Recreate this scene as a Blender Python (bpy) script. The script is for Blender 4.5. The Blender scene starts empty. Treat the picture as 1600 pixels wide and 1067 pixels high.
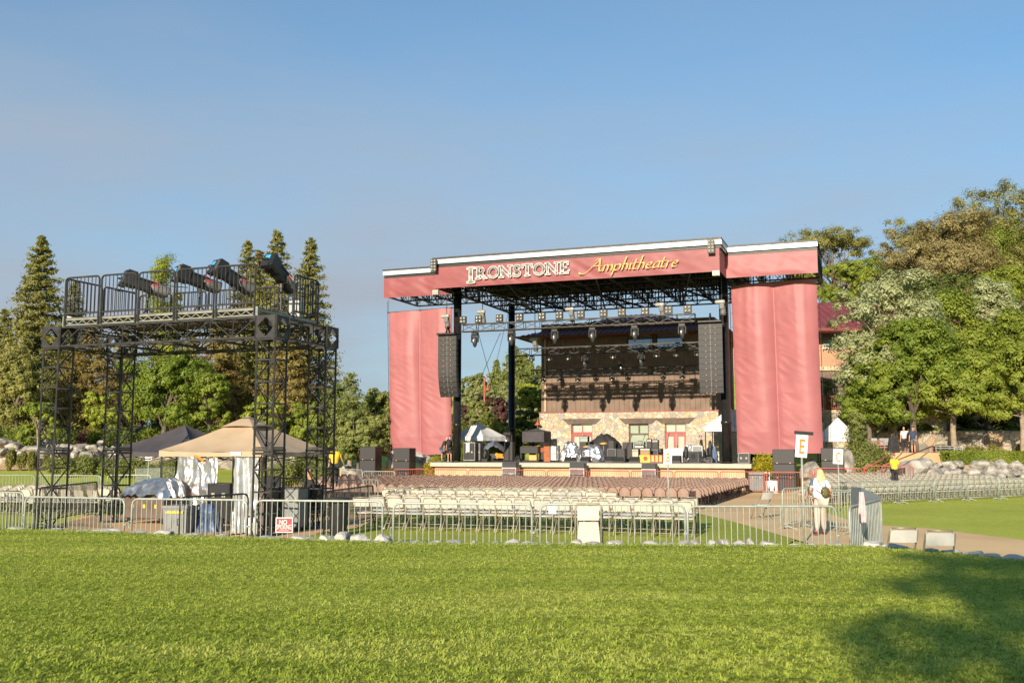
import bpy, bmesh, math, random
import numpy as np
from mathutils import Vector, Matrix, Quaternion
R = math.radians
SC = bpy.context.scene
COL = SC.collection
# ---------------------------------------------------------------- camera, sky, sun, exposure
F = 1556.0; PITCH = math.atan(169.0/F); EYE = 2.1
CP, SP = math.cos(PITCH), math.sin(PITCH)
cam = bpy.data.cameras.new('camera'); cam.sensor_width = 36; cam.lens = F/1600*36
cam.clip_start = .05; cam.clip_end = 20000
camo = bpy.data.objects.new('camera', cam); COL.objects.link(camo)
camo.location = (0, 0, EYE); camo.rotation_euler = (R(90)+PITCH, 0, 0); SC.camera = camo
SUN_AZ = R(20.0); SUN_EL = R(18.4)           # light travels along (sin az, cos az), falling at el
W = bpy.data.worlds.new('World'); SC.world = W; W.use_nodes = True
wn, wl = W.node_tree.nodes, W.node_tree.links
sky = wn.new('ShaderNodeTexSky'); sky.sky_type = 'NISHITA'; sky.sun_disc = False
sky.sun_elevation = SUN_EL; sky.sun_rotation = R(180)+SUN_AZ
sky.air_density = 1.0; sky.dust_density = 1.2; sky.ozone_density = 1.6; sky.altitude = 500
bg = wn['Background']; bg.inputs[1].default_value = 0.122
tcw = wn.new('ShaderNodeTexCoord'); sxw = wn.new('ShaderNodeSeparateXYZ'); wl.new(tcw.outputs['Generated'], sxw.inputs[0])
hzr = wn.new('ShaderNodeValToRGB'); e = hzr.color_ramp.elements          # smoke haze lying low in the sky
for q in range(3): e.new(.5)
for el, (ps, v) in zip(e, ((0, .85), (.08, .85), (.17, .82), (.30, .60), (.50, .05))): el.position = ps; el.color = (v, v, v, 1)
wl.new(sxw.outputs[2], hzr.inputs[0])
mpw = wn.new('ShaderNodeMapping'); mpw.inputs['Scale'].default_value = (1.2, 1.2, 5); wl.new(tcw.outputs['Generated'], mpw.inputs[0])
nzw = wn.new('ShaderNodeTexNoise'); nzw.inputs['Scale'].default_value = 1.8; nzw.inputs['Detail'].default_value = 5; nzw.inputs['Roughness'].default_value = .5; wl.new(mpw.outputs[0], nzw.inputs['Vector'])
mrw = wn.new('ShaderNodeMapRange'); mrw.inputs[1].default_value = .3; mrw.inputs[2].default_value = .7; mrw.inputs[3].default_value = .55; mrw.inputs[4].default_value = 1.3; wl.new(nzw.outputs['Fac'], mrw.inputs[0])
muw = wn.new('ShaderNodeMath'); muw.operation = 'MULTIPLY'; muw.use_clamp = True; wl.new(hzr.outputs[0], muw.inputs[0]); mxx = wn.new('ShaderNodeMath'); mxx.operation = 'MULTIPLY_ADD'; mxx.inputs[1].default_value = -.45; mxx.inputs[2].default_value = 1.0; wl.new(sxw.outputs[0], mxx.inputs[0]); mxy = wn.new('ShaderNodeMath'); mxy.operation = 'MULTIPLY'; wl.new(mxx.outputs[0], mxy.inputs[0]); wl.new(mrw.outputs[0], mxy.inputs[1]); wl.new(mxy.outputs[0], muw.inputs[1])
mxw = wn.new('ShaderNodeMix'); mxw.data_type = 'RGBA'; wl.new(muw.outputs[0], mxw.inputs[0]); tnw = wn.new('ShaderNodeVectorMath'); tnw.operation = 'MULTIPLY'; tnw.inputs[1].default_value = (.54, .86, .97); wl.new(sky.outputs[0], tnw.inputs[0]); wl.new(tnw.outputs[0], mxw.inputs[6]); mxw.inputs[7].default_value = (2.32, 2.66, 3.12, 1)
wl.new(mxw.outputs[2], bg.inputs[0])
sd = bpy.data.lights.new('sun', 'SUN'); sd.energy = 5.0; sd.angle = R(.5); sd.color = (1, .86, .68)
so = bpy.data.objects.new('sun', sd); COL.objects.link(so)
so.rotation_euler = Vector((math.sin(SUN_AZ)*math.cos(SUN_EL), math.cos(SUN_AZ)*math.cos(SUN_EL), -math.sin(SUN_EL))).to_track_quat('-Z', 'Y').to_euler()
so.location = (-30, -60, 40)
vs = SC.view_settings; vs.view_transform = 'Standard'; vs.look = 'None'; vs.gamma = 1; vs.exposure = 0.55
SC.cycles.max_bounces = 6; SC.cycles.transparent_max_bounces = 6
rnd = random.Random(7); rng = np.random.default_rng(11)
# ---------------------------------------------------------------- pixel (1600 wide) to world
def slopes(u, v):
    cx, cy = (u-800)/F, (533.5-v)/F; d = CP-cy*SP
    return cx/d, (SP+cy*CP)/d
def at(u, v, Y):
    a, b = slopes(u, v); return Vector((a*Y, Y, EYE+b*Y))
def gnd(u, v, z=0.0):
    a, b = slopes(u, v); Y = (z-EYE)/b; return Vector((a*Y, Y, z))
# ---------------------------------------------------------------- terrain height
def cl(x): return max(0.0, min(1.0, x))
def sm(x): x = cl(x); return x*x*(3-2*x)
def h(x, y):
    z = -.45*cl((y-34)/8)*(1-cl((-x-11)/4)*cl((60-y)/8))
    z += 1.45*cl((-x-12)/14)*cl((y-46)/38)                       # left lawn climbs to the boulder wall
    if y > 20:
        n = (x-12)*-.515+(y-43.9)*.857
        z += .42*cl(n/8)*sm((x/y-.285)/.03)*cl((y-40)/4)         # right seating terrace
    if y > 60: z += (1.43+.45)*sm((x/y-.325)/.04)*cl((y-62)/4)*1.0
    if y > 84: z += min(cl((y-84)/60)*2.0, 2.0)
    return z
# ---------------------------------------------------------------- naming helpers
def props(o, label=None, cat=None, group=None, kind=None):
    if label: o['label'] = label
    if cat: o['category'] = cat
    if group: o['group'] = group
    if kind: o['kind'] = kind
    return o
def thing(name, label, cat, loc=(0, 0, 0), rz=0.0, group=None):
    o = bpy.data.objects.new(name, None); COL.objects.link(o); o.empty_display_size = .2
    o.location = loc; o.rotation_euler = (0, 0, rz); return props(o, label, cat, group)
def dup(root, loc, rz, label, group=None):
    c = root.copy(); COL.objects.link(c); c.location = loc; c.rotation_euler = (0, 0, rz); c['label'] = label
    if group: c['group'] = group
    for ch in root.children:
        k = ch.copy(); COL.objects.link(k); k.parent = c
        for g in ch.children:
            q = g.copy(); COL.objects.link(q); q.parent = k
    return c
ORD = ['first', 'second', 'third', 'fourth', 'fifth', 'sixth', 'seventh', 'eighth', 'ninth', 'tenth', 'eleventh', 'twelfth', 'thirteenth', 'fourteenth', 'fifteenth', 'sixteenth', 'seventeenth', 'eighteenth', 'nineteenth', 'twentieth']
TENS = {20: 'twenty', 30: 'thirty', 40: 'forty', 50: 'fifty'}
def ordw(i):
    if i < 20: return ORD[i]
    n = i+1; t = n//10*10
    if n == t: return {20: 'twentieth', 30: 'thirtieth', 40: 'fortieth', 50: 'fiftieth'}[t]
    return TENS[t]+'-'+ORD[n % 10-1]
# ---------------------------------------------------------------- mesh builder
class MB:
    def __init__(s): s.v = []; s.f = []; s.m = []; s.sm = []; s.mi = 0; s.smooth = False
    def add(s, vs_, fs):
        b = len(s.v); s.v += [tuple(p) for p in vs_]
        for f in fs: s.f.append(tuple(i+b for i in f)); s.m.append(s.mi); s.sm.append(s.smooth)
    def box(s, c, size, rot=None, bev=0.0):
        x, y, z = size[0]/2, size[1]/2, size[2]/2
        if bev > 0:
            bm = bmesh.new(); bmesh.ops.create_cube(bm, size=1)
            bmesh.ops.scale(bm, vec=size, verts=bm.verts)
            bmesh.ops.bevel(bm, geom=bm.edges[:], offset=bev, segments=1, affect='EDGES')
            p = [v.co.copy() for v in bm.verts]; bm.verts.index_update(); fs = [[v.index for v in f.verts] for f in bm.faces]; bm.free()
        else:
            p = [Vector(q) for q in ((-x, -y, -z), (x, -y, -z), (x, y, -z), (-x, y, -z), (-x, -y, z), (x, -y, z), (x, y, z), (-x, y, z))]
            fs = [(3, 2, 1, 0), (4, 5, 6, 7), (0, 1, 5, 4), (1, 2, 6, 5), (2, 3, 7, 6), (3, 0, 4, 7)]
        if rot is not None: p = [rot @ q for q in p]
        c = Vector(c); s.add([q+c for q in p], fs); return s
    def b3(s, x0, x1, y0, y1, z0, z1, bev=0.0):
        return s.box(((x0+x1)/2, (y0+y1)/2, (z0+z1)/2), (abs(x1-x0), abs(y1-y0), abs(z1-z0)), None, bev)
    def tube(s, pts, r, n=6, closed=False, caps=True):
        pts = [Vector(p) for p in pts]; m = len(pts); rs = r if isinstance(r, (list, tuple)) else [r]*m
        ring = []; prev = None
        for i, p in enumerate(pts):
            if closed: t = pts[(i+1) % m]-pts[i-1]
            else: t = pts[min(i+1, m-1)]-pts[max(i-1, 0)]
            if t.length < 1e-9: t = Vector((0, 0, 1))
            t.normalize()
            if prev is None:
                u = t.orthogonal().normalized()
                if abs(t.z) < .9: u = t.cross(Vector((0, 0, 1))).normalized()
            else:
                u = prev-t*prev.dot(t)
                u = u.normalized() if u.length > 1e-6 else t.orthogonal().normalized()
            prev = u; w = t.cross(u)
            o = math.pi/4 if n == 4 else 0
            ring.append([p+(u*math.cos(2*math.pi*k/n+o)+w*math.sin(2*math.pi*k/n+o))*rs[i] for k in range(n)])
        vs_ = [q for rg in ring for q in rg]; fs = []
        for i in range(m if closed else m-1):
            a, b = i*n, ((i+1) % m)*n
            for k in range(n): fs.append((a+k, a+(k+1) % n, b+(k+1) % n, b+k))
        if caps and not closed: fs.append(tuple(range(n-1, -1, -1))); fs.append(tuple((m-1)*n+k for k in range(n)))
        s.add(vs_, fs); return s
    def bar(s, a, b, w=.05, n=4): return s.tube([a, b], w/2*(1.414 if n == 4 else 1), n)
    def lathe(s, prof, c=(0, 0, 0), n=12, rot=None):
        c = Vector(c); vs_ = []; fs = []
        for r, z in prof:
            for k in range(n):
                q = Vector((r*math.cos(2*math.pi*k/n), r*math.sin(2*math.pi*k/n), z))
                vs_.append((rot @ q if rot is not None else q)+c)
        for i in range(len(prof)-1):
            for k in range(n): fs.append((i*n+k, i*n+(k+1) % n, (i+1)*n+(k+1) % n, (i+1)*n+k))
        fs.append(tuple(range(n-1, -1, -1))); fs.append(tuple((len(prof)-1)*n+k for k in range(n)))
        s.add(vs_, fs); return s
    def grid(s, fn, nu, nv, flip=False):
        vs_ = [fn(i/nu, j/nv) for j in range(nv+1) for i in range(nu+1)]; fs = []
        for j in range(nv):
            for i in range(nu):
                a = j*(nu+1)+i; q = (a, a+1, a+nu+2, a+nu+1); fs.append(q[::-1] if flip else q)
        s.add(vs_, fs); return s
    def prism(s, poly, fn0, fn1):
        n = len(poly); vs_ = [fn0(*p) for p in poly]+[fn1(*p) for p in poly]
        fs = [tuple(range(n)), tuple(range(2*n-1, n-1, -1))]+[(i, i+n, (i+1) % n+n, (i+1) % n) for i in range(n)]
        s.add(vs_, fs); return s
    def ball(s, c, r, n=8, m=6):
        if not isinstance(r, (tuple, list)): r = (r, r, r)
        return s.lathe([(max(.02, math.sin(math.pi*i/m))*r[0], -math.cos(math.pi*i/m)*r[2]) for i in range(m+1)], c, n)
    def build(s, name, mats, parent=None, smooth=None, loc=None, solid=0.0):
        me = bpy.data.meshes.new(name); me.from_pydata(s.v, [], s.f)
        if not isinstance(mats, (list, tuple)): mats = [mats]
        for m in mats: me.materials.append(m)
        me.polygons.foreach_set('material_index', s.m)
        me.polygons.foreach_set('use_smooth', [True]*len(s.f) if smooth else ([False]*len(s.f) if smooth is False else s.sm))
        me.update()
        if solid:
            bm = bmesh.new(); bm.from_mesh(me); bmesh.ops.recalc_face_normals(bm, faces=bm.faces); bmesh.ops.solidify(bm, geom=bm.faces[:], thickness=solid); bm.to_mesh(me); bm.free()
        else:
            bm = bmesh.new(); bm.from_mesh(me); bmesh.ops.recalc_face_normals(bm, faces=bm.faces); bm.to_mesh(me); bm.free()
        o = bpy.data.objects.new(name, me); COL.objects.link(o)
        if parent: o.parent = parent
        if loc is not None: o.location = loc
        return o
def npmesh(name, V, Fc, nper, mat, parent=None, smooth=False):
    me = bpy.data.meshes.new(name); nf = len(Fc)
    me.vertices.add(len(V)); me.vertices.foreach_set('co', V.astype(np.float32).ravel())
    me.loops.add(nf*nper); me.loops.foreach_set('vertex_index', Fc.astype(np.int32).ravel())
    me.polygons.add(nf); me.polygons.foreach_set('loop_start', np.arange(0, nf*nper, nper, dtype=np.int32))
    if smooth: me.polygons.foreach_set('use_smooth', np.ones(nf, dtype=bool))
    me.materials.append(mat); me.update(calc_edges=True)
    o = bpy.data.objects.new(name, me); COL.objects.link(o)
    if parent: o.parent = parent
    return o
# ---------------------------------------------------------------- materials
def mat(name, col, rough=.6, metal=0.0, var=.12, scale=3.0, bump=0.0, bscale=25.0, col2=None, detail=4, coat=0, spec=.5, sheen=0):
    m = bpy.data.materials.new(name); m.use_nodes = True; N, L = m.node_tree.nodes, m.node_tree.links
    p = N['Principled BSDF']; p.inputs['Roughness'].default_value = rough; p.inputs['Metallic'].default_value = metal
    p.inputs['Specular IOR Level'].default_value = spec
    c2 = col2 or tuple(min(1, c*(1+var)) for c in col); c1 = col if col2 else tuple(c*(1-var) for c in col)
    tc = N.new('ShaderNodeTexCoord'); nz = N.new('ShaderNodeTexNoise'); nz.inputs['Scale'].default_value = scale; nz.inputs['Detail'].default_value = detail
    L.new(tc.outputs['Object'], nz.inputs['Vector'])
    rp = N.new('ShaderNodeValToRGB'); rp.color_ramp.elements[0].position = .35; rp.color_ramp.elements[1].position = .65
    rp.color_ramp.elements[0].color = (*c1, 1); rp.color_ramp.elements[1].color = (*c2, 1)
    L.new(nz.outputs['Fac'], rp.inputs[0]); L.new(rp.outputs[0], p.inputs['Base Color'])
    if bump:
        n2 = N.new('ShaderNodeTexNoise'); n2.inputs['Scale'].default_value = bscale; n2.inputs['Detail'].default_value = 3
        L.new(tc.outputs['Object'], n2.inputs['Vector'])
        b = N.new('ShaderNodeBump'); b.inputs['Strength'].default_value = bump; b.inputs['Distance'].default_value = .03
        L.new(n2.outputs['Fac'], b.inputs['Height']); L.new(b.outputs[0], p.inputs['Normal'])
    return m
def ramp(N, stops):
    r = N.new('ShaderNodeValToRGB'); e = r.color_ramp.elements
    while len(e) < len(stops): e.new(.5)
    for el, (ps, c) in zip(e, stops): el.position = ps; el.color = (*c, 1)
    return r
def leafmat(name, c1, c2, c3, trans=.35):
    m = bpy.data.materials.new(name); m.use_nodes = True; N, L = m.node_tree.nodes, m.node_tree.links
    N.remove(N['Principled BSDF']); out = N['Material Output']
    g = N.new('ShaderNodeNewGeometry'); tc = N.new('ShaderNodeTexCoord')
    nz = N.new('ShaderNodeTexNoise'); nz.inputs['Scale'].default_value = .55; nz.inputs['Detail'].default_value = 3
    L.new(tc.outputs['Object'], nz.inputs['Vector'])
    ad = N.new('ShaderNodeMath'); ad.operation = 'MULTIPLY_ADD'; ad.inputs[1].default_value = .5
    L.new(g.outputs['Random Per Island'], ad.inputs[0])
    sb = N.new('ShaderNodeMath'); sb.operation = 'MULTIPLY_ADD'; sb.inputs[1].default_value = 1.3; sb.inputs[2].default_value = -.4
    L.new(nz.outputs['Fac'], sb.inputs[0]); L.new(sb.outputs[0], ad.inputs[2])
    rp = ramp(N, [(.1, c1), (.5, c2), (.95, c3)]); L.new(ad.outputs[0], rp.inputs[0])
    d = N.new('ShaderNodeBsdfPrincipled'); d.inputs['Roughness'].default_value = .55; d.inputs['Specular IOR Level'].default_value = .3
    t = N.new('ShaderNodeBsdfTranslucent'); mx = N.new('ShaderNodeMixShader'); mx.inputs[0].default_value = trans
    L.new(rp.outputs[0], d.inputs['Base Color']); L.new(rp.outputs[0], t.inputs['Color'])
    L.new(d.outputs[0], mx.inputs[1]); L.new(t.outputs[0], mx.inputs[2]); L.new(mx.outputs[0], out.inputs['Surface'])
    return m
def stonemat(name, scale, stops, mortar=(.3, .27, .23), mw=.05, bump=.6):
    m = bpy.data.materials.new(name); m.use_nodes = True; N, L = m.node_tree.nodes, m.node_tree.links
    p = N['Principled BSDF']; p.inputs['Roughness'].default_value = .85
    tc = N.new('ShaderNodeTexCoord'); nz = N.new('ShaderNodeTexNoise'); nz.inputs['Scale'].default_value = scale*1.2
    L.new(tc.outputs['Object'], nz.inputs['Vector'])
    mp = N.new('ShaderNodeVectorMath'); mp.operation = 'MULTIPLY_ADD'; mp.inputs[1].default_value = (.35, .35, .35)
    L.new(nz.outputs['Color'], mp.inputs[0]); L.new(tc.outputs['Object'], mp.inputs[2])
    v1 = N.new('ShaderNodeTexVoronoi'); v1.inputs['Scale'].default_value = scale; L.new(mp.outputs[0], v1.inputs['Vector'])
    v2 = N.new('ShaderNodeTexVoronoi'); v2.feature = 'DISTANCE_TO_EDGE'; v2.inputs['Scale'].default_value = scale; L.new(mp.outputs[0], v2.inputs['Vector'])
    sp = N.new('ShaderNodeSeparateColor'); L.new(v1.outputs['Color'], sp.inputs[0])
    n3 = N.new('ShaderNodeTexNoise'); n3.inputs['Scale'].default_value = scale*4; n3.inputs['Detail'].default_value = 5; L.new(tc.outputs['Object'], n3.inputs['Vector'])
    ad = N.new('ShaderNodeMath'); ad.operation = 'MULTIPLY_ADD'; ad.inputs[1].default_value = .5; L.new(n3.outputs['Fac'], ad.inputs[0])
    s2 = N.new('ShaderNodeMath'); s2.operation = 'MULTIPLY_ADD'; s2.inputs[1].default_value = 1.0; s2.inputs[2].default_value = -.25
    L.new(sp.outputs[0], s2.inputs[0]); L.new(s2.outputs[0], ad.inputs[2])
    rp = ramp(N, stops); L.new(ad.outputs[0], rp.inputs[0])
    gt = N.new('ShaderNodeMath'); gt.operation = 'LESS_THAN'; gt.inputs[1].default_value = mw; L.new(v2.outputs['Distance'], gt.inputs[0])
    mx = N.new('ShaderNodeMix'); mx.data_type = 'RGBA'; L.new(gt.outputs[0], mx.inputs[0]); L.new(rp.outputs[0], mx.inputs[6]); mx.inputs[7].default_value = (*mortar, 1)
    L.new(mx.outputs[2], p.inputs['Base Color'])
    mn = N.new('ShaderNodeMath'); mn.operation = 'MINIMUM'; mn.inputs[1].default_value = .18; L.new(v2.outputs['Distance'], mn.inputs[0])
    b = N.new('ShaderNodeBump'); b.inputs['Strength'].default_value = bump; b.inputs['Distance'].default_value = .25; L.new(mn.outputs[0], b.inputs['Height']); L.new(b.outputs[0], p.inputs['Normal'])
    return m
def grassmat(name, a, b, c, big=.12, fine=14.0, stripe=0.0):
    m = bpy.data.materials.new(name); m.use_nodes = True; N, L = m.node_tree.nodes, m.node_tree.links
    p = N['Principled BSDF']; p.inputs['Roughness'].default_value = .9; p.inputs['Specular IOR Level'].default_value = .15
    tc = N.new('ShaderNodeTexCoord')
    n1 = N.new('ShaderNodeTexNoise'); n1.inputs['Scale'].default_value = big; n1.inputs['Detail'].default_value = 6; n1.inputs['Roughness'].default_value = .65
    n2 = N.new('ShaderNodeTexNoise'); n2.inputs['Scale'].default_value = fine; n2.inputs['Detail'].default_value = 6; n2.inputs['Roughness'].default_value = .7
    for n in (n1, n2): L.new(tc.outputs['Object'], n.inputs['Vector'])
    ad = N.new('ShaderNodeMath'); ad.operation = 'ADD'; L.new(n1.outputs['Fac'], ad.inputs[0]); L.new(n2.outputs['Fac'], ad.inputs[1])
    hf = N.new('ShaderNodeMath'); hf.operation = 'MULTIPLY'; hf.inputs[1].default_value = .5; L.new(ad.outputs[0], hf.inputs[0])
    rp = ramp(N, [(.32, a), (.5, b), (.68, c)]); L.new(hf.outputs[0], rp.inputs[0]); L.new(rp.outputs[0], p.inputs['Base Color'])
    bp = N.new('ShaderNodeBump'); bp.inputs['Strength'].default_value = .8; bp.inputs['Distance'].default_value = .08; L.new(n2.outputs['Fac'], bp.inputs['Height']); L.new(bp.outputs[0], p.inputs['Normal'])
    return m
M = {}
def setup_mats():
    M['grass'] = grassmat('turf', (.24, .28, .036), (.36, .40, .056), (.48, .49, .095))
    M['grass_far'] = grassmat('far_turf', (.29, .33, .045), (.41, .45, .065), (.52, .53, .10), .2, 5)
    M['blade'] = leafmat('grass_blade', (.22, .30, .028), (.44, .52, .062), (.68, .68, .17), .38)
    M['path'] = mat('decomposed_granite', (.58, .355, .16), .95, col2=(.70, .45, .22), scale=.6, bump=.3, bscale=40, detail=8)
    M['plaza'] = mat('packed_earth', (.60, .40, .19), .95, col2=(.72, .50, .25), scale=.35, bump=.2, bscale=30, detail=8)
    M['boulder'] = mat('boulder', (.14, .128, .11), .9, col2=(.46, .425, .37), scale=2.6, bump=1.0, bscale=6, detail=8)
    M['edge'] = mat('edging_stone', (.36, .34, .31), .9, col2=(.60, .57, .51), scale=2.5, bump=.8, bscale=9, detail=7)
    M['blackst'] = mat('black_steel', (.022, .021, .020), .45, .3, .25, 6, spec=.5)
    M['column'] = mat('black_gloss_steel', (.03, .029, .028), .28, .4, .15, 3)
    M['towerst'] = mat('dark_steel', (.042, .040, .038), .5, .4, .3, 5)
    M['alu'] = mat('aluminium', (.46, .47, .42), .45, .35, .15, 8)
    M['edgealu'] = mat('edge_aluminium', (.24, .25, .215), .5, .3, .2, 8)
    M['galv'] = mat('galvanised', (.36, .385, .335), .5, .25, .16, 5)
    M['galvdark'] = mat('weathered_steel', (.052, .048, .044), .55, .35, .3, 6)
    M['silver'] = mat('silver_foil', (.66, .66, .66), .3, .88, .08, 2, bump=.6, bscale=5)
    M['film'] = mat('silver_film', (.50, .51, .51), .4, .5, .15, 1.5, bump=.7, bscale=6)
    M['black'] = mat('black_plastic', (.018, .018, .019), .5, 0, .2, 6)
    M['blackfab'] = mat('black_fabric', (.026, .024, .026), .85, 0, .3, 3, bump=.3, bscale=5)
    M['grille'] = mat('speaker_grille', (.038, .036, .036), .6, .1, .15, 60)
    M['tan'] = mat('tan_canvas', (.45, .34, .225), .8, 0, .07, 1.5, bump=.2, bscale=4)
    M['charcanvas'] = mat('charcoal_canvas', (.062, .055, .06), .8, 0, .15, 2, bump=.2, bscale=4)
    M['whitefab'] = mat('white_canvas', (.66, .65, .64), .75, 0, .03, 2, bump=.15, bscale=4)
    M['white'] = mat('white_paint', (.80, .80, .78), .5, 0, .04, 4)
    M['gutter'] = mat('pale_gutter', (.50, .59, .62), .4, .1, .05, 2)
    M['chair'] = mat('cream_plastic', (.57, .525, .44), .5, 0, .07, 7)
    M['chair2'] = mat('grey_white_plastic', (.46, .455, .425), .5, 0, .06, 7)
    M['chairfr'] = mat('beige_steel', (.30, .26, .19), .45, .3, .15, 7)
    M['brown'] = mat('brown_plastic', (.30, .20, .155), .55, 0, .1, 6)
    M['brownfr'] = mat('brown_steel', (.085, .045, .035), .5, .2, .2, 6)
    M['redst'] = mat('red_steel', (.42, .11, .075), .5, .1, .15, 4)
    M['redroof'] = mat('red_metal_roof', (.25, .055, .05), .5, .2, .12, 1)
    M['siding'] = mat('brown_siding', (.20, .14, .102), .8, 0, .15, 1.5)
    M['salmon'] = mat('salmon_render', (.47, .27, .165), .9, 0, .06, 1)
    M['timber'] = mat('brown_timber', (.12, .085, .065), .75, 0, .2, 3)
    M['doorred'] = mat('red_door', (.33, .075, .06), .5, 0, .08, 3)
    M['cream'] = mat('cream_trim', (.62, .46, .30), .7, 0, .05, 3)
    M['glass'] = mat('pale_glass', (.42, .47, .40), .12, 0, .05, 1, spec=.8)
    M['sageglass'] = mat('sage_glass', (.35, .40, .30), .12, 0, .05, 1, spec=.8)
    M['skyglass'] = mat('mirror_glass', (.25, .34, .40), .04, .75, .1, .6)
    M['deck'] = mat('deck_grey', (.09, .085, .085), .7, 0, .2, 1)
    M['concrete'] = mat('concrete_cap', (.48, .43, .34), .85, 0, .08, 2, bump=.2)
    M['stucco'] = mat('stage_stucco', (.52, .38, .23), .9, 0, .1, .9, bump=.2, bscale=20)
    M['wood'] = mat('orange_wood', (.32, .085, .02), .4, 0, .2, 4)
    M['tweed'] = mat('tweed', (.36, .22, .10), .8, 0, .1, 20)
    M['orange'] = mat('orange_cloth', (.80, .25, .02), .8, 0, .08, 4)
    M['yellow'] = mat('yellow', (.80, .52, .03), .6, 0, .08, 4)
    M['blue'] = mat('blue_tarp', (.07, .11, .20), .5, 0, .3, 4)
    M['grey'] = mat('grey_plastic', (.20, .21, .205), .6, 0, .1, 5)
    M['case'] = mat('grey_case', (.14, .135, .13), .6, .1, .15, 4)
    M['pink'] = mat('pink_cloth', (.75, .42, .42), .85, 0, .08, 6)
    M['chromelamp'] = mat('lamp_chrome', (.55, .56, .56), .2, .9, .1, 10)
    M['lens'] = mat('lamp_lens', (.45, .43, .37), .15, .2, .1, 20)
    M['sticker'] = mat('blue_sticker', (.06, .34, .62), .4, 0, .3, 9)
    M['signred'] = mat('sign_red', (.62, .035, .03), .5, 0, .05, 3)
    M['signorange'] = mat('sign_orange', (.82, .20, .02), .5, 0, .03, 3)
    M['gold'] = mat('gold_print', (.68, .37, .10), .6, 0, .05, 3)
    M['bark'] = mat('bark', (.13, .10, .075), .95, 0, .35, 3, bump=.8, bscale=8)
    M['palebark'] = mat('pale_bark', (.27, .21, .15), .95, 0, .25, 3, bump=.6, bscale=8)
    M['skin'] = mat('skin', (.50, .27, .18), .55, 0, .06, 8)
    M['blond'] = mat('blond_hair', (.68, .50, .24), .5, 0, .25, 30)
    M['darkhair'] = mat('dark_hair', (.03, .022, .018), .5, 0, .2, 20)
    M['wshirt'] = mat('white_shirt', (.80, .80, .80), .8, 0, .03, 6, bump=.2, bscale=9)
    M['beige'] = mat('beige_trousers', (.54, .44, .36), .85, 0, .06, 6, bump=.2, bscale=9)
    M['slate'] = mat('slate_cover', (.10, .125, .14), .8, 0, .1, 3)
    M['navy'] = mat('navy_shirt', (.035, .055, .11), .85, 0, .1, 6)
    M['denim'] = mat('denim', (.07, .12, .19), .85, 0, .2, 8)
    M['maroon'] = mat('maroon_shoe', (.20, .02, .05), .6, 0, .1, 8)
    M['greyshirt'] = mat('grey_shirt', (.48, .48, .50), .85, 0, .06, 8)
    M['darkcl'] = mat('dark_clothes', (.028, .024, .026), .85, 0, .2, 8)
    M['khaki'] = mat('khaki_pack', (.10, .085, .03), .75, 0, .2, 10)
    M['stone'] = stonemat('stone_veneer', 3.0, [(.12, (.32, .30, .26)), (.35, (.52, .45, .35)), (.62, (.58, .48, .35)), (.84, (.60, .36, .15)), (.95, (.38, .355, .31))])
    M['stone2'] = stonemat('garden_stone', 1.7, [(.12, (.17, .155, .13)), (.4, (.32, .285, .23)), (.65, (.42, .375, .30)), (.9, (.35, .25, .15))], (.17, .15, .12), .028, 1.0)
    M['redwood'] = leafmat('redwood_needles', (.14, .14, .035), (.27, .26, .065), (.42, .38, .11), .35)
    M['redbrown'] = leafmat('browning_needles', (.17, .115, .035), (.30, .22, .065), (.36, .33, .09), .35)
    M['lime'] = leafmat('lime_leaves', (.20, .25, .03), (.37, .42, .05), (.54, .54, .10), .45)
    M['green'] = leafmat('green_leaves', (.11, .165, .02), (.22, .295, .04), (.38, .43, .07), .45)
    M['olive'] = leafmat('olive_leaves', (.15, .155, .038), (.29, .285, .075), (.43, .40, .12), .4)
    M['oakbrown'] = leafmat('dry_oak_leaves', (.20, .165, .065), (.34, .285, .115), (.46, .40, .17), .4)
    M['silvermaple'] = leafmat('silver_leaves', (.30, .34, .13), (.42, .45, .22), (.55, .56, .33), .4)
    M['midgreen'] = leafmat('mid_leaves', (.13, .18, .025), (.27, .33, .045), (.43, .46, .08), .42)
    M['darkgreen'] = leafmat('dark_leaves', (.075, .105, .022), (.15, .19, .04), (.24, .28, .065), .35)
    M['plum'] = leafmat('plum_leaves', (.05, .022, .02), (.11, .045, .04), (.17, .075, .06), .3)
    M['yellowbush'] = leafmat('yellow_leaves', (.25, .25, .02), (.48, .42, .03), (.60, .52, .06), .35)
    M['juniper'] = leafmat('juniper_needles', (.13, .165, .04), (.25, .28, .075), (.38, .39, .12), .35)
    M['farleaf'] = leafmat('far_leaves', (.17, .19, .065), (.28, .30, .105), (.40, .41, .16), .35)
    N, L = M['blade'].node_tree.nodes, M['blade'].node_tree.links      # mowing direction: patches drawn out sideways
    nz = [n for n in N if n.type == 'TEX_NOISE'][0]; tc = [n for n in N if n.type == 'TEX_COORD'][0]; mp = N.new('ShaderNodeMapping'); mp.inputs['Scale'].default_value = (.35, 2.2, 1); mp.inputs['Rotation'].default_value = (0, 0, .12); nz.inputs['Detail'].default_value = 6
    L.new(tc.outputs['Object'], mp.inputs[0]); L.new(mp.outputs[0], nz.inputs['Vector'])
    # red vinyl of the banners
    m = mat('red_vinyl', (.345, .116, .12), .55, 0, .06, .8, bump=.10, bscale=3, spec=.45); M['vinyl'] = m
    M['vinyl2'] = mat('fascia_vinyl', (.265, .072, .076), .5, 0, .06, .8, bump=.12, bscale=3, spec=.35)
    # chrome-look print of the lettering: a printed banded pattern
    m = bpy.data.materials.new('silver_print'); m.use_nodes = True; N, L = m.node_tree.nodes, m.node_tree.links
    p = N['Principled BSDF']; p.inputs['Roughness'].default_value = .5
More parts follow.
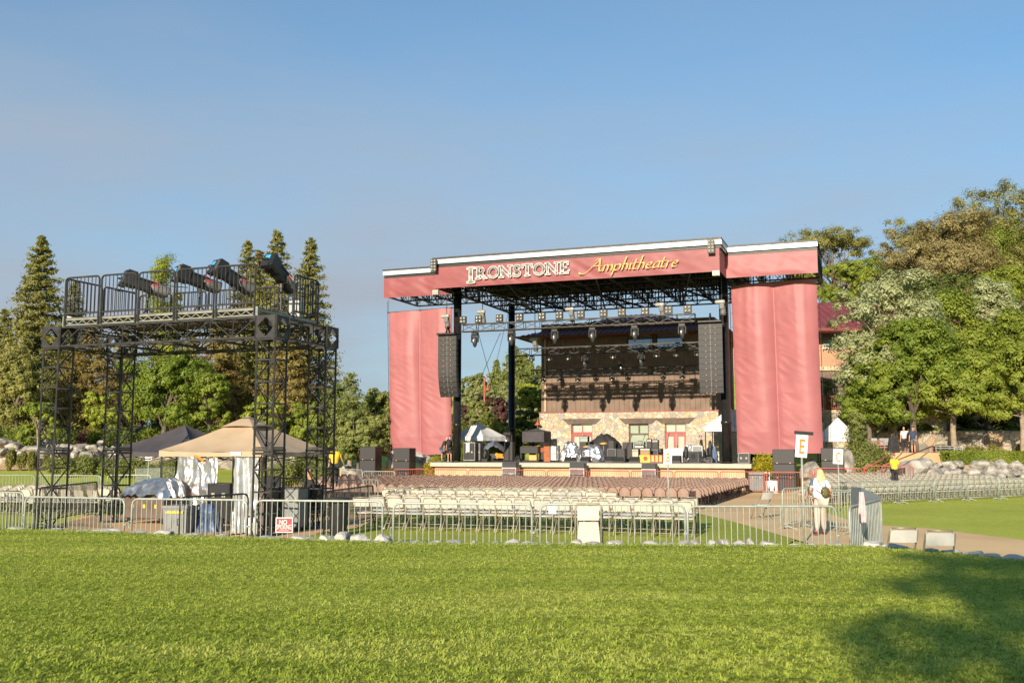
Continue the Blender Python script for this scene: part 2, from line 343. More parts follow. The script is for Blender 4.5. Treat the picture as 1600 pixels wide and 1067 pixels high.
    tc = N.new('ShaderNodeTexCoord'); sp = N.new('ShaderNodeSeparateXYZ'); L.new(tc.outputs['Generated'], sp.inputs[0])
    rp = ramp(N, [(.1, (.17, .165, .15)), (.42, (.36, .35, .32)), (.52, (.06, .058, .052)), (.64, (.11, .105, .10)), (.95, (.24, .235, .215))]); L.new(sp.outputs[2], rp.inputs[0]); L.new(rp.outputs[0], p.inputs['Base Color']); M['silverprint'] = m
    # board siding: vertical grooves through bump
    for key in ('siding',):
        N, L = M[key].node_tree.nodes, M[key].node_tree.links; p = N['Principled BSDF']
        tc = N.new('ShaderNodeTexCoord'); wv = N.new('ShaderNodeTexWave'); wv.inputs['Scale'].default_value = .8; wv.bands_direction = 'X'; wv.inputs['Distortion'].default_value = 0
        L.new(tc.outputs['Object'], wv.inputs['Vector']); cr = ramp(N, [(.0, (0, 0, 0)), (.06, (1, 1, 1))]); L.new(wv.outputs['Fac'], cr.inputs[0])
        b = N.new('ShaderNodeBump'); b.inputs['Strength'].default_value = .7; b.inputs['Distance'].default_value = .05; L.new(cr.outputs[0], b.inputs['Height']); L.new(b.outputs[0], p.inputs['Normal'])
setup_mats()
from mathutils import noise as mn
def hit(u, v, ymax=200):
    a, b = slopes(u, v); Y = 5.0
    while Y < ymax:
        if EYE+b*Y <= h(a*Y, Y): break
        Y += .05
    return Vector((a*Y, Y, h(a*Y, Y)))
# ---------------------------------------------------------------- stage frame (s along the front, t backwards)
A0, A1 = at(672, 721, 69.0), at(1174, 723.5, 61.5)
TH = math.atan2(A0.y-A1.y, A1.x-A0.x); CT, ST = math.cos(TH), math.sin(TH)
DECK = (A0.z+A1.z)/2; SLEN = (A1-A0).length; GZ = -.45
def wp(s, t, z): return Vector((A0.x+CT*s+ST*t, A0.y-ST*s+CT*t, z))
def S(u, v, t, o=None):
    o = o or A0; a, b = slopes(u, v)
    s = (a*(o.y+CT*t)-o.x-ST*t)/(CT+a*ST); Y = o.y-ST*s+CT*t
    return s, EYE+b*Y
# ---------------------------------------------------------------- ground
XS = [-5000, -1800, -700, -300, -150]+list(range(-82, 92, 2))+[150, 300, 700, 1800, 5000]
YS = [-4000, -800, -200, -60, -20]+list(range(-10, 172, 2))+[220, 320, 600, 1500, 5000]
def build_ground():
    V = [(x, y, h(x, y)) for y in YS for x in XS]; nx = len(XS); Fs = []
    for j in range(len(YS)-1):
        for i in range(nx-1): Fs.append((j*nx+i, j*nx+i+1, (j+1)*nx+i+1, (j+1)*nx+i))
    me = bpy.data.meshes.new('ground'); me.from_pydata(V, [], Fs); me.materials.append(M['grass_far']); me.update()
    o = bpy.data.objects.new('ground', me); COL.objects.link(o); props(o, kind='structure')
def sheet(name, pts, off, m, kind='structure'):
    bm = bmesh.new(); bm.faces.new([bm.verts.new((p[0], p[1], 0)) for p in pts])
    x0, x1 = min(p[0] for p in pts), max(p[0] for p in pts); y0, y1 = min(p[1] for p in pts), max(p[1] for p in pts)
    for ax, lines, a, b in ((0, XS, x0, x1), (1, YS, y0, y1)):
        for c in lines:
            if a < c < b:
                co = [0, 0, 0]; no = [0, 0, 0]; co[ax] = c; no[ax] = 1
                bmesh.ops.bisect_plane(bm, geom=bm.verts[:]+bm.edges[:]+bm.faces[:], plane_co=co, plane_no=no)
    for v in bm.verts: v.co.z = h(v.co.x, v.co.y)+off
    bmesh.ops.recalc_face_normals(bm, faces=bm.faces)
    for f in bm.faces:
        if f.normal.z < 0: f.normal_flip()
    me = bpy.data.meshes.new(name); bm.to_mesh(me); bm.free(); me.materials.append(m)
    o = bpy.data.objects.new(name, me); COL.objects.link(o); return props(o, kind=kind)
build_ground()
g2 = lambda u, v, z=0.0: gnd(u, v, z).xy
sheet('plaza', [g2(1088, 803), g2(1150, 818), g2(1243, 845), (7.2, 15.6), (9.0, 15.0), (11.5, 12.5), (15, 9), (24, 9), (24, 21), g2(1600, 845, -.0), g2(1450, 827), g2(1375, 822), g2(1328, 814), g2(1285, 800), g2(1262, 786, -.2), (16.8, 48), (20, 64.5), (12, 67), (-9, 76), (-15, 72), (-13, 42), (-7, 38.2), (0, 36.5)], .03, M['plaza'])
sheet('path', [g2(50, 836), g2(250, 846), g2(430, 848), g2(560, 826), g2(600, 806), g2(470, 799), g2(300, 801), g2(130, 807)], .03, M['path'])
sheet('footpath', [hit(-500, 716), hit(-200, 735), hit(100, 735), hit(300, 733), hit(440, 733), hit(520, 733), hit(520, 724), hit(400, 727), hit(250, 729), hit(120, 728), hit(80, 719), hit(0, 716)], .04, M['path'])
sheet('centre_lawn', [g2(300, 846), g2(430, 850), (-1, 17.6), (4, 17.2), g2(1243, 845), g2(1150, 818), g2(1088, 803), (0, 36.5), (-7, 38.2), (-9, 34), g2(600, 806), g2(560, 826), g2(430, 848)], .045, M['grass'])
# ---------------------------------------------------------------- upper lawn in front
LZ = .48
EDGE = [gnd(u, v, LZ) for u, v in ((-500, 810), (-250, 817), (0, 824), (100, 827), (200, 831), (300, 835), (400, 838.5), (500, 842), (600, 845), (700, 847), (900, 848.5), (1100, 849.5), (1250, 850.5), (1340, 851), (1400, 854), (1480, 861), (1540, 867), (1600, 875), (1750, 900), (2000, 950))]
def edge_y(x):
    for a, b in zip(EDGE, EDGE[1:]):
        if a.x <= x <= b.x: return a.y+(b.y-a.y)*(x-a.x)/(b.x-a.x)
    return EDGE[-1].y if x > EDGE[-1].x else EDGE[0].y
b = MB(); n = len(EDGE)
low = [Vector((p.x, p.y-.9, LZ)) for p in EDGE]; bot = [Vector((p.x, p.y+.05, -.2)) for p in EDGE]
lip = [Vector((p.x, p.y, LZ-.03)) for p in EDGE]
b.add(low+[Vector((30, -60, LZ)), Vector((-40, -60, LZ))], [tuple(range(n+1, -1, -1))])
for r0, r1 in ((low, lip), (lip, bot)):
    b.add(r0+r1, [(i, i+1, n+i+1, n+i) for i in range(n-1)])
o = b.build('lawn', M['grass']); props(o, kind='structure')
# grass blades as one uncountable mass
def grass(n, name):
    d = 5.6*np.exp(rng.random(n)**.80*math.log(20.8/5.6)); x = (rng.random(n)*2-1)*(.56*d+.8)
    ex = np.array([p.x for p in EDGE]); ey = np.array([p.y for p in EDGE])
    ok = d < np.interp(x, ex, ey)-.02; x, d = x[ok], d[ok]; n = len(x)
    # clumping: pull blades towards tuft centres
    cx_, cy_ = np.round(x/.05)*.05, np.round(d/.05)*.05
    hs = np.modf(np.sin(cx_*127.1+cy_*311.7)*43758.5)[0]; hs = np.abs(hs)
    az = hs*40+rng.normal(0, .7, n); tilt = .75+.45*rng.random(n)
    near = 1+.65*np.clip((11.5-d)/5, 0, 1); L = (.018+.022*rng.random(n))*(.7+.7*hs)*(1+d*.012)*near; w = (.0024+.0018*rng.random(n))*(1+.10*d)*near**.8
    dx, dy = np.cos(az), np.sin(az); up, out = np.cos(tilt), np.sin(tilt); px_, py_ = -dy, dx
    def P(f, bend, ws):
        X = x+dx*out*L*f+px_*w*ws; Y = d+dy*out*L*f+py_*w*ws; Z = LZ-.004+up*L*f*1.15-bend*L*f*f*.3
        return np.stack([X, Y, Z], 1)
    V = np.stack([P(0, 0, -.5), P(0, 0, .5), P(.55, .2, .5), P(.55, .2, -.5), P(1, 1, .06), P(1, 1, -.06)], 1).reshape(-1, 3)
    k = np.arange(n)[:, None]*6
    Fq = np.concatenate([k+np.array([[0, 1, 2, 3]]), k+np.array([[3, 2, 4, 5]])], 0)
    o = npmesh(name, V, Fq, 4, M['blade']); props(o, kind='stuff'); o['label'] = 'short mown grass covering the front lawn'; o['category'] = 'grass'
GRASS_N = 620000
grass(GRASS_N, 'grass')
# ---------------------------------------------------------------- rocks
def rock_mesh(seed, sub=2, rough=.35, cut=True):
    r = random.Random(seed); bm = bmesh.new(); bmesh.ops.create_icosphere(bm, subdivisions=sub, radius=.5)
    off = Vector((r.uniform(-50, 50), r.uniform(-50, 50), r.uniform(-50, 50)))
    if cut:
        for i in range(13):
            d = Vector((r.gauss(0, 1), r.gauss(0, 1), r.gauss(0, .8))).normalized(); k = r.uniform(.27, .38)
            for v in bm.verts:
                q = v.co.dot(d)
                if q > k: v.co -= d*(q-k)*.92
    for v in bm.verts:
        v.co += v.co.normalized()*(mn.noise(v.co*2.3+off)*rough*.35+mn.noise(v.co*6+off)*rough*.10)
    me = bpy.data.meshes.new('rock'); bm.to_mesh(me); bm.free(); return me
ROCKS = [rock_mesh(40+i, 3) for i in range(9)]
for me in ROCKS: me.materials.append(M['boulder'])
EROCKS = [rock_mesh(80+i, 3, .3) for i in range(7)]
for me in EROCKS: me.materials.append(M['edge'])
def rock(name, me, loc, size, rz, label, cat, group=None, tilt=0):
    o = bpy.data.objects.new(name, me); COL.objects.link(o); o.location = loc; o.scale = size; o.rotation_euler = (tilt, tilt*.5, rz)
    return props(o, label, cat, group)
# edging stones between lawn and lower terrace, placed by walking along the edge
EDGE_SPEC = [(10, 40, 1), (60, 96, 1), (108, 140, 1), (124, 196, 2), (200, 226, 1), (232, 268, 2), (276, 312, 1), (330, 350, 1), (398, 436, 1), (440, 494, 2), (497, 520, 3), (520, 546, 4), (546, 578, 5), (580, 588, 1), (588, 612, 4), (616, 628, 1), (628, 664, 1), (664, 690, 1), (694, 726, 1), (735, 746, 1), (768, 780, 1), (784, 811, 2), (812, 850, 1), (853, 863, 1), (870, 888, 1), (888, 912, 2), (914, 944, 1), (946, 976, 2), (1008, 1036, 2), (1036, 1043, 1), (1044, 1058, 1), (1060, 1080, 2), (1080, 1099, 2), (1106, 1124, 2), (1124, 1144, 3), (1144, 1166, 2), (1168, 1184, 3), (1186, 1222, 2), (1232, 1258, 1), (1262, 1278, 1), (1292, 1330, 1), (1352, 1385, 3), (1385, 1428, 2), (1430, 1476, 1), (1476, 1512, 2), (1514, 1542, 2), (1542, 1566, 1), (1568, 1606, 2)]
def edge_v(u):
    p0 = None
    for q in EDGE:
        d = Vector((0, CP, SP)).dot(q-Vector((0, 0, EYE))); uu = 800+F*q.x/d; vv = 533.5-F*(q-Vector((0, 0, EYE))).dot(Vector((0, -SP, CP)))/d
        if p0 and p0[0] <= u <= uu: return p0[1]+(vv-p0[1])*(u-p0[0])/(uu-p0[0])
        p0 = (uu, vv)
    return p0[1]
def edge_label(i, u, big):
    kind = {1: 'low flat', 2: 'rounded pale', 3: 'chunky', 4: 'broad whitish', 5: 'blue grey'}[big]
    if u < 200: near = 'below the left tower leg'
    elif u < 400: near = 'before the tan canopy'
    elif u < 520: near = 'under the no smoking sign'
    elif u < 640: near = 'below the black trash can'
    elif u < 1000: near = 'below the white chair rows'
    elif u < 1240: near = 'before the grass verge'
    elif u < 1380: near = 'near the walking woman'
    else: near = 'bordering the right path'
    return f'{kind} edging stone {near}, {ordw(i)} from the left'
for i, (u0, u1, big) in enumerate(EDGE_SPEC):
    u = (u0+u1)/2; v = edge_v(u); p = gnd(u, v, LZ); wd = (u1-u0)*p.y/F*1.12; hh = (.09, .125, .17, .21, .18)[big-1]
    slope = math.atan2(edge_y(p.x+.3)-edge_y(p.x-.3), .6)
    rock('edging_stone', EROCKS[i % 7], (p.x, p.y+.14, LZ-.055+hh*.16), (wd*1.12, .42+.1*rnd.random(), hh*1.5), slope+rnd.uniform(-.08, .08)+(math.pi if i % 2 else 0), edge_label(i, u, big), 'stone', 'stones edging the front lawn')
sheet('terrace_path', [(21.8, 61.2), (30, 62.5), (46, 66), (46, 75.5), (26, 75.5), (23, 66)], .05, M['plaza'])
# ---------------------------------------------------------------- stage platform
ROT = -TH
def stage_platform():
    T = thing('stage_platform', 'long tan stage platform with pale concrete rim and grey deck', 'stage', wp(0, 0, GZ), ROT)
    zt = DECK-GZ
    b = MB(); b.b3(.2, SLEN-.45, .35, 12.4, -.2, zt-.34); b.build('front_wall', M['stucco'], T)
    b = MB(); b.b3(0, SLEN, 0, 12.45, zt-.33, zt-.05, .02); b.build('rim', M['concrete'], T)
    b = MB(); b.b3(.25, SLEN-.25, .35, 12.4, zt-.05, zt); b.build('deck', M['deck'], T)
    # continuing ground behind
    b = MB(); b.b3(-8, 0-.01, 1.6, 30, -.3, zt-.5); b.build('side_bank', M['path'], T)
    return T
stage_platform()
def truss(mb, p0, p1, w, hgt, bay, r=.03, rl=.018, up=Vector((0, 0, 1)), n=4, verticals=True):
    p0, p1 = Vector(p0), Vector(p1); d = (p1-p0); L = d.length; d.normalize(); sx = d.cross(up).normalized(); uz = sx.cross(d)
    c = [sx*w/2*i+uz*hgt/2*j for i, j in ((-1, -1), (1, -1), (1, 1), (-1, 1))]
    for o in c: mb.tube([p0+o, p1+o], r, n)
    k = max(1, round(L/bay)); st = L/k
    for i in range(k+1):
        q = p0+d*st*i
        if verticals or i in (0, k):
            for a in range(4): mb.tube([q+c[a], q+c[(a+1) % 4]], rl, n, caps=False)
        if i < k:
            q2 = q+d*st
            for a in range(4):
                e = (a+1) % 4
                if (i+a) % 2: mb.tube([q+c[a], q2+c[e]], rl, n, caps=False)
                else: mb.tube([q+c[e], q2+c[a]], rl, n, caps=False)
# ---------------------------------------------------------------- stage canopy
sL, zb0 = S(681, 452.8, -2.5); sR, zb1 = S(1125, 422.8, -2.5); ZB = (zb0+zb1)/2
wL, _ = S(599.7, 469.7, 0); wR, _ = S(1278, 425, 0)
TB = 12.0
def wrinkled(mb, s0, s1, z0, z1, t, nu, nv, amp, seed, front=-1):
    off = Vector((seed*7.3, seed*3.1, 0))
    def fn(u, v):
        s = s0+(s1-s0)*u; z = z0+(z1-z0)*v; e = min(1, 8*min(u, 1-u)+.15)*min(1, 5*min(v, 1-v)+.2)
        q = Vector((s*.55+z*.25, z*.8-s*.35, 0))+off
        a = mn.noise(q)*1.0+mn.noise(q*2.3)*.6
        rg = 1-abs(mn.noise(Vector((s*.9+z*1.3, z*.5, 5))+off))*2
        return (s, t+front*(amp*e*(a*.6+rg*.7)), z)
    mb.grid(fn, nu, nv)
def stroke(pts, w):
    """thick polyline as a list of convex quads"""
    out = []
    for a, b in zip(pts, pts[1:]):
        ax, ay = a; bx, by = b; l = math.hypot(bx-ax, by-ay) or 1; nx, ny = -(by-ay)/l*w/2, (bx-ax)/l*w/2
        ex, ey = (bx-ax)/l*w*.12, (by-ay)/l*w*.12
        out.append([(ax+nx-ex, ay+ny-ey), (ax-nx-ex, ay-ny-ey), (bx-nx+ex, by-ny+ey), (bx+nx+ex, by+ny+ey)])
    return out
def arc(cx, cy, rx, ry, a0, a1, n=12): return [(cx+rx*math.cos(R(a0+(a1-a0)*i/n)), cy+ry*math.sin(R(a0+(a1-a0)*i/n))) for i in range(n+1)]
def serif(x, y, w=.34, hh=.09): return [(x-w/2, y), (x+w/2, y), (x+w/2, y+hh), (x-w/2, y+hh)]
def glyph(ch):
    q = []; W_ = .2; T_ = .1
    vert = lambda x, y0=0, y1=1: stroke([(x, y0), (x, y1)], W_)
    if ch == 'I': q += vert(.25); q += [serif(.25, 0, .46), serif(.25, .91, .46)]; w = .5
    elif ch == 'R':
        q += vert(.22); q += [serif(.22, 0, .42), serif(.17, .91, .3)]
        q += stroke([(.22, .94), (.42, .94)]+arc(.42, .72, .22, .22, 90, -90, 8)+[(.22, .5)], .13); q += stroke([(.4, .5), (.78, .04)], W_); q.append(serif(.8, 0, .26)); w = .92
    elif ch == 'O':
        q += stroke(arc(.46, .5, .36, .43, 0, 360, 22), .16); w = .92
    elif ch == 'N':
        q += stroke([(.16, 0), (.16, 1)], T_); q += stroke([(.84, 0), (.84, 1)], T_); q += stroke([(.16, .94), (.84, .06)], W_)
        q += [serif(.16, 0, .36), serif(.84, .91, .36), serif(.1, .91, .26)]; w = 1.0
    elif ch == 'S':
        q += stroke(arc(.34, .73, .2, .21, 20, 250, 10)+arc(.34, .27, .22, .22, 80, -160, 10), .15); q += [[(.5, .66), (.58, .66), (.58, .96), (.5, .96)], [(.06, .04), (.14, .04), (.14, .36), (.06, .36)]]; w = .7
    elif ch == 'T':
        q += vert(.42); q += [serif(.42, 0, .4), [(.02, .88), (.82, .88), (.82, 1), (.02, 1)], [(.02, .68), (.1, .68), (.14, .9), (.02, .9)], [(.74, .68), (.82, .68), (.82, .9), (.7, .9)]]; w = .84
    elif ch == 'E':
        q += vert(.22); q += [serif(.17, 0, .3), serif(.17, .91, .3), [(.2, 0), (.7, 0), (.7, .11), (.2, .11)], [(.2, .89), (.68, .89), (.68, 1), (.2, 1)], [(.2, .45), (.52, .45), (.52, .56), (.2, .56)], [(.62, .1), (.7, .1), (.76, .3), (.7, .3)], [(.6, .72), (.68, .72), (.68, .9), (.6, .9)]]; w = .78
    return q, w
def grow(poly, e):
    cx = sum(p[0] for p in poly)/len(poly); cy = sum(p[1] for p in poly)/len(poly); out = []
    for x, y in poly:
        # offset along both axes of the quad
        out.append((x, y))
    # offset edges outward
    n = len(out); res = []; area = sum(out[i][0]*out[(i+1) % n][1]-out[(i+1) % n][0]*out[i][1] for i in range(n)); sg = 1 if area > 0 else -1
    for i in range(n):
        p, c, nx = out[i-1], out[i], out[(i+1) % n]
        def nrm(a, b_):
            l = math.hypot(b_[0]-a[0], b_[1]-a[1]) or 1; return ((b_[1]-a[1])/l*sg, -(b_[0]-a[0])/l*sg)
        n1, n2 = nrm(p, c), nrm(c, nx); k = 1+n1[0]*n2[0]+n1[1]*n2[1]; k = max(k, .4)
        res.append((c[0]+e*(n1[0]+n2[0])/k, c[1]+e*(n1[1]+n2[1])/k))
    return res
def nibstroke(pts, nib=(.045, .075), n=1):
    out = []
    for a, b in zip(pts, pts[1:]):
        q = [(a[0]-nib[0], a[1]-nib[1]), (a[0]+nib[0], a[1]+nib[1]), (b[0]+nib[0], b[1]+nib[1]), (b[0]-nib[0], b[1]-nib[1])]
        ar = abs(sum(q[i][0]*q[(i+1) % 4][1]-q[(i+1) % 4][0]*q[i][1] for i in range(4)))/2
        l = math.hypot(b[0]-a[0], b[1]-a[1])
        if ar < .03*l: out += stroke([a, b], .032)
        else: out.append(q)
    return out
def script_word():
    """calligraphic word: x-height 0.5, strokes in upright box then slanted"""
    q = []; x = 0
    def put(pts, dx, nib=(.05, .035)): q.extend([[(px_+dx, py_) for px_, py_ in pl] for pl in nibstroke(pts, nib)])
    # A with long entry swash
    put([(-.75, .02), (-.6, -.12), (-.4, -.12), (-.15, .1), (.1, .45), (.42, 1.0)], 0); put([(.42, 1.0), (.5, .5), (.6, .06), (.72, .02)], 0); put([(.0, .40), (.3, .46), (.62, .42)], 0)
    put([(.1, .88), (.25, 1.0), (.42, 1.0)], 0)
    x = .85
    hump = lambda x0, w: [(x0, .36), (x0+w*.45, .5), (x0+w*.85, .46), (x0+w, .3), (x0+w, .03)]
    put([(.0, .5), (.0, 0)], x); put(hump(0, .27), x); put(hump(.27, .27), x); x += .72                     # m
    put([(.0, .5), (-.06, -.38)], x); put([(0, .36), (.15, .5), (.3, .48), (.36, .3), (.3, .08), (.15, .0), (0, .08)], x); x += .52   # p
    put([(.06, 1.05), (.0, 0)], x); put(hump(0, .3), x); x += .48                                         # h
    put([(.0, .5), (.0, .06), (.08, .02)], x); put([(.04, .68), (.08, .72)], x); x += .24                 # i
    put([(.04, .8), (.0, .1), (.1, .01), (.2, .06)], x); put([(-.1, .5), (.22, .53)], x); x += .34           # t
    put([(.06, 1.05), (.0, 0)], x); put(hump(0, .3), x); x += .48                                         # h
    E = [(.02, .24), (.3, .3), (.3, .45), (.18, .5), (.04, .38), (.0, .18), (.08, .02), (.22, .02), (.34, .12)]
    put(E, x); x += .46
    put([(.34, .48), (.16, .5), (.0, .3), (.02, .06), (.12, .01), (.3, .2)], x); put([(.36, .5), (.32, .08), (.42, .03)], x); x += .52   # a
    put([(.04, .8), (.0, .1), (.1, .01), (.2, .06)], x); put([(-.1, .5), (.22, .53)], x); x += .34           # t
    put([(.0, .5), (.0, 0)], x); put([(0, .34), (.12, .48), (.24, .5)], x); x += .32                        # r
    put(E, x); x += .42
    return [[(px_+py_*.28, py_) for px_, py_ in pl] for pl in q], x
def stage_canopy():
    T = thing('stage_canopy', 'large black steel stage roof on round columns with red lettered fascia', 'stage roof', wp(0, 0, 0), ROT)
    z0 = ZB; zt = z0+1.42; zr0, zr1 = zt+.22, zt+.52
    # roof slabs
    b = MB(); b.b3(sL-.12, sR+.12, -2.62, TB, zt+.02, zr0); b.b3(wL, sL-.13, .0, 5.4, zt+.02, zr0-.03); b.b3(sR+.13, wR, 0, 5.4, zt+.02, zr0-.03)
    b.build('roof_deck', M['blackst'], T)
    b = MB(); b.b3(sL-.16, sR+.16, -2.78, TB+.2, zr1, zr1+.13); b.b3(wL-.05, sL-.17, -.16, 5.6, zr1-.02, zr1+.1); b.b3(sR+.17, wR+.05, -.16, 5.6, zr1-.02, zr1+.1)
    b.build('roof_sheet', M['towerst'], T)
    b = MB(); b.b3(sL-.14, sR+.14, -2.76, -2.64, zr0+.0, zr1-.004); b.b3(wL-.03, sL-.17, -.14, -.02, zr0-.02, zr1-.03); b.b3(sR+.17, wR+.03, -.14, -.02, zr0-.02, zr1-.03)
    b.b3(sR+.145, sR+.165, -2.7, TB, zr0, zr1-.004); b.b3(sL-.165, sL-.145, -2.7, TB, zr0, zr1-.004)
    b.build('gutter', M['gutter'], T)
    # roof space frame
    b = MB(); zc = z0+.68
    for t in (-2.2, .1, 2.5, 4.9, 7.3, 9.7, 11.8): truss(b, (sL+.1, t, zc), (sR-.1, t, zc), .22, 1.1, 1.25, .05, .03)
    for s in np.linspace(sL+.15, sR-.15, 9): truss(b, (s, -2.2, zc), (s, 11.8, zc), .2, 1.06, 1.4, .045, .028)
    for (s0, s1) in ((wL+.1, sL), (sR, wR-.1)):
        for t in (.25, 2.6, 5.2): truss(b, (s0, t, zc), (s1, t, zc), .2, 1.1, 1.1, .045, .028)
        for s in np.linspace(s0, s1, 4): truss(b, (s, .25, zc), (s, 5.2, zc), .18, 1.06, 1.2, .04, .025)
    for i in range(3):
        b.bar((sL+2+i*6, -2, z0+.12), (sL+5+i*6, 11.5, z0+.12), .12); b.bar((sL+5+i*6, -2, z0+.1), (sL+2+i*6, 11.5, z0+.1), .1)
    b.build('roof_truss', M['blackst'], T)
    # columns
    sc0, _ = S(714.5, 600, .6); sc1, _ = S(1133.5, 600, .6); sc2, _ = S(799.5, 600, 11.6)
    for s, t, r in ((sc0, .6, .27), (sc1, .6, .30), (sc2, 11.6, .27), (sc1, 11.6, .27)):
        b = MB(); b.smooth = True; b.lathe([(r, DECK), (r, DECK+2.4), (r+.05, DECK+2.42), (r+.05, DECK+2.6), (r, DECK+2.62), (r, z0+.9)], (s, t, 0), 20)
        b.smooth = False; b.lathe([(r+.2, DECK), (r+.2, DECK+.06)], (s, t, 0), 12)
        b.build('column', M['column'], T)
    # fascia cloths with print
    b = MB(); wrinkled(b, sL, sR, z0, zt, -2.62, 150, 14, .05, 1)
    b.grid(lambda u, v: (sR+.004, -2.62+u*2.6, z0+v*1.42), 4, 2); b.grid(lambda u, v: (sL-.004, -2.62+u*2.6, z0+v*1.42), 4, 2)
    fa = b.build('fascia', M['vinyl2'], T, smooth=True)
    b = MB(); wrinkled(b, wL, sL-.02, z0, zt, -.02, 44, 14, .085, 2); wl_ = b.build('wing_fascia', M['vinyl2'], T, smooth=True)
    b = MB(); wrinkled(b, sR+.02, wR, z0, zt, -.02, 44, 14, .085, 3); b.build('wing_fascia', M['vinyl'], T, smooth=True)
    # IRONSTONE
    tl = -2.80
    u0, u1 = 729.5, 890.5; s0, _ = S(u0, 432, tl); s1, _ = S(u1, 420, tl)
    word = 'IRONSTONE'; adv = []; x = 0
    for i, ch in enumerate(word):
        g, w = glyph(ch); k = 1.3 if i == 0 else 1.0; adv.append((x, k, g)); x += w*k+.02
    sc = (s1-s0)/x; hh = .78; zb = z0+.42
    front, back = MB(), MB()
    for i, (x0, k, g) in enumerate(adv):
        zk = hh*(1.3 if i == 0 else 1); zbase = zb-(.22 if i == 0 else 0)
        for pl in g:
            f = lambda dep: (lambda px_, py_: (s0+(x0+px_*k)*sc, tl-dep, zbase+py_*zk))
            front.prism(pl, f(.030), f(.022)); back.prism(grow(pl, .030), f(.02), f(.012))
    front.build('silver_lettering', M['silverprint'], fa); back.build('white_outline', M['white'], fa)
    q, wd = script_word(); s0, _ = S(922, 428, tl); s1, _ = S(1062, 410, tl); sc = (s1-s0)/(wd+.12); zb = z0+.42
    b = MB(); sh = MB()
    for pl in q:
        b.prism(pl, lambda a, c: (s0+a*sc, tl-.03, zb+c*.80), lambda a, c: (s0+a*sc, tl-.012, zb+c*.80))
    b.build('gold_lettering', M['gold'], fa)
    # corner flood lights and lamp banks
    for u, v in ((678, 415), (1111, 385)):
        s, z = S(u, v, -2.95); b = MB(); b.box((s, -2.98, z), (.42, .12, .86))
        for i in range(2):
            for j in range(4): b.mi = 1; b.ball((s-.1+.2*i, -3.05, z-.3+.2*j), .085, 8, 4)
        b.build('lamp_bank', [M['blackst'], M['lens']], T)
    for u, v in ((681, 457), (1119, 427)):
        s, z = S(u, v, -2.9); b = MB(); b.box((s, -2.9, z), (.42, .2, .3)); b.mi = 1; b.box((s, -3.012, z-.01), (.34, .02, .2)); b.mi = 0; b.bar((s, -2.8, z), (s, -2.5, z+.3), .05)
        b.build('flood_light', [M['galv'], M['lens']], T)
    # diagonal bracing cables behind the left bay
    b = MB(); zt2 = z0+.2
    sa, za = S(745, 500, 11.6); sb, zb_ = S(700, 600, 11.6)
    b.tube([(sc0+.4, 11.6, z0+.2), (sc2-.3, 11.6, DECK+.4)], .016, 4); b.tube([(sc2-.3, 11.6, z0+.2), (sc0-3.2, 11.6, DECK+.6)], .016, 4)
    p0 = S(742, 500, 9); p1 = S(768, 600, 9); b.tube([(p0[0], 9, p0[1]), (p1[0]+.5, 9, p1[1]-1.5)], .02, 4)
    p0 = S(782, 520, 9); p1 = S(745, 605, 9); b.tube([(p0[0], 9, p0[1]), (p1[0]-.5, 9, p1[1]-1.0)], .02, 4)
    b.build('bracing_cable', M['blackst'], T)
    return T
stage_canopy()
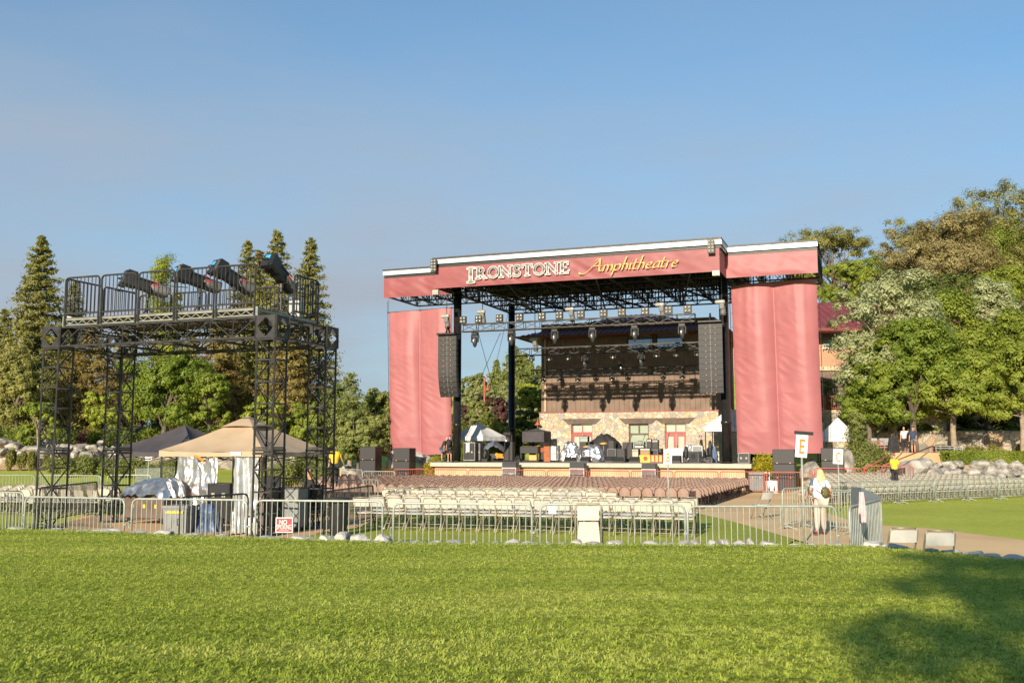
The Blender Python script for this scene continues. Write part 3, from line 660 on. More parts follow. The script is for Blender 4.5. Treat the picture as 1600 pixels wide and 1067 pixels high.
# ---------------------------------------------------------------- tall red banners
def banner(us, vs_, label, seed):
    t = 1.5
    s0, z1 = S(us[0], vs_[0], t); s1, z1b = S(us[1], vs_[1], t); s2, z0 = S(us[2], vs_[2], t); s3, z0b = S(us[3], vs_[3], t)
    T = thing('stage_banner', label, 'banner', wp((s0+s1)/2, t, (z0+z0b)/2), ROT); oc = (s0+s1)/2; oz = (z0+z0b)/2
    off = Vector((seed*11.1, seed*5.7, 0))
    def fn(u, v):
        a = s2+(s3-s2)*u; c = s0+(s1-s0)*u; s = a+(c-a)*v; z = (z0+(z0b-z0)*u)*(1-v)+(z1+(z1b-z1)*u)*v
        ub = (u*2) % 1 if u < 1 else 1.0
        ub = u*2 if u <= .5 else u*2-1
        env = min(1, v*8)*.4+.6*min(1, (1-v)*3.2)
        bil = math.sin(math.pi*ub)**.8*.46*env+.10*math.sin(ub*6.28+v*2.0+seed)*env
        # slanting tension wrinkles from the seams
        k = (1-ub)**1.6
        q = Vector((ub*1.6-v*9.0*.55, v*19+ub*3.0, seed))+off
        wr = (1-abs(mn.noise(q))*2.2)*.034*(k+.08)*min(1, ub*9)*env
        q2 = Vector((u*14, v*1.6, seed*3))
        wr += mn.noise(q2)*.04*v*v
        q3 = Vector((u*7+v*3, v*20, 4))+off; wr += mn.noise(q3)*.008
        return (s-oc, -(bil+wr), z-oz)
    b = MB(); b.grid(fn, 90, 200); b.build('cloth', M['vinyl'], T, smooth=True)
    b = MB(); b.tube([(s0-oc-.1, -.02, z1-oz+.02), (s1-oc+.1, -.02, z1b-oz+.02)], .035, 6)
    b.tube([(s0-oc, -.02, z1-oz), (s0-oc, -.02, ZB-oz+.3)], .012, 4); b.tube([(s1-oc, -.02, z1b-oz), (s1-oc, -.02, ZB-oz+.3)], .012, 4); b.tube([((s0+s1)/2-oc, -.02, (z1+z1b)/2-oz), ((s0+s1)/2-oc, -.02, ZB-oz+.3)], .012, 4)
    b.tube([(s0-oc-.12, .02, ZB-oz), (s2-oc-.12, .02, -1.2)], .018, 4); b.tube([(s1-oc+.12, .02, ZB-oz), (s3-oc+.12, .02, -1.2)], .018, 4)
    for i in range(13):
        f = i/12; za, zb2 = z0+(z1-z0)*f-oz, z0b+(z1b-z0b)*f-oz; xa, xb = s2+(s0-s2)*f-oc, s3+(s1-s3)*f-oc
        b.tube([(xa-.13, .02, za), (xa+.03, -.03, za+.02)], .014, 4); b.tube([(xb+.13, .02, zb2), (xb-.03, -.03, zb2+.02)], .014, 4)  # lacing ties along both side edges, built into the pole's mesh
    for i in range(11): f = i/10; xa = s0+(s1-s0)*f-oc; za = z1+(z1b-z1)*f-oz; b.tube([(xa, -.05, za-.05), (xa, 0, za+.06)], .016, 4)
    b.build('pole_and_lacing', M['galvdark'], T)
banner((607.5, 706.5, 611.5, 706.5), (489, 481.5, 713, 709), 'tall wrinkled red banner hanging left of the stage', 1)
banner((1142, 1275.5, 1153, 1286.5), (447, 435.5, 709, 708), 'tall wrinkled red banner hanging right of the stage', 2)
# ---------------------------------------------------------------- winery building behind the stage
def building():
    tf = 12.6; sl, zst = S(845.5, 645, tf); sr, zst2 = S(1119, 642, tf); zs = (zst+zst2)/2
    se, ze = S(805, 527, 10.4)
    o0 = (sl, tf)
    T = thing('pavilion_building', 'brown board sided pavilion with stone base and dark red hip roof', 'building', wp(0, 0, 0), ROT)
    depth = 10.0
    b = MB()
    # stone wall with three openings
    ops = []
    for (u0, u1, v1) in ((892.5, 925.5, 663), (982, 1013.5, 662.5), (1038.5, 1071.5, 662)):
        a, z = S(u0, v1, tf); c, _ = S(u1, v1, tf); ops.append((a, c, z))
    xs = [sl-.15]+[x for o in ops for x in o[:2]]+[sr+.15]
    for i in range(0, 8, 2): b.b3(xs[i], xs[i+1], tf, tf+.5, DECK-.6, zs)
    for a, c, z in ops: b.b3(a+.002, c-.002, tf+.003, tf+.5, z, zs-.002)
    b.b3(sl-.15, sl+.4, tf+.5, tf+depth, DECK-.6, zs); b.b3(sr-.4, sr+.15, tf+.5, tf+depth, DECK-.6, zs)
    b.build('stone_wall', M['stone'], T)
    b = MB(); b.b3(sl-.2, sr+.2, tf-.05, tf+.3, zs, zs+.07); b.build('sill_course', M['redroof'], T)
    b = MB(); b.b3(sl, sr, tf+.08, tf+depth, zs+.07, ze+1.2); b.build('upper_wall', M['siding'], T)
    for s in (sl+.35, sr-.35): b = MB(); b.tube([(s, tf+.0, zs+.1), (s, tf+.0, ze+.3)], .07, 6); b.build('downpipe', M['cream'], T)
    for i, (a, c, z) in enumerate(ops):
        m = (a+c)/2; w = c-a
        b = MB(); zz = z+.02
        b.add([(a-.75, tf-.06, zz+.42), (c+.75, tf-.06, zz+.42), (c+.25, tf-.06, zz), (a-.25, tf-.06, zz), (a-.75, tf+.1, zz+.42), (c+.75, tf+.1, zz+.42), (c+.25, tf+.1, zz), (a-.25, tf+.1, zz)], [(0, 1, 2, 3), (7, 6, 5, 4), (0, 4, 5, 1), (3, 2, 6, 7), (1, 5, 6, 2), (0, 3, 7, 4)])
        b.build('lintel', M['timber'], T)
        if i != 1:
            D = MB(); t0, t1 = tf+.22, tf+.30
            for k in (0, 1):
                x0 = a+k*w/2+.02; x1 = x0+w/2-.04
                D.b3(x0, x0+.16, t0, t1, DECK, z-.7); D.b3(x1-.16, x1, t0, t1, DECK, z-.7); D.b3(x0+.16, x1-.16, t0, t1, z-.95, z-.7); D.b3(x0+.16, x1-.16, t0, t1, DECK, DECK+.3)
            D.b3(a, c, t0-.02, t1, z-.7, z-.6); D.b3(m-.04, m+.04, t0-.015, t1, z-.6, z-.05); D.b3(a, a+.06, t0-.02, t1, DECK, z); D.b3(c-.06, c, t0-.02, t1, DECK, z)
            d = D.build('double_door', M['doorred'], T)
            G = MB(); G.b3(a+.1, c-.1, tf+.26, tf+.28, DECK+.2, z-.04); G.build('pane', M['glass'], d)
            Hh = MB(); Hh.box((m+.1, tf+.17, DECK+1.05), (.05, .08, .2)); Hh.build('handle', M['blackst'], d)
        else:
            D = MB(); t0, t1 = tf+.2, tf+.30
            D.b3(a, c, t0, t1, z-.1, z); D.b3(a, a+.1, t0, t1, DECK, z-.1); D.b3(c-.1, c, t0, t1, DECK, z-.1); D.b3(a+.1, c-.1, t0, t1, z-.82, z-.7); D.b3(m-.06, m+.06, t0, t1, z-.7, z-.1)
            d = D.build('window', M['timber'], T); G = MB(); G.b3(a+.1, c-.1, tf+.26, tf+.28, DECK, z-.1); G.build('pane', M['sageglass'], d)
    for (u0, u1, v0, v1, mm) in ((982, 1019, 524, 543, 'skyglass'), (1027, 1066, 521, 541, 'skyglass')):
        a, z1 = S(u0, v0, tf); c, z0 = S(u1, v1, tf)
        D = MB()
        D.b3(a-.12, a, tf-.02, tf+.06, z0, z1+.5); D.b3(c, c+.12, tf-.02, tf+.06, z0, z1+.5); D.b3(a, c, tf-.02, tf+.06, z1, z1+.1); D.b3(a-.12, c+.12, tf-.02, tf+.06, z0-.12, z0); D.b3(a-.12, c+.12, tf-.02, tf+.06, z1+.5, z1+.6)
        d = D.build('window', M['blackst'], T); G = MB(); G.b3(a, c, tf+.0, tf+.03, z0, z1); G.b3(a, c, tf+.0, tf+.03, z1+.1, z1+.5); G.build('pane', M[mm], d)
    # hip roof: eaves, slopes to a short ridge
    s1 = sr+(sl-se); t0, t1 = 10.4, tf+depth+2.0; rz = 13.2; m0, m1 = (se+s1)/2-1.2, (se+s1)/2+1.2; tm = (t0+t1)/2
    b = MB(); th = .25
    P = [(se, t0, ze), (s1, t0, ze), (s1, t1, ze), (se, t1, ze), (m0, tm, rz), (m1, tm, rz)]
    b.add(P, [(0, 1, 5, 4), (1, 2, 5), (2, 3, 4, 5), (3, 0, 4), (3, 2, 1, 0)])
    k = 0
    for i in range(40):       # standing seams on the front and left slopes
        s = se+(s1-se)*i/39; f = (s-se)/(m0-se) if s < m0 else ((s1-s)/(s1-m1) if s > m1 else 1); f = max(0, min(1, f))
        if f > .03: b.bar((s, t0, ze+.03), (s, t0+(tm-t0)*f, ze+(rz-ze)*f+.03), .05)
    for i in range(26):
        t = t0+(t1-t0)*i/25; f = 1-abs(t-tm)/(tm-t0)
        if f > .03: b.bar((se, t, ze+.03), (se+(m0-se)*f, t, ze+(rz-ze)*f+.03), .05)
    rf = b.build('roof', M['redroof'], T)
    b = MB(); b.tube([(se, t0, ze), (s1, t0, ze)], .07, 6); b.tube([(se, t0, ze), (se, t1, ze)], .07, 6); b.build('gutter', M['timber'], rf)
    # right hand annex seen beyond the banner
    Y = 80
    p = at(1262, 560, 84.5); A = p.x
    an = thing('terrace_annex', 'salmon walled annex with red metal roof above stone terrace', 'building', (0, 0, 0), 0)
    zr, zE, zS, zW = at(1300, 477, 86).z, at(1300, 512, 82).z, at(1300, 572, 84).z, at(1300, 618, 84).z
    b = MB(); b.add([(A, 82, zE), (40, 82, zE), (40, 90, zr+.8), (A, 90, zr+.8), (A, 82, zE-.25), (40, 82, zE-.25), (40, 90, zE-.25), (A, 90, zE-.25)], [(0, 1, 2, 3), (4, 7, 6, 5), (0, 4, 5, 1), (1, 5, 6, 2), (2, 6, 7, 3), (3, 7, 4, 0)])
    for i in range(22): x = A+.4+i*.65; b.bar((x, 82, zE+.03), (x, 90, zr+.83), .06)
    b.build('roof', M['redroof'], an)
    b = MB(); b.b3(A+.3, 40, 84.5, 90, zS, zE-.1); b.build('upper_wall', M['salmon'], an)
    b = MB(); b.b3(A+.3, 40, 84.3, 90, zS-.35, zS-.004); b.build('string_course', M['cream'], an)
    b = MB(); b.b3(A+.3, 40, 84.5, 90, zW-1, zS-.354); b.build('lower_wall', M['siding'], an)
    b = MB(); q0 = at(1286, 525, 84.4); q1 = at(1300, 543, 84.4); b.b3(q0.x, q1.x+2.6, 84.40, 84.47, q1.z, q0.z-.1); w = b.build('window', M['sageglass'], an)
    b = MB(); b.b3(q0.x-.1, q1.x+2.7, 84.34, 84.42, q1.z-.12, q1.z-.0); b.build('sill', M['white'], w)
    # stone terrace wall with coping and a red railing on it
    zc = at(1300, 640, 77).z
    tw = thing('terrace_wall', 'tall mixed stone terrace wall behind the white tent', 'wall', (0, 0, 0), 0)
    b = MB(); b.b3(A-1, 33.5, 77, 77.6, .9, zc-.25); b.build('stonework', M['stone'], tw)
    b = MB(); b.b3(A-1, 33.5, 76.9, 77.7, zc-.25, zc); b.build('coping', M['cream'], tw)
    b = MB(); b.b3(A-1, 33.5, 77.7, 84.4, zc-.5, zc-.05); b.build('terrace_floor', M['path'], tw)
    rl = thing('terrace_railing', 'red railing standing on the stone terrace wall', 'railing', (A-1, 77.15, zc), 0)
    L = 33.5-A+1; b = MB(); b.bar((0, 0, 1.05), (L, 0, 1.05), .08); b.bar((0, 0, .12), (L, 0, .12), .05); b.build('rails', M['redst'], rl)
    for i in range(6): b = MB(); b.bar((i*L/5.0+.05*(i == 0), 0, .0), (i*L/5.0+.05*(i == 0), 0, 1.1), .13); b.build('post', M['redst'], rl)
    b = MB()
    for i in range(int(L/.14)): b.bar((i*.14, 0, .12), (i*.14, 0, 1.02), .03)
    b.build('balusters', M['redst'], rl)
building()
# ---------------------------------------------------------------- lighting rig hung under the stage roof
def rig_truss(ua, va, ub, vb, t, label, hgt=.5):
    (s0, z0), (s1, z1) = S(ua, va, t), S(ub, vb, t); z = (z0+z1)/2
    T = thing('lighting_truss', label, 'truss', wp((s0+s1)/2, t, z), ROT, 'lighting trusses under the stage roof'); L = s1-s0
    b = MB(); truss(b, (-L/2, 0, 0), (L/2, 0, 0), .42, hgt, 1.15, .04, .024)
    b.build('lattice', M['towerst'], T)
    b = MB()
    for k in range(3): b.tube([(-L/2, -.05+.1*k, -.26), (-L/4, .02, -.24-.03*k), (0, -.05+.1*k, -.27), (L/4, 0, -.24), (L/2, .05*k, -.28)], .02, 5)
    b.build('cable_loom', M['black'], T)
    return T, s0, s1, z
RT = [rig_truss(722, 513, 1086, 496.5, .3, 'front lighting truss with lamp clusters on top, nearest the audience'),
      rig_truss(806, 551.5, 1095, 539.5, 6, 'middle lighting truss crossing below the pavilion windows'),
      rig_truss(832, 584, 1094, 576, 9, 'rear lighting truss against the brown boarded wall'),]
def blinder(loc, label):
    T = thing('blinder_lamp', label, 'stage lamp', loc, ROT, 'four lamp clusters on the front truss')
    b = MB(); b.box((0, 0, .3), (.5, .16, .5), None, .02); b.bar((0, .05, 0), (0, .05, .3), .06); b.build('housing', M['blackst'], T)
    for i in (-1, 1):
        for j in (-1, 1): b = MB(); b.ball((i*.115, -.08, .3+j*.115), (.082, .05, .082), 10, 6); b.build('lamp', M['lens'], T, smooth=True)
    return T
T0, s0_, s1_, z0_ = RT[0]
BL0 = None
bx = [724, 748.5, 781, 812.5, 847, 874.5, 908, 943.5, 972, 1008.6, 1045, 1075]
for i, u in enumerate(bx):
    s, _ = S(u, 500, .3); loc = wp(s, .25, z0_+.27); lb = f'four lamp cluster on top of the front truss, {ordw(i)} from its left end'
    if BL0 is None: BL0 = blinder(loc, lb)
    else: dup(BL0, loc, ROT, lb)
def moving_head(loc, label, k=1.0):
    T = thing('moving_head_light', label, 'stage light', loc, ROT, 'moving head lights hanging from the trusses')
    b = MB(); b.box((0, 0, -.1*k), (.42*k, .3*k, .2*k), None, .02); b.bar((-.1*k, 0, 0), (-.1*k, 0, .2*k), .04); b.bar((.1*k, 0, 0), (.1*k, 0, .2*k), .04); b.build('base', M['blackst'], T)
    b = MB()
    for s in (-1, 1): b.box((s*.23*k, 0, -.42*k), (.07*k, .16*k, .5*k), None, .015)
    b.box((0, 0, -.215*k), (.5*k, .16*k, .05*k)); b.build('yoke', M['blackst'], T)
    b = MB(); b.smooth = True; b.lathe([(.05*k, -1.02*k), (.12*k, -.92*k), (.185*k, -.66*k), (.2*k, -.5*k), (.17*k, -.34*k), (.08*k, -.27*k)], (0, 0, 0), 12); b.build('lamp_head', M['galvdark'], T)
    b = MB(); b.smooth = True; b.ball((-.03*k, -.15*k, -.6*k), (.09*k, .08*k, .22*k), 8, 6); b.build('cover_vent', M['chromelamp'], T)
    return T
MH0 = None
def mh(u, v, t, lb):
    global MH0
    s, z = S(u, v, t); loc = wp(s, t, z)
    if MH0 is None: MH0 = moving_head(loc, lb)
    else: return dup(MH0, loc, ROT, lb)
for i, u in enumerate((742, 799, 867, 926, 992, 1066)):
    s, _ = S(u, 520, .3); loc = wp(s, .3, z0_-.33); lb = f'large moving head light hanging under the front truss, {ordw(i)} from the left'
    if MH0 is None: MH0 = moving_head(loc, lb)
    else: dup(MH0, loc, ROT, lb)
z1_ = RT[1][3]; z2_ = RT[2][3]
for i, u in enumerate((914, 1002)):
    s, _ = S(u, 550, 6); dup(MH0, wp(s, 6, z1_-.33), ROT, f'large moving head light under the middle truss, {"left" if i == 0 else "right"} one of the pair')
def wash(loc, label):
    T = thing('wash_light', label, 'stage light', loc, ROT, 'small round wash lights under the trusses')
    b = MB(); b.box((0, 0, -.06), (.26, .2, .12), None, .01); b.build('base', M['blackst'], T)
    b = MB()
    for s in (-1, 1): b.box((s*.18, 0, -.24), (.04, .1, .3))
    b.build('yoke', M['blackst'], T)
    b = MB(); b.smooth = True; b.ball((0, 0, -.32), (.15, .15, .17), 10, 6); b.build('lamp_head', M['galvdark'], T)
    b = MB(); b.smooth = True; b.ball((0, -.12, -.36), (.09, .05, .09), 8, 5); b.build('lens', M['lens'], T)
    return T
WL0 = None
for t, z, us, nm in ((6, z1_, (831, 859, 888, 958, 1026, 1057, 1090), 'middle'), (9, z2_, (849, 875, 903, 931, 956, 981, 1036, 1066), 'rear')):
    for i, u in enumerate(us):
        s, _ = S(u, 560, t); loc = wp(s, t, z-.27); lb = f'small round wash light under the {nm} truss, {ordw(i)} from the left'
        if WL0 is None: WL0 = wash(loc, lb)
        else: dup(WL0, loc, ROT, lb)
s, _ = S(967, 560, 6.5); wk = dup(MH0, wp(s, 6.8, z1_-.9), ROT+1.2, 'tilted moving head light below the middle truss at the stage centre'); wk.scale = (.7, .7, .7)
def hoist(u, v, t, label, drop):
    s, z = S(u, v, t); T = thing('chain_hoist', label, 'hoist', wp(s, t, z), ROT, 'chain hoists carrying the rig')
    b = MB(); b.box((0, 0, 0), (.3, .3, .42), None, .03); b.smooth = True; b.lathe([(.16, -.5), (.2, -.35), (.14, .1)], (.05, .05, -.1), 10); b.build('motor', M['case'], T)
    b = MB(); b.smooth = True; b.lathe([(.1, -.3), (.13, -.2), (.13, .2), (.1, .3)], (-.12, 0, .26), 10, Matrix.Rotation(R(90), 3, 'Y')); b.build('drum', M['lens'], T)
    b = MB(); b.tube([(0, 0, .2), (0, 0, ZB+.2-z)], .028, 5); b.tube([(.04, 0, -.4), (.04, 0, -drop)], .02, 5); b.build('chain', M['galvdark'], T)
    return T
for i, (u, v, t, d, w) in enumerate(((754, 493, .4, .9, 'front truss, left one'), (893, 489, .4, .9, 'front truss, middle one'), (1034, 482, .4, .9, 'front truss, right one'), (698, 500, -.6, 1.2, 'left line array'), (1328-200, 478, -.6, 1.2, 'right line array'), (836, 536, 6, .6, 'middle truss, left end'))):
    hoist(u, v, t, f'chain hoist hanging above the {w}', d)
# ---------------------------------------------------------------- curved line arrays
def line_array(u0, u1, v0, v1, t, curve, label):
    n = 12; (sa, za), (sb, _) = S(u0, v0, t), S(u1, v0, t); _, zb = S((u0+u1)/2, v1, t); w = sb-sa; hgt = (za-zb)/n*1.05
    T = thing('line_array', label, 'loudspeaker', wp((sa+sb)/2, t, za), ROT, 'line array loudspeakers beside the stage')
    ang = 0; p = Vector((0, 0, 0))
    b = MB(); b.b3(-w/2, w/2, -.3, .5, 0, .12, .02); b.bar((0, -.2, .1), (0, .1, .6), .08); b.bar((0, .5, .1), (0, .1, .6), .08); b.build('fly_frame', M['blackst'], T)
    for i in range(n):
        ang += curve*(i/n)**2.4
        d = Vector((0, math.sin(ang), -math.cos(ang))); c = p+d*hgt*.5; rot = Matrix.Rotation(ang, 3, 'X')
        q = MB()
        dp = .62
        def loc(x, y, z, c=c, rot=rot): return rot @ Vector((x, y, z))+c
        hh = hgt/2*.97
        q.add([loc(-w/2, 0, -hh), loc(w/2, 0, -hh), loc(w/2*.82, dp, -hh*.75), loc(-w/2*.82, dp, -hh*.75), loc(-w/2, 0, hh), loc(w/2, 0, hh), loc(w/2*.82, dp, hh*.75), loc(-w/2*.82, dp, hh*.75)], [(3, 2, 1, 0), (4, 5, 6, 7), (0, 1, 5, 4), (1, 2, 6, 5), (2, 3, 7, 6), (3, 0, 4, 7)])
        cb = q.build('cabinet', M['black'], T)
        g = MB()
        for s in (-1, 1): g.box(loc(s*w*.245, -.012, 0), (w*.47, .02, hgt*.86), rot)
        g.mi = 1
        for s in (-1, 1): g.box(loc(s*w*.2, -.03, -hh*.8), (.05, .02, .035), rot)
        g.mi = 2; g.box(loc(0, -.012, 0), (w*.03, .03, hgt*.9), rot)
        g.build('grille', [M['grille'], M['gold'], M['case']], cb)
        p = p+d*hgt
    return T
line_array(684.5, 713, 524, 617, -.9, .15, 'curved black line array hanging in front of the left banner')
line_array(1091, 1128, 505, 609, -.9, .035, 'straight black line array hanging beside the right banner')
# ---------------------------------------------------------------- follow spot tower on the left
TO = Vector((-12.35, 27.0, 0)); TW, TL = 6.8, 2.4
def tp(s, t, z=0): return Vector((TO.x+CT*s+ST*t, TO.y-ST*s+CT*t, z))
def tower():
    T = thing('follow_spot_tower', 'black box truss tower on four lattice legs with railed platform', 'tower', TO, ROT)
    zb, zt = 4.84, 5.40
    for s, t in ((0, 0), (TW, 0), (0, TL), (TW, TL)):
        b = MB(); w = .26
        for i, j in ((-1, -1), (1, -1), (1, 1), (-1, 1)): b.bar((s+i*w, t+j*w, 0), (s+i*w, t+j*w, zb), .056, 6)
        n = 9; st = zb/n
        for k in range(n+1):
            z = k*st+(.03 if k == 0 else (-.03 if k == n else 0)); c = [(s-w, t-w), (s+w, t-w), (s+w, t+w), (s-w, t+w)]
            for a in range(4):
                p, q = c[a], c[(a+1) % 4]; b.bar((*p, z), (*q, z), .036)
                if k < n: b.bar((*(p if (k+a) % 2 else q), z), (*(q if (k+a) % 2 else p), z+st), .019)
        b.b3(s-w-.05, s+w+.05, t-w-.05, t+w+.05, 0, .05); b.b3(s-w-.03, s+w+.03, t-w-.03, t+w+.03, 1.98, 2.04); b.b3(s-w-.03, s+w+.03, t-w-.03, t+w+.03, 2.06, 2.12)
        lg = b.build('leg', M['towerst'], T)
        # corner block: cube with diamond cut-outs on each face
        b = MB(); a = .30; z = (zb+zt)/2; hz = (zt-zb)/2+.005
        for nx, ny in ((0, -1), (1, 0), (0, 1), (-1, 0)):
            tx, ty = -ny, nx
            P = lambda u, v: (s+nx*a+tx*u*a, t+ny*a+ty*u*a, z+v*hz)
            for sx in (-1, 1):
                for sz in (-1, 1): b.add([P(sx, sz), P(sx*.08, sz), P(sx*.08, sz*.78), P(sx*.78, sz*.08), P(sx, sz*.08)], [(0, 1, 2, 3, 4)])
                b.add([P(sx, .08), P(sx*.78, .08), P(sx*.78, -.08), P(sx, -.08)], [(0, 1, 2, 3)])
                b.add([P(.08, sx), P(-.08, sx), P(-.08, sx*.78), P(.08, sx*.78)], [(0, 1, 2, 3)])
        for i, j in ((-1, -1), (1, -1), (1, 1), (-1, 1)): b.bar((s+i*a*.96, t+j*a*.96, z-hz), (s+i*a*.96, t+j*a*.96, z+hz), .05)
        b.build('corner_block', M['towerst'], T)
    zc = (zb+zt)/2
    for p0, p1 in (((.3, 0), (TW-.3, 0)), ((.3, TL), (TW-.3, TL)), ((0, .3), (0, TL-.3)), ((TW, .3), (TW, TL-.3))):
        b = MB(); truss(b, (*p0, zc), (*p1, zc), .5, .5, .68, .03, .017); b.build('top_truss', M['towerst'], T)
    for s in (1.6, 3.2, 4.8):
        b = MB(); b.bar((s, .26, zc+.2), (s, TL-.26, zc+.2), .06); b.bar((s, .26, zc-.2), (s, TL-.26, zc-.2), .06)
        for k in range(4): b.bar((s, .3+k*.47, zc-.2 if k % 2 else zc+.2), (s, .3+(k+1)*.47, zc+.2 if k % 2 else zc-.2), .03)
        b.build('cross_beam', M['towerst'], T)
    # platform sections with zigzag aluminium edges
    d0, n, sw = .32, 5, 1.225; t0, t1 = -.16, 2.62; zd = zt+.02
    b = MB()
    for i in range(n):
        x0, x1 = d0+i*sw+.03, d0+(i+1)*sw-.03
        b.b3(x0, x1, t0, t1, zd+.19, zd+.22)
    b.build('platform_top', M['timber'], T)
    b = MB()
    for i in range(n):
        x0, x1 = d0+i*sw+.03, d0+(i+1)*sw-.03
        for t in (t0, t1):
            b.b3(x0, x1, t-.02, t+.02, zd+.14, zd+.19); b.b3(x0, x1, t-.02, t+.02, zd, zd+.035)
            for k in range(8):
                a, c = x0+(x1-x0)*k/8, x0+(x1-x0)*(k+1)/8
                b.bar((a, t, zd+.035 if k % 2 else zd+.14), (c, t, zd+.14 if k % 2 else zd+.035), .018)
        b.b3(x0-.035, x0+.035, t0-.05, t0+.03, zd-.02, zd+.23)
    x = d0+n*sw; b.b3(x-.035, x+.05, t0-.05, t0+.03, zd-.02, zd+.23)
    for x in (d0-.02, d0+n*sw+.02): b.b3(x-.015, x+.015, t0+.04, t1, zd+.12, zd+.19); b.b3(x-.015, x+.015, t0+.04, t1, zd, zd+.03); [b.bar((x, t0+k*.3, zd+.03 if k % 2 else zd+.12), (x, t0+(k+1)*.3, zd+.12 if k % 2 else zd+.03), .018) for k in range(9)]
    b.build('platform_edge', M['edgealu'], T)
    # guard rails
    def rail(pa, pb, zl, ht, nb, rc=.1):
        pa, pb = Vector((*pa, zl)), Vector((*pb, zl)); d = (pb-pa); L = d.length; d.normalize()
        b = MB(); up = Vector((0, 0, 1)); pts = [pa-up*.22]
        pts += [pa+up*(ht-rc)]+[pa+d*rc*(1-math.cos(R(a)))+up*(ht-rc+rc*math.sin(R(a))) for a in (30, 60, 90)]
        pts += [pb-d*rc*(1-math.sin(R(a)))+up*(ht-rc+rc*math.cos(R(a))) for a in (0, 30, 60, 90)]+[pb-up*.22]
        b.tube(pts, .026, 6); b.bar(pa+up*.1, pb+up*.1, .045)
        for i in range(1, nb+1): q = pa+d*L*i/(nb+1); b.bar(q+up*.1, q+up*(ht-.01), .022)
        b.build('guard_rail', M['towerst'], T)
    zl = zd+.22
    for i in range(n):
        x0, x1 = d0+i*sw+.04, d0+(i+1)*sw-.04
        rail((x0, t0-.06), (x1, t0-.06), zl, 1.08, 8); rail((x0, t1+.04), (x1, t1+.04), zl, 1.02, 8)
    rail((d0+n*sw+.05, 1.42), (d0+n*sw+.05, 2.62), zl, 1.08, 8); rail((d0-.03, -.1), (d0-.03, 1.2), zl, 1.08, 8); rail((d0-.03, 1.28), (d0-.03, 2.58), zl, 1.08, 8)
    return zl
TZ = tower()
def spot_xy(u, t):
    a, _ = slopes(u, 430); s = (a*(TO.y+CT*t)-TO.x-ST*t)/(CT+a*ST); return s
def follow_spot(u, yaw, tilt, label, zp=1.0):
    s = spot_xy(u, 1.3); T = thing('follow_spot', label, 'follow spot', tp(s, 1.3, TZ), -yaw, 'follow spots on the tower platform'); T.scale = (.92,)*3; zp /= .94
    b = MB(); b.tube([(0, 0, .12), (0, 0, zp)], .035, 8)
    for k in range(3):
        a = R(90+120*k); b.tube([(0, 0, .42), (math.cos(a)*.48, math.sin(a)*.48, .02)], .022, 6); b.tube([(0, 0, .2), (math.cos(a)*.3, math.sin(a)*.3, .17)], .014, 5)
    b.tube([(0, 0, zp-.12), (0, 0, zp)], .07, 8); b.build('tripod', M['galvdark'], T)
    rot = Matrix.Rotation(R(-tilt), 3, 'X'); c = Vector((0, 0, zp+.22)); q = lambda x, y, z: rot @ Vector((x, y, z))+c
    b = MB()
    for sx in (-1, 1): b.tube([(0, 0, zp), (sx*.21, 0, zp+.02), q(sx*.21, 0, 0)], .02, 6)
    b.build('yoke', M['blackst'], T)
    b = MB(); b.box(q(0, -.55, .02), (.38, .46, .46), rot, .05); b.box(q(0, -.54, .27), (.22, .3, .08), rot, .02); b.box(q(0, -.15, .0), (.32, .5, .36), rot, .04)
    b.box(q(0, -.72, -.2), (.28, .2, .14), rot, .02)
    lh = b.build('lamp_house', M['black'], T)
    b = MB(); b.smooth = True; Rr = rot @ Matrix.Rotation(R(-90), 3, 'X'); b.lathe([(.16, 0), (.165, .3), (.17, .56), (.175, .6)], q(0, .02, .02), 14, Rr); b.build('barrel', M['case'], T)
    b = MB(); b.box(q(0, .25, -.15), (.26, .6, .06), rot); b.tube([q(.18, -.4, .1), q(.19, .2, .14)], .014, 5); b.build('rail', M['blackst'], T)
    b = MB(); b.box(q(0, -.785, .08), (.16, .02, .12), rot); b.build('sticker', M['sticker'], lh)
    b = MB(); b.box(q(0, .12, .2), (.12, .16, .025), rot); b.box(q(.163, .2, .06), (.02, .2, .05), rot); b.build('red_tag', M['signred'], lh)
    b = MB(); b.tube([q(-.08, -.77, -.05), q(-.08, -.87, -.05), q(.08, -.87, -.05), q(.08, -.77, -.05)], .015, 5); b.tube([q(-.1, -.8, -.28), q(-.14, -.86, -.4), q(.05, -.8, -.45), q(.0, -.3, -.3)], .014, 5); b.build('handle', M['blackst'], T)
    return T
follow_spot(232, R(62), 16, 'follow spot lamp with grey barrel, leftmost on the tower platform', .82)
follow_spot(313, R(52), 14, 'follow spot lamp pointing right, second from the left on the tower', .86)
follow_spot(367, R(45), 25, 'follow spot lamp tilted steeply down, third on the tower', .84)
follow_spot(440, R(24), 31, 'follow spot lamp aimed at the stage, rightmost on the tower', .84)
for u, t, lb in ((112, 2.3, 'small pale ballast box at the left end of the tower platform'), (464, 2.0, 'small pale ballast box at the right end of the tower platform')):
    s = spot_xy(u, t); T = thing('ballast_box', lb, 'box', tp(s, t, TZ), ROT, 'ballast boxes on the tower platform')
    b = MB(); b.box((0, 0, .24), (.34, .22, .46), None, .015); b.build('case', M['alu'], T)
    for k in (-1, 1): b = MB(); b.tube([(k*.1, -.05, .47), (k*.1, -.05, .52), (k*.1, .05, .52), (k*.1, .05, .47)], .012, 5); b.build('handle', M['blackst'], T)
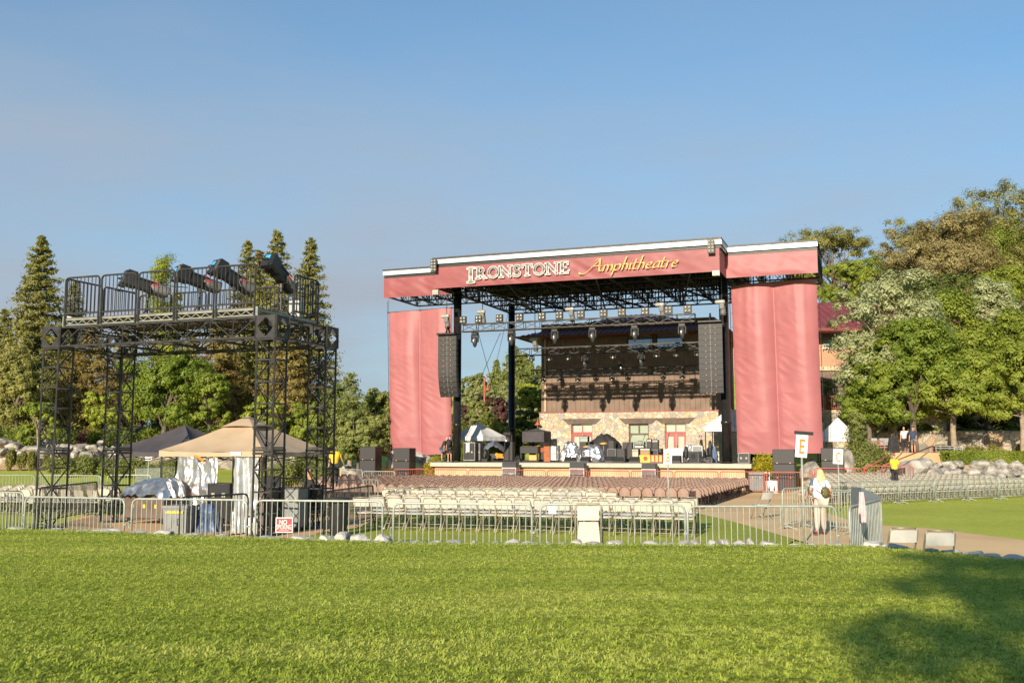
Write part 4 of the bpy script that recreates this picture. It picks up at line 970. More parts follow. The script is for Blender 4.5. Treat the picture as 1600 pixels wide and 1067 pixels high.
# ---------------------------------------------------------------- crowd barriers
def barrier(pa, pb, label, m='galv', ht=1.08, gap=.115, group='steel crowd barriers', zo=0.0, feet=True):
    pa, pb = Vector(pa), Vector(pb); d = pb-pa; L = d.xy.length
    T = thing('crowd_barrier', label, 'barrier', pa, math.atan2(d.y, d.x), group); dz = d.z/L if L else 0
    rc = .13; P = lambda x, z, y=0: (x, y, z+dz*x)
    b = MB(); pts = [P(0, .02), P(0, ht-rc)]+[P(rc*(1-math.cos(R(a))), ht-rc+rc*math.sin(R(a))) for a in (30, 60, 90)]+[P(L-rc*(1-math.sin(R(a))), ht-rc+rc*math.cos(R(a))) for a in (0, 30, 60, 90)]+[P(L, .02)]
    b.tube(pts, .022, 8); b.tube([P(0, .17), P(L, .17)], .016, 6)
    b.tube([P(L, .55), P(L+.06, .55)], .02, 6); b.tube([P(0, .62), P(-.06, .62), P(-.06, .48), P(0, .48)], .01, 5)
    b.build('frame', M[m], T, smooth=True)
    n = max(2, round(L/gap)); b = MB()
    for i in range(1, n): x = L*i/n; b.tube([P(x, .17), P(x, ht)], .0095, 5, caps=False)
    b.build('upright_bars', M[m], T, smooth=True)
    if feet:
        for x in (.22, L-.22):
            b = MB(); b.tube([P(x, .17), P(x, .10), P(x, .04, -.26), P(x, .0, -.3)], .018, 6); b.tube([P(x, .10), P(x, .04, .26), P(x, .0, .3)], .018, 6); b.build('foot', M[m], T, smooth=True)
    return T
def top(u, v, ht=1.08, z=0.0):
    """ground point under a barrier's top rail seen at u, v"""
    p = gnd(u, v, ht+z); return Vector((p.x, p.y, z))
front = [((-120, 765), (37, 769.5), 'galvanised crowd barrier at the left edge of the front line'), ((40, 775.5), (195, 779), 'galvanised crowd barrier in front of the left tower leg, with grey paper'),
         ((207, 779), (386, 781), 'galvanised crowd barrier in front of the tan canopy and silver sheets'), ((400, 781.5), (598, 783), 'galvanised crowd barrier carrying the red no smoking sign'),
         ((615, 786), (831, 787.5), 'galvanised crowd barrier in front of the left half of the white chairs'), ((844, 787.5), (1070, 788.5), 'galvanised crowd barrier with a white folded chair leaning behind it'),
         ((1074, 791), (1306, 790.5), 'galvanised crowd barrier in front of the grass verge and letter E sign')]
FB = []
for a, c, lb in front: FB.append(barrier(top(*a), top(*c), lb))
barrier(top(1327, 792), top(1376, 779.5), 'galvanised crowd barrier turned edgeways right of the walking woman', gap=.17)
# second row around the tower and chairs
barrier(top(-60, 766), top(36, 767.5), 'dark weathered barrier just behind the left end of the front line', 'galvdark')
barrier(top(62, 762), top(152, 752.5), 'dark weathered barrier between the tower legs and left chairs', 'galvdark')
barrier(top(282, 776.5), top(388, 771), 'barrier angled behind the silver sheets under the tan canopy', 'galvdark')
barrier(top(507, 768), top(583, 758), 'rust topped barrier angled between trash can and chairs', 'galvdark')
barrier(top(520, 750.5), top(591, 749), 'barrier with a pale rounded end at the left of the white chair block')
barrier(top(416, 748), top(476, 746), 'dark barrier behind the grey cases under the tower', 'galvdark')
barrier(top(-60, 743), top(54, 742), 'pale barrier behind the left chair block, nearest the photo edge')
barrier(top(60, 742), top(158, 743), 'pale barrier behind the left chair block, beside the tower leg')
barrier(top(168, 742), top(236, 742), 'pale barrier behind the left chair block, under the black canopy')
def topz(u, v, z, Y):  # point on given ground height at distance Y
    a, _ = slopes(u, v); return Vector((a*Y, Y, z))
barrier(topz(212, 735, h(-21, 57), 57), topz(250, 728, h(-21, 62), 62), 'far pale barrier curving behind the letter A sign')
barrier(topz(252, 728, h(-21, 62), 62), topz(300, 727, h(-20, 64), 64), 'far pale barrier behind the black canopy tent')
barrier(topz(526, 728, -.2, 66), topz(566, 729, -.25, 64), 'far silver barrier left of the left speaker stacks')
barrier(topz(567, 729, -.3, 62), topz(617, 729, -.3, 61.5), 'far silver barrier in front of the left speaker stacks')
# around the walking woman
barrier(top(1222, 763.5), top(1264, 761.5), 'barrier standing end on at the plaza, beside the letter E pole')
barrier(top(1270, 763.5), top(1338, 767.5), 'barrier behind the walking woman along the right lawn')
ra, rb = Vector((14.0, 45.2, 0)), Vector((30, 54.9, 0)); rd = (rb-ra); rl = rd.length
for i in range(7):
    p = ra+rd*(i*2.62/rl); q = ra+rd*((i*2.62+2.5)/rl); p.z = h(p.x, p.y)-.02; q.z = h(q.x, q.y)-.02
    barrier(p, q, f'pale barrier fronting the right chair block, {ordw(i)} from its left end', gap=.125)
o = barrier(top(1396, 733, 1.08, -.05), top(1431, 729, 1.08, -.05), 'dark thin barrier beside the usher in the yellow shirt', 'galvdark', gap=.16)
# red stage front fence
FG = 'red fence panels along the stage front'
def redpanel(s0, s1, t, lb):
    p, q = wp(s0, t, 0), wp(s1, t, 0); p.z = h(p.x, p.y); q.z = h(q.x, q.y); d = q-p; L = d.xy.length
    T = thing('red_fence_panel', lb, 'fence', p, math.atan2(d.y, d.x), FG); b = MB(); ht = 1.25; rc = .12
    b.tube([(0, 0, 0), (0, 0, ht-rc), (rc*.3, 0, ht-rc*.3), (rc, 0, ht), (L-rc, 0, ht), (L-rc*.3, 0, ht-rc*.3), (L, 0, ht-rc), (L, 0, 0)], .03, 6); b.tube([(0, 0, .12), (L, 0, .12)], .02, 6); b.build('frame', M['redst'], T, smooth=True)
    b = MB(); n = int(L/.135)
    for i in range(1, n): b.bar((L*i/n, 0, .12), (L*i/n, 0, ht), .013)
    b.build('upright_bars', M['redst'], T)
sA, _ = S(616, 730, -2.0); 
for i in range(12):
    redpanel(sA+i*2.72, sA+i*2.72+2.6, -2.0, f'red steel fence panel before the stage, {ordw(i)} from the left')
# ---------------------------------------------------------------- chairs
def chair_parts(col):
    """white resin folding chair, facing +y: seat, backrest, frame"""
    s = MB(); w, dpt = .40, .39
    def seat(u, v):
        a, c = u*2-1, v*2-1; return (w/2*a*(1-.12*max(0, c)**2), .02+dpt/2*c, .445-.012*(1-a*a)+.01*c)
    s.grid(seat, 6, 5); s.grid(lambda u, v: tuple(Vector(seat(u, v))-Vector((0, 0, .03))), 6, 5, True)
    s.box((0, .2, .43), (.36, .02, .03)); s.box((0, -.175, .425), (.4, .02, .03)); s.box((.2, .02, .428), (.02, .36, .03)); s.box((-.2, .02, .428), (.02, .36, .03))
    bk = MB()
    def back(u, v, o=0.0):
        a = u*2-1; c = v*2-1; k = 1-.10*max(0, abs(a)-.8)/.2*max(0, c); z = .695+c*.100*k
        return (.205*a, -.255-.05*(1-a*a)*.6-.028*c+o, z)
    bk.grid(back, 8, 4); bk.grid(lambda u, v: back(u, v, .022), 8, 4, True)
    fr = MB(); fr.smooth = True
    for x in (-1, 1):
        fr.tube([(x*.225, .24, 0), (x*.222, .10, .30), (x*.22, -.05, .46), (x*.218, -.2, .66), (x*.217, -.265, .775), (x*.19, -.285, .825)], .0145, 6)
        fr.tube([(x*.2, -.27, 0), (x*.2, -.05, .26), (x*.2, .14, .44)], .0115, 6)
    fr.tube([(-.19, -.285, .825), (0, -.318, .832), (.19, -.285, .825)], .0145, 6)
    fr.tube([(-.2, -.2, .09), (.2, -.2, .09)], .009, 5); fr.tube([(-.222, .17, .15), (.222, .17, .15)], .009, 5)
    return s, bk, fr
s_, b_, f_ = chair_parts(0)
def master(mb, name, m):
    o = mb.build(name, m); me = o.data; bpy.data.objects.remove(o); return me
CH = {k: (master(s_, 'seat', M[k]), master(b_, 'backrest', M[k]), master(f_, 'frame', M['chairfr'])) for k in ('chair', 'chair2')}
for k in CH:
    for me in CH[k][:2]: me.polygons.foreach_set('use_smooth', [True]*len(me.polygons))
def put_chair(loc, rz, label, group, kind='chair', name='folding_chair', meshes=None, parts=True):
    T = thing(name, label, 'chair', loc, rz, group)
    for nm, me in zip(('seat', 'backrest', 'frame'), meshes or CH[kind]):
        o = bpy.data.objects.new(nm, me); COL.objects.link(o); o.parent = T
    return T
WH = []      # (loc, rz, label, group, colour)
CA = R(16.5); cx_, cy_ = math.cos(CA), -math.sin(CA)
rows = [(25.2, 557, 1084), (26.45, 584, 1087), (27.75, 608, 1091), (30.5, 601, 966), (31.6, 606, 949), (32.8, 604, 940), (34.3, 611, 937)]
for k, (Y0, ul, ur) in enumerate(rows):
    xs = []
    for u in (ul, ur):
        a, _ = slopes(u, 775); x = a*Y0/(1+a*math.tan(CA)); xs.append(x+(.22 if u == ul else -.22))
    L = (xs[1]-xs[0])/cx_; n = round(L/.49)+1
    for i in range(n):
        x = xs[0]+(xs[1]-xs[0])*i/(n-1); y = Y0-x*math.tan(CA)+rnd.uniform(-.05, .05)
        c = 'chair2' if rnd.random() < .28 else 'chair'
        WH.append((Vector((x, y, h(x, y)+.05)), -CA+rnd.uniform(-.11, .11), f'{"grey white" if c == "chair2" else "cream"} folding chair, {ORD[k]} row of middle block, {ordw(i)} from the left', 'white folding chairs in the middle block', c))
# left block: rows turned towards the stage
for k in range(5):
    for i in range(15):
        a = R(30); p = Vector((-19.5, 33.0, 0))+Vector((math.cos(a), -math.sin(a)*.25, 0))*(i*.52)+Vector((math.sin(a)*.6, math.cos(a), 0))*(k*1.25)
        if -80 < 800+F*p.x/p.y < 205 and p.y > 28:
            c = 'chair2' if rnd.random() < .3 else 'chair'
            WH.append((Vector((p.x, p.y, h(p.x, p.y)+.02)), -R(28)+rnd.uniform(-.12, .12), f'{"grey white" if c == "chair2" else "cream"} folding chair, {ORD[k]} row of left block, {ordw(i)} from its left', 'white folding chairs in the left block', c))
# right block
RA = math.atan2(rd.y, rd.x); ru = Vector((math.cos(RA), math.sin(RA), 0)); rv = Vector((-math.sin(RA), math.cos(RA), 0))
for k in range(9):
    cnt = 0
    for i in range(44):
        p = ra+ru*(i*.5-3.4)+rv*(.8+k*1.02); u = 800+F*p.x/p.y
        if (1243+k*1.5 if k > 1 else 1262) < u < 1612 and not (k > 5 and u > 1470):
            c = 'chair2' if rnd.random() < .3 else 'chair'
            WH.append((Vector((p.x, p.y, h(p.x, p.y))), RA+rnd.uniform(-.05, .05), f'{"grey white" if c == "chair2" else "cream"} folding chair, {ORD[k]} row of right block, {ordw(cnt)} from its left', 'white folding chairs in the right block', c)); cnt += 1
WH.sort(key=lambda q: q[0].length)
for q in WH[:296]: put_chair(*q)
def mass(name, items, meshes, label, cat, mats):
    Vs, Fs, Ms, off = [], [], [], 0
    src = [(np.array([v.co[:] for v in me.vertices]), [tuple(p.vertices) for p in me.polygons]) for me in meshes]
    for loc, rz in items:
        c, s = math.cos(rz), math.sin(rz); Rm = np.array([[c, -s, 0], [s, c, 0], [0, 0, 1]])
        for mi, (co, fs) in enumerate(src):
            Vs.append(co @ Rm.T+np.array(loc[:])); Fs += [tuple(i+off for i in f) for f in fs]; Ms += [mi]*len(fs); off += len(co)
    me = bpy.data.meshes.new(name); me.from_pydata(np.concatenate(Vs).tolist(), [], Fs)
    for m in mats: me.materials.append(m)
    me.polygons.foreach_set('material_index', Ms); me.update()
    o = bpy.data.objects.new(name, me); COL.objects.link(o); return props(o, label, cat, None, 'stuff')
if len(WH) > 296: mass('folding_chair_rows', [(q[0], q[1]) for q in WH[296:]], CH['chair'], 'farther rows of cream folding chairs in the right block', 'chairs', [M['chair'], M['chair'], M['chairfr']])
# brown chairs filling the floor before the stage
def brown_parts():
    s = MB(); s.grid(lambda u, v: (.215*(u*2-1), -.2+.4*v, .45+.012*((u*2-1)**2)), 3, 2); s.grid(lambda u, v: (.215*(u*2-1), -.2+.4*v, .425), 1, 1, True)
    s.box((0, .2, .435), (.43, .02, .035))
    bk = MB()
    def back(u, v, o=0.0):
        a = u*2-1; top_ = .90-.17*abs(a)**2.4; z = .50+(top_-.50)*v; return (.235*a, -.235-.05*(1-a*a)-.05*v+o, z)
    bk.grid(back, 8, 3); bk.grid(lambda u, v: back(u, v, .02), 8, 3, True)
    fr = MB()
    for x in (-1, 1):
        fr.bar((x*.22, .21, 0), (x*.22, .19, .44), .024); fr.bar((x*.22, -.26, 0), (x*.235, -.22, .45), .024); fr.bar((x*.235, -.22, .45), (x*.238, -.285, .78), .024); fr.bar((x*.22, -.2, .2), (x*.22, .2, .2), .016)
    fr.tube([(.238*a, -.24-.05*(1-a*a)-.05, .912-.17*abs(a)**2.4) for a in np.linspace(-1, 1, 11)], .021, 4); fr.bar((-.22, .2, .42), (.22, .2, .42), .02)
    return s, bk, fr
s_, b_, f_ = brown_parts(); BR = [master(s_, 'seat', M['brown']), master(b_, 'backrest', M['brown']), master(f_, 'frame', M['brownfr'])]
BRN = []
pR = gnd(1096, 797, -.45)          # near right corner of the brown block
for j in range(30):
    t_ = j*.90; cnt = 0
    for i in range(62):
        p = pR+Vector((-CT, ST, 0))*(i*.515+.25)+Vector((ST, CT, 0))*(t_+.3)
        rel = Vector((p.x-A0.x, p.y-A0.y)); tt = rel.x*ST+rel.y*CT; ss = rel.x*CT-rel.y*ST
        u = 800+F*p.x/p.y
        if tt > -3.3: continue
        # behind the white block only
        wy = 35.4-p.x*math.tan(CA)
        if p.y < wy and u < 945: continue
        if p.y < 29.3-p.x*math.tan(CA)+1.0: continue
        if u < 505 or p.y < 30: continue
        BRN.append((Vector((p.x, p.y, h(p.x, p.y)+.03)), ROT+rnd.uniform(-.1, .1), j, cnt)); cnt += 1
BRN.sort(key=lambda q: q[0].length)
for loc, rz, j, i in BRN[:296]:
    put_chair(loc, rz, f'brown chair, {ordw(j)} row of the brown seating, {ordw(i)} from its right end', 'brown chairs before the stage', name='brown_chair', meshes=BR)
mass('brown_chair_rows', [(q[0], q[1]) for q in BRN[296:]], BR, 'farther rows of brown chairs reaching to the stage front', 'chairs', [M['brown'], M['brown'], M['brownfr']])
print('WHITE', len(WH), 'BROWN', len(BRN))
# loose chairs
for (u, v, rz, lb) in ((1405, 838, -.1, 'folding chair standing alone on the right path, left one of two'), (1464, 840, -.22, 'folding chair standing alone on the right path, right one of two')):
    a, _ = slopes(u, v); Y = 16.55 if u < 1430 else 16.0
    put_chair(Vector((a*Y, Y, .02)), rz, lb, 'folding chairs on the right path', 'chair2')
put_chair(gnd(1191, 812, 0)+Vector((0, 0, .03)), .5, 'pale folding chair on the plaza beside the end of the barriers', 'single chairs', 'chair2')
T = put_chair(Vector((1.40, 18.5, .45)), math.pi, 'white folded chair leaning upside down behind the middle barrier', 'single chairs')
for ch in list(T.children): bpy.data.objects.remove(ch)
b = MB(); b.b3(-.2, .2, -.012, .012, .36, .62, .01); b.build('backrest', M['chair'], T)
b = MB(); b.grid(lambda u, v: ((.215-.04*v**3)*(u*2-1)*(1-.1*(1-v)**3), .03-.02*math.sin(v*3), -.45+.79*v), 6, 6); b.build('seat', M['chair'], T, solid=.02)
b = MB(); b.tube([(-.235, 0, -.45), (-.235, 0, .6), (-.2, 0, .665), (.2, 0, .665), (.235, 0, .6), (.235, 0, -.45)], .019, 6); b.tube([(-.235, 0, -.3), (.235, 0, -.3)], .01, 5); b.build('frame', M['chairfr'], T, smooth=True)
# ---------------------------------------------------------------- lettering with the built in font
def text_mesh(txt, size, ext=.004, off=0.0):
    c = bpy.data.curves.new('lettering', 'FONT'); c.body = txt; c.size = size; c.extrude = ext; c.offset = off; c.align_x = 'CENTER'; c.align_y = 'CENTER'; c.resolution_u = 3
    o = bpy.data.objects.new('lettering', c); COL.objects.link(o); dg = bpy.context.evaluated_depsgraph_get()
    me = bpy.data.meshes.new_from_object(o.evaluated_get(dg)); bpy.data.objects.remove(o); return me
def text(txt, size, m, parent, loc, rot=(R(90), 0, 0), sx=1.0, sy=1.0, off=0.0, name='lettering'):
    me = text_mesh(txt, size, .004, off); me.materials.clear(); me.materials.append(m)
    o = bpy.data.objects.new(name, me); COL.objects.link(o); o.parent = parent; o.location = loc; o.rotation_euler = rot; o.scale = (sx, sy, 1); return o
# ---------------------------------------------------------------- canopies
def canopy(loc, rz, L, zb, zv, zp, m, label, legz=0.0, sag=.12, tilt=0.0, legm='galvdark', name='canopy_tent', vent=False, W=None):
    W = W or L
    T = thing(name, label, 'canopy', loc, rz, None); H = Vector((L/2, W/2))
    b = MB(); c = (L/2, W/2)
    cor = [(0, 0), (L, 0), (L, W), (0, W)]
    for k in range(4):
        p, q = cor[k], cor[(k+1) % 4]
        def fn(u, v):
            x = (p[0]+(q[0]-p[0])*u)*(1-v)+c[0]*v; y = (p[1]+(q[1]-p[1])*u)*(1-v)+c[1]*v
            z = zv+(zp-zv)*(v**1.12)-sag*math.sin(math.pi*u)*(1-v)**1.5*.5-sag*.6*math.sin(math.pi*v)*(1-abs(u*2-1)**2)+.035*mn.noise(Vector((x*1.6+k, y*1.6, 0)))*(1-v)
            return (x, y, z)
        b.grid(fn, 16, 10)
    b.build('roof', m, T, smooth=True)
    b = MB()
    for k in range(4):
        p, q = cor[k], cor[(k+1) % 4]
        def fv(u, v):
            z0 = zv-sag*math.sin(math.pi*u)*.5; ins = .015*math.sin(u*25+k)*(1-v); ox, oy = (q[1]-p[1])/L*ins, -(q[0]-p[0])/L*ins
            return (p[0]+(q[0]-p[0])*u+ox, p[1]+(q[1]-p[1])*u+oy, zb+(z0-zb)*v)
        b.grid(fv, 18, 3)
    b.build('valance', m, T, smooth=True)
    for x, y in cor:
        b = MB(); ix, iy = (.06 if x == 0 else -.06), (.06 if y == 0 else -.06)
        b.bar((x+ix, y+iy, legz), (x+ix, y+iy, zv-.06), .05); b.box((x+ix, y+iy, legz+.02), (.12, .12, .03)); b.build('leg', M[legm], T)
    b = MB()
    for k in range(4):
        p, q = cor[k], cor[(k+1) % 4]; f = lambda pt: Vector((pt[0]+(.06 if pt[0] == 0 else -.06), pt[1]+(.06 if pt[1] == 0 else -.06), 0))
        a_, c_ = f(p), f(q); m_ = (a_+c_)/2; up = lambda v_, z_: Vector((v_.x, v_.y, z_))
        b.bar(up(a_, zv-.12), up(m_, zv-.34), .025); b.bar(up(m_, zv-.34), up(c_, zv-.12), .025); b.bar(up(a_, zv-.34), up(m_, zv-.12), .025); b.bar(up(m_, zv-.12), up(c_, zv-.34), .025)
    b.build('scissor_frame', M[legm], T)
    if vent:
        b = MB(); k = .16
        P = [(c[0]-L*k, c[1]-W*k), (c[0]+L*k, c[1]-W*k), (c[0]+L*k, c[1]+W*k), (c[0]-L*k, c[1]+W*k)]
        for i in range(4):
            p, q = P[i], P[(i+1) % 4]
            b.grid(lambda u, v: ((p[0]+(q[0]-p[0])*u)*(1-v)+c[0]*v, (p[1]+(q[1]-p[1])*u)*(1-v)+c[1]*v, (zv+(zp-zv)*.70)*(1-v)+(zp+.05)*v+.03*math.sin(math.pi*u)*(1-v)), 6, 5)
        b.build('vent_cap', m, T, smooth=True)
    return T
tanT = canopy((-10.57, 30.0, 0), ROT, 3.66, 1.90, 2.08, 3.10, M['tan'], 'tan canopy tent beside the lattice tower', vent=True)
b = MB(); b.box((2.75, -.03, 1.99), (.36, .012, .1), None, .005); b.build('badge', M['white'], tanT)
blk = canopy((-13.0, 32.5, 0), ROT, 3.2, 1.88, 2.12, 2.92, M['charcanvas'], 'charcoal canopy tent partly hidden behind the tan canopy', sag=.2)
b = MB(); b.box((.22, -.03, 2.0), (.2, .012, .12), None, .005); b.ball((.16, -.035, 2.04), .05, 6, 5); b.build('badge', M['white'], blk)
s, _ = S(704, 690, 4.2); canopy(wp(s, 4.2, 0), ROT-R(14), 2.9, DECK+1.45, DECK+1.8, DECK+2.85, M['whitefab'], 'white canopy tent on the left part of the stage', DECK)
s, _ = S(1101, 690, 8.4); canopy(wp(s, 8.4, 0), ROT, 3.2, DECK+2.1, DECK+2.45, DECK+3.85, M['whitefab'], 'white canopy tent behind the right stage column', DECK)
p = at(1276, 690, 70); canopy((p.x, p.y, 0), ROT, 2.8, p.z+.0, p.z+.35, at(1300, 652, 71).z, M['whitefab'], 'white canopy tent right of the right red banner', 1.2, .2)
s, _ = S(816, 690, 9.3); canopy(wp(s, 9.3, 0), ROT, 1.75, DECK+1.4, DECK+2.2, DECK+2.45, M['charcanvas'], 'low black tent booth beside the stone wall', DECK, .06)
# ---------------------------------------------------------------- loudspeaker cabinets, cases, amplifiers
def cabinet(loc, rz, w, d, hh, label, cat='loudspeaker', tilt=0, wedge=False, m='black', group=None, name='speaker_cabinet', two=False):
    T = thing(name, label, cat, loc, rz, group); b = MB()
    if wedge:
        P = [(-w/2, -d/2, 0), (w/2, -d/2, 0), (w/2, d/2, 0), (-w/2, d/2, 0), (-w/2, -d/2, hh*.3), (w/2, -d/2, hh*.3), (w/2, d/2-.04, hh), (-w/2, d/2-.04, hh), (w/2, d/2-.2, hh), (-w/2, d/2-.2, hh)]
        b.add(P, [(3, 2, 1, 0), (0, 1, 5, 4), (4, 5, 8, 9), (9, 8, 6, 7), (2, 3, 7, 6), (1, 2, 6, 8, 5), (0, 4, 9, 7, 3)])
        bo = b.build('body', M[m], T); g = MB()
        g.add([(-w/2+.03, -d/2-.006, hh*.3-.03), (w/2-.03, -d/2-.006, hh*.3-.03), (w/2-.03, -d/2-.006, .04), (-w/2+.03, -d/2-.006, .04)], [(0, 3, 2, 1)])
        e = Vector((0, d-.2, hh*.7)).normalized(); nn = Vector((0, -e.z, e.y))*.012
        q = [Vector((-w/2+.04, -d/2, hh*.3))+e*.03+nn, Vector((w/2-.04, -d/2, hh*.3))+e*.03+nn, Vector((w/2-.04, d/2-.2, hh))-e*.03+nn, Vector((-w/2+.04, d/2-.2, hh))-e*.03+nn]
        g.add(q, [(0, 1, 2, 3)]); g.build('grille', M['grille'], T)
    else:
        b.box((0, 0, hh/2), (w, d, hh), None, .02); b.build('body', M[m], T)
        n = 2 if two else 1
        for k in range(n):
            g = MB(); g.box((0, -d/2-.006, hh*(k+.5)/n), (w-.07, .02, hh/n-.07)); g.build('grille', M['grille'], T)
        g = MB()
        for sx in (-1, 1): g.box((sx*(w/2+.004), 0, hh*.62), (.012, .16, .07))
        g.build('handles', M['towerst'], T)
    return T
def sub_stack(p, rz, n, w, hh, where):
    for k in range(n):
        T = cabinet((p[0], p[1], p[2]+k*(hh+.004)), rz, w, .95, hh, f'black subwoofer {where}, {["bottom", "second", "top"][k] if n == 3 else ["bottom", "top"][k]} of its stack', 'loudspeaker', group='subwoofer stacks beside the stage', name='subwoofer')
        b = MB()
        for sx in (-1, 1): b.box((sx*w*.3, -.49, .05), (.07, .03, .05))
        b.build('badge', M['gold'], T)
def stk(u0, u1, vt, t, n, where):
    s0, z = S(u0, vt, t); s1, _ = S(u1, vt, t); w = s1-s0; p = wp((s0+s1)/2, t, 0); p.z = h(p.x, p.y); sub_stack(p, ROT, n, w, (z-p.z)/n, where)
stk(567.5, 592, 698, -1.0, 3, 'far left of the left banner'); stk(619.5, 645, 700, -1.1, 3, 'under the left banner')
stk(1208, 1242, 702, -1.0, 3, 'under the right banner behind the E sign'); stk(1283, 1318, 700, -1.4, 3, 'behind the letter C sign')
def road_case(loc, rz, w, d, hh, label, m='case', trim='alu', name='road_case', lid=True, wheels=True, group=None, rack=False):
    T = thing(name, label, 'case', loc, rz, group); z0 = .1 if wheels else 0; b = MB(); b.box((0, 0, z0+(hh-z0)/2), (w-.02, d-.02, hh-z0-.01)); b.build('body', M[m], T)
    b = MB(); e = .018
    for x in (-w/2, w/2):
        for y in (-d/2, d/2): b.bar((x, y, z0), (x, y, hh), .035)
    for z in (z0, hh)+((hh*.72,) if lid else ()):
        for y in (-d/2, d/2): b.bar((-w/2, y, z), (w/2, y, z), .033)
        for x in (-w/2, w/2): b.bar((x, -d/2, z), (x, d/2, z), .031)
    b.build('edge_trim', M[trim], T)
    b = MB()
    for x in (-w*.25, w*.25): b.box((x, -d/2-.004, hh*.72 if lid else hh*.5), (.11, .025, .12))
    b.build('latches', M['lens'], T)
    if rack: b = MB(); [b.box((0, -d/2-.003, z0+.12+k*.2), (w-.14, .012, .15)) for k in range(int((hh-z0-.2)/.2))]; b.build('rack_panels', M['black'], T)
    if wheels:
        for x in (-1, 1):
            for y in (-1, 1): b = MB(); b.lathe([(.045, -.02), (.045, .02)], (x*(w/2-.1), y*(d/2-.1), .045), 8, Matrix.Rotation(R(90), 3, 'X')); b.build('castor', M['black'], T)
    return T
def dk(u, t): s, _ = S(u, 715, t); return wp(s, t, DECK)
def dw(u0, u1, t): return S(u1, 715, t)[0]-S(u0, 715, t)[0]
def dh(u, v, t): return S(u, v, t)[1]-DECK
def onstage(u0, u1, v, t): return dk((u0+u1)/2, t), dw(u0, u1, t), dh((u0+u1)/2, v, t)
# foreground edge monitors
for u0, u1, v, lb, rz in ((882, 900, 713.5, 'black wedge monitor lying sideways before the foil bundles', .3), (908, 922, 713.5, 'black wedge monitor before the second foil bundle', 0), (946, 962, 713, 'black wedge monitor, left of the touching pair at centre stage', .1), (957, 974, 714, 'black wedge monitor, right of the touching pair at centre stage', .35), (984, 998.5, 713.5, 'black wedge monitor before the guitar amplifiers', 0), (1050, 1064, 711.5, 'black wedge monitor right of the letter B sign', 0)):
    p, w, hh = onstage(u0, u1, v, .9); cabinet(p, ROT+rz, w, .55, hh, lb, 'stage monitor', wedge=True, group='wedge monitors along the stage front', name='wedge_monitor')
p, w, hh = onstage(1078, 1095, 705, 1.1); T = cabinet(p, ROT-.25, w, .6, hh, 'large dark grey tilted monitor left of the right column', 'stage monitor', m='case', name='stage_monitor'); b = MB(); b.lathe([(.14, 0), (.16, .02), (.15, .03)], (-.0, -.31, hh*.55), 10, Matrix.Rotation(R(90), 3, 'X')); b.build('badge', M['black'], T)
for i, (u0, u1, v, t, m, lb) in enumerate(((907, 918, 690, 6.5, 'black', 'tall black bass cabinet left of the draped drums'), (952, 961, 688, 7.2, 'black', 'small black speaker standing before the drum drape'), (950, 964, 701, 3.5, 'grey', 'square grey speaker cabinet at centre stage'), (963.5, 978, 700.5, 3.8, 'black', 'square black speaker cabinet at centre stage'), (974, 988.5, 690.5, 6.5, 'case', 'tall dark bass cabinet right of the draped drums'), (1018, 1029, 702, 5.2, 'grey', 'small grey speaker right of the brown guitar amplifier'), (788, 803, 690, 7.5, 'black', 'black speaker cabinet behind the foil covered mixer'))):
    p, w, hh = onstage(u0, u1, v, t); cabinet(p, ROT, w, .55, hh, lb, m=m)
def amp(u0, u1, v0, v1, t, lb, face, bodym='black', knobs=True):
    s0, z1 = S(u0, v0, t); s1, _ = S(u1, v0, t); _, z0 = S(u0, v1, t); w, hh = s1-s0, z1-z0
    T = thing('guitar_amplifier', lb, 'amplifier', wp((s0+s1)/2, t, z0), ROT); b = MB(); b.box((0, 0, hh/2), (w, .38, hh), None, .02); b.build('body', M[bodym], T)
    b = MB(); b.box((0, -.195, hh*.38), (w-.1, .02, hh*.62)); b.build('speaker_cloth', M[face], T)
    b = MB(); b.box((0, -.195, hh*.84), (w-.1, .02, hh*.16)); b.mi = 1; [b.ball((x, -.21, hh*.84), .02, 6, 4) for x in np.linspace(-w/2+.12, w/2-.12, 6)]; b.build('control_panel', [M['alu'], M['black']], T)
    b = MB(); b.tube([(-.14, 0, hh), (-.1, 0, hh+.05), (.1, 0, hh+.05), (.14, 0, hh)], .018, 5); b.build('handle', M['black'], T); return T
amp(906.5, 920, 681.5, 691, 6.5, 'grey amplifier head on the tall bass cabinet left of the drums', 'sageglass')
amp(992, 1008, 690, 695, 6.2, 'amplifier head on the tan speaker cabinet at centre right', 'grey')
amp(992, 1008, 695.2, 712, 6.2, 'tan fronted speaker cabinet under the amplifier head', 'tweed')
amp(1011, 1019, 686, 700.5, 6.4, 'black twin amplifier with tan top, left of the pair', 'grille'); amp(1019.5, 1029, 687, 700.5, 6.4, 'black twin amplifier, right of the pair', 'grille')
amp(988, 999, 701, 714, 4.4, 'pale fronted guitar amplifier behind the front monitors', 'cream', 'black'); amp(1000.5, 1017, 700, 713, 4.2, 'brown fronted guitar amplifier at centre right', 'tweed', 'black')
T = road_case(wp(S(1020, 700, 6.4)[0], 6.4, DECK), ROT, 1.3, .6, dh(1020, 700.8, 6.4), 'low black case carrying the twin amplifiers', 'black', 'galvdark', wheels=False)
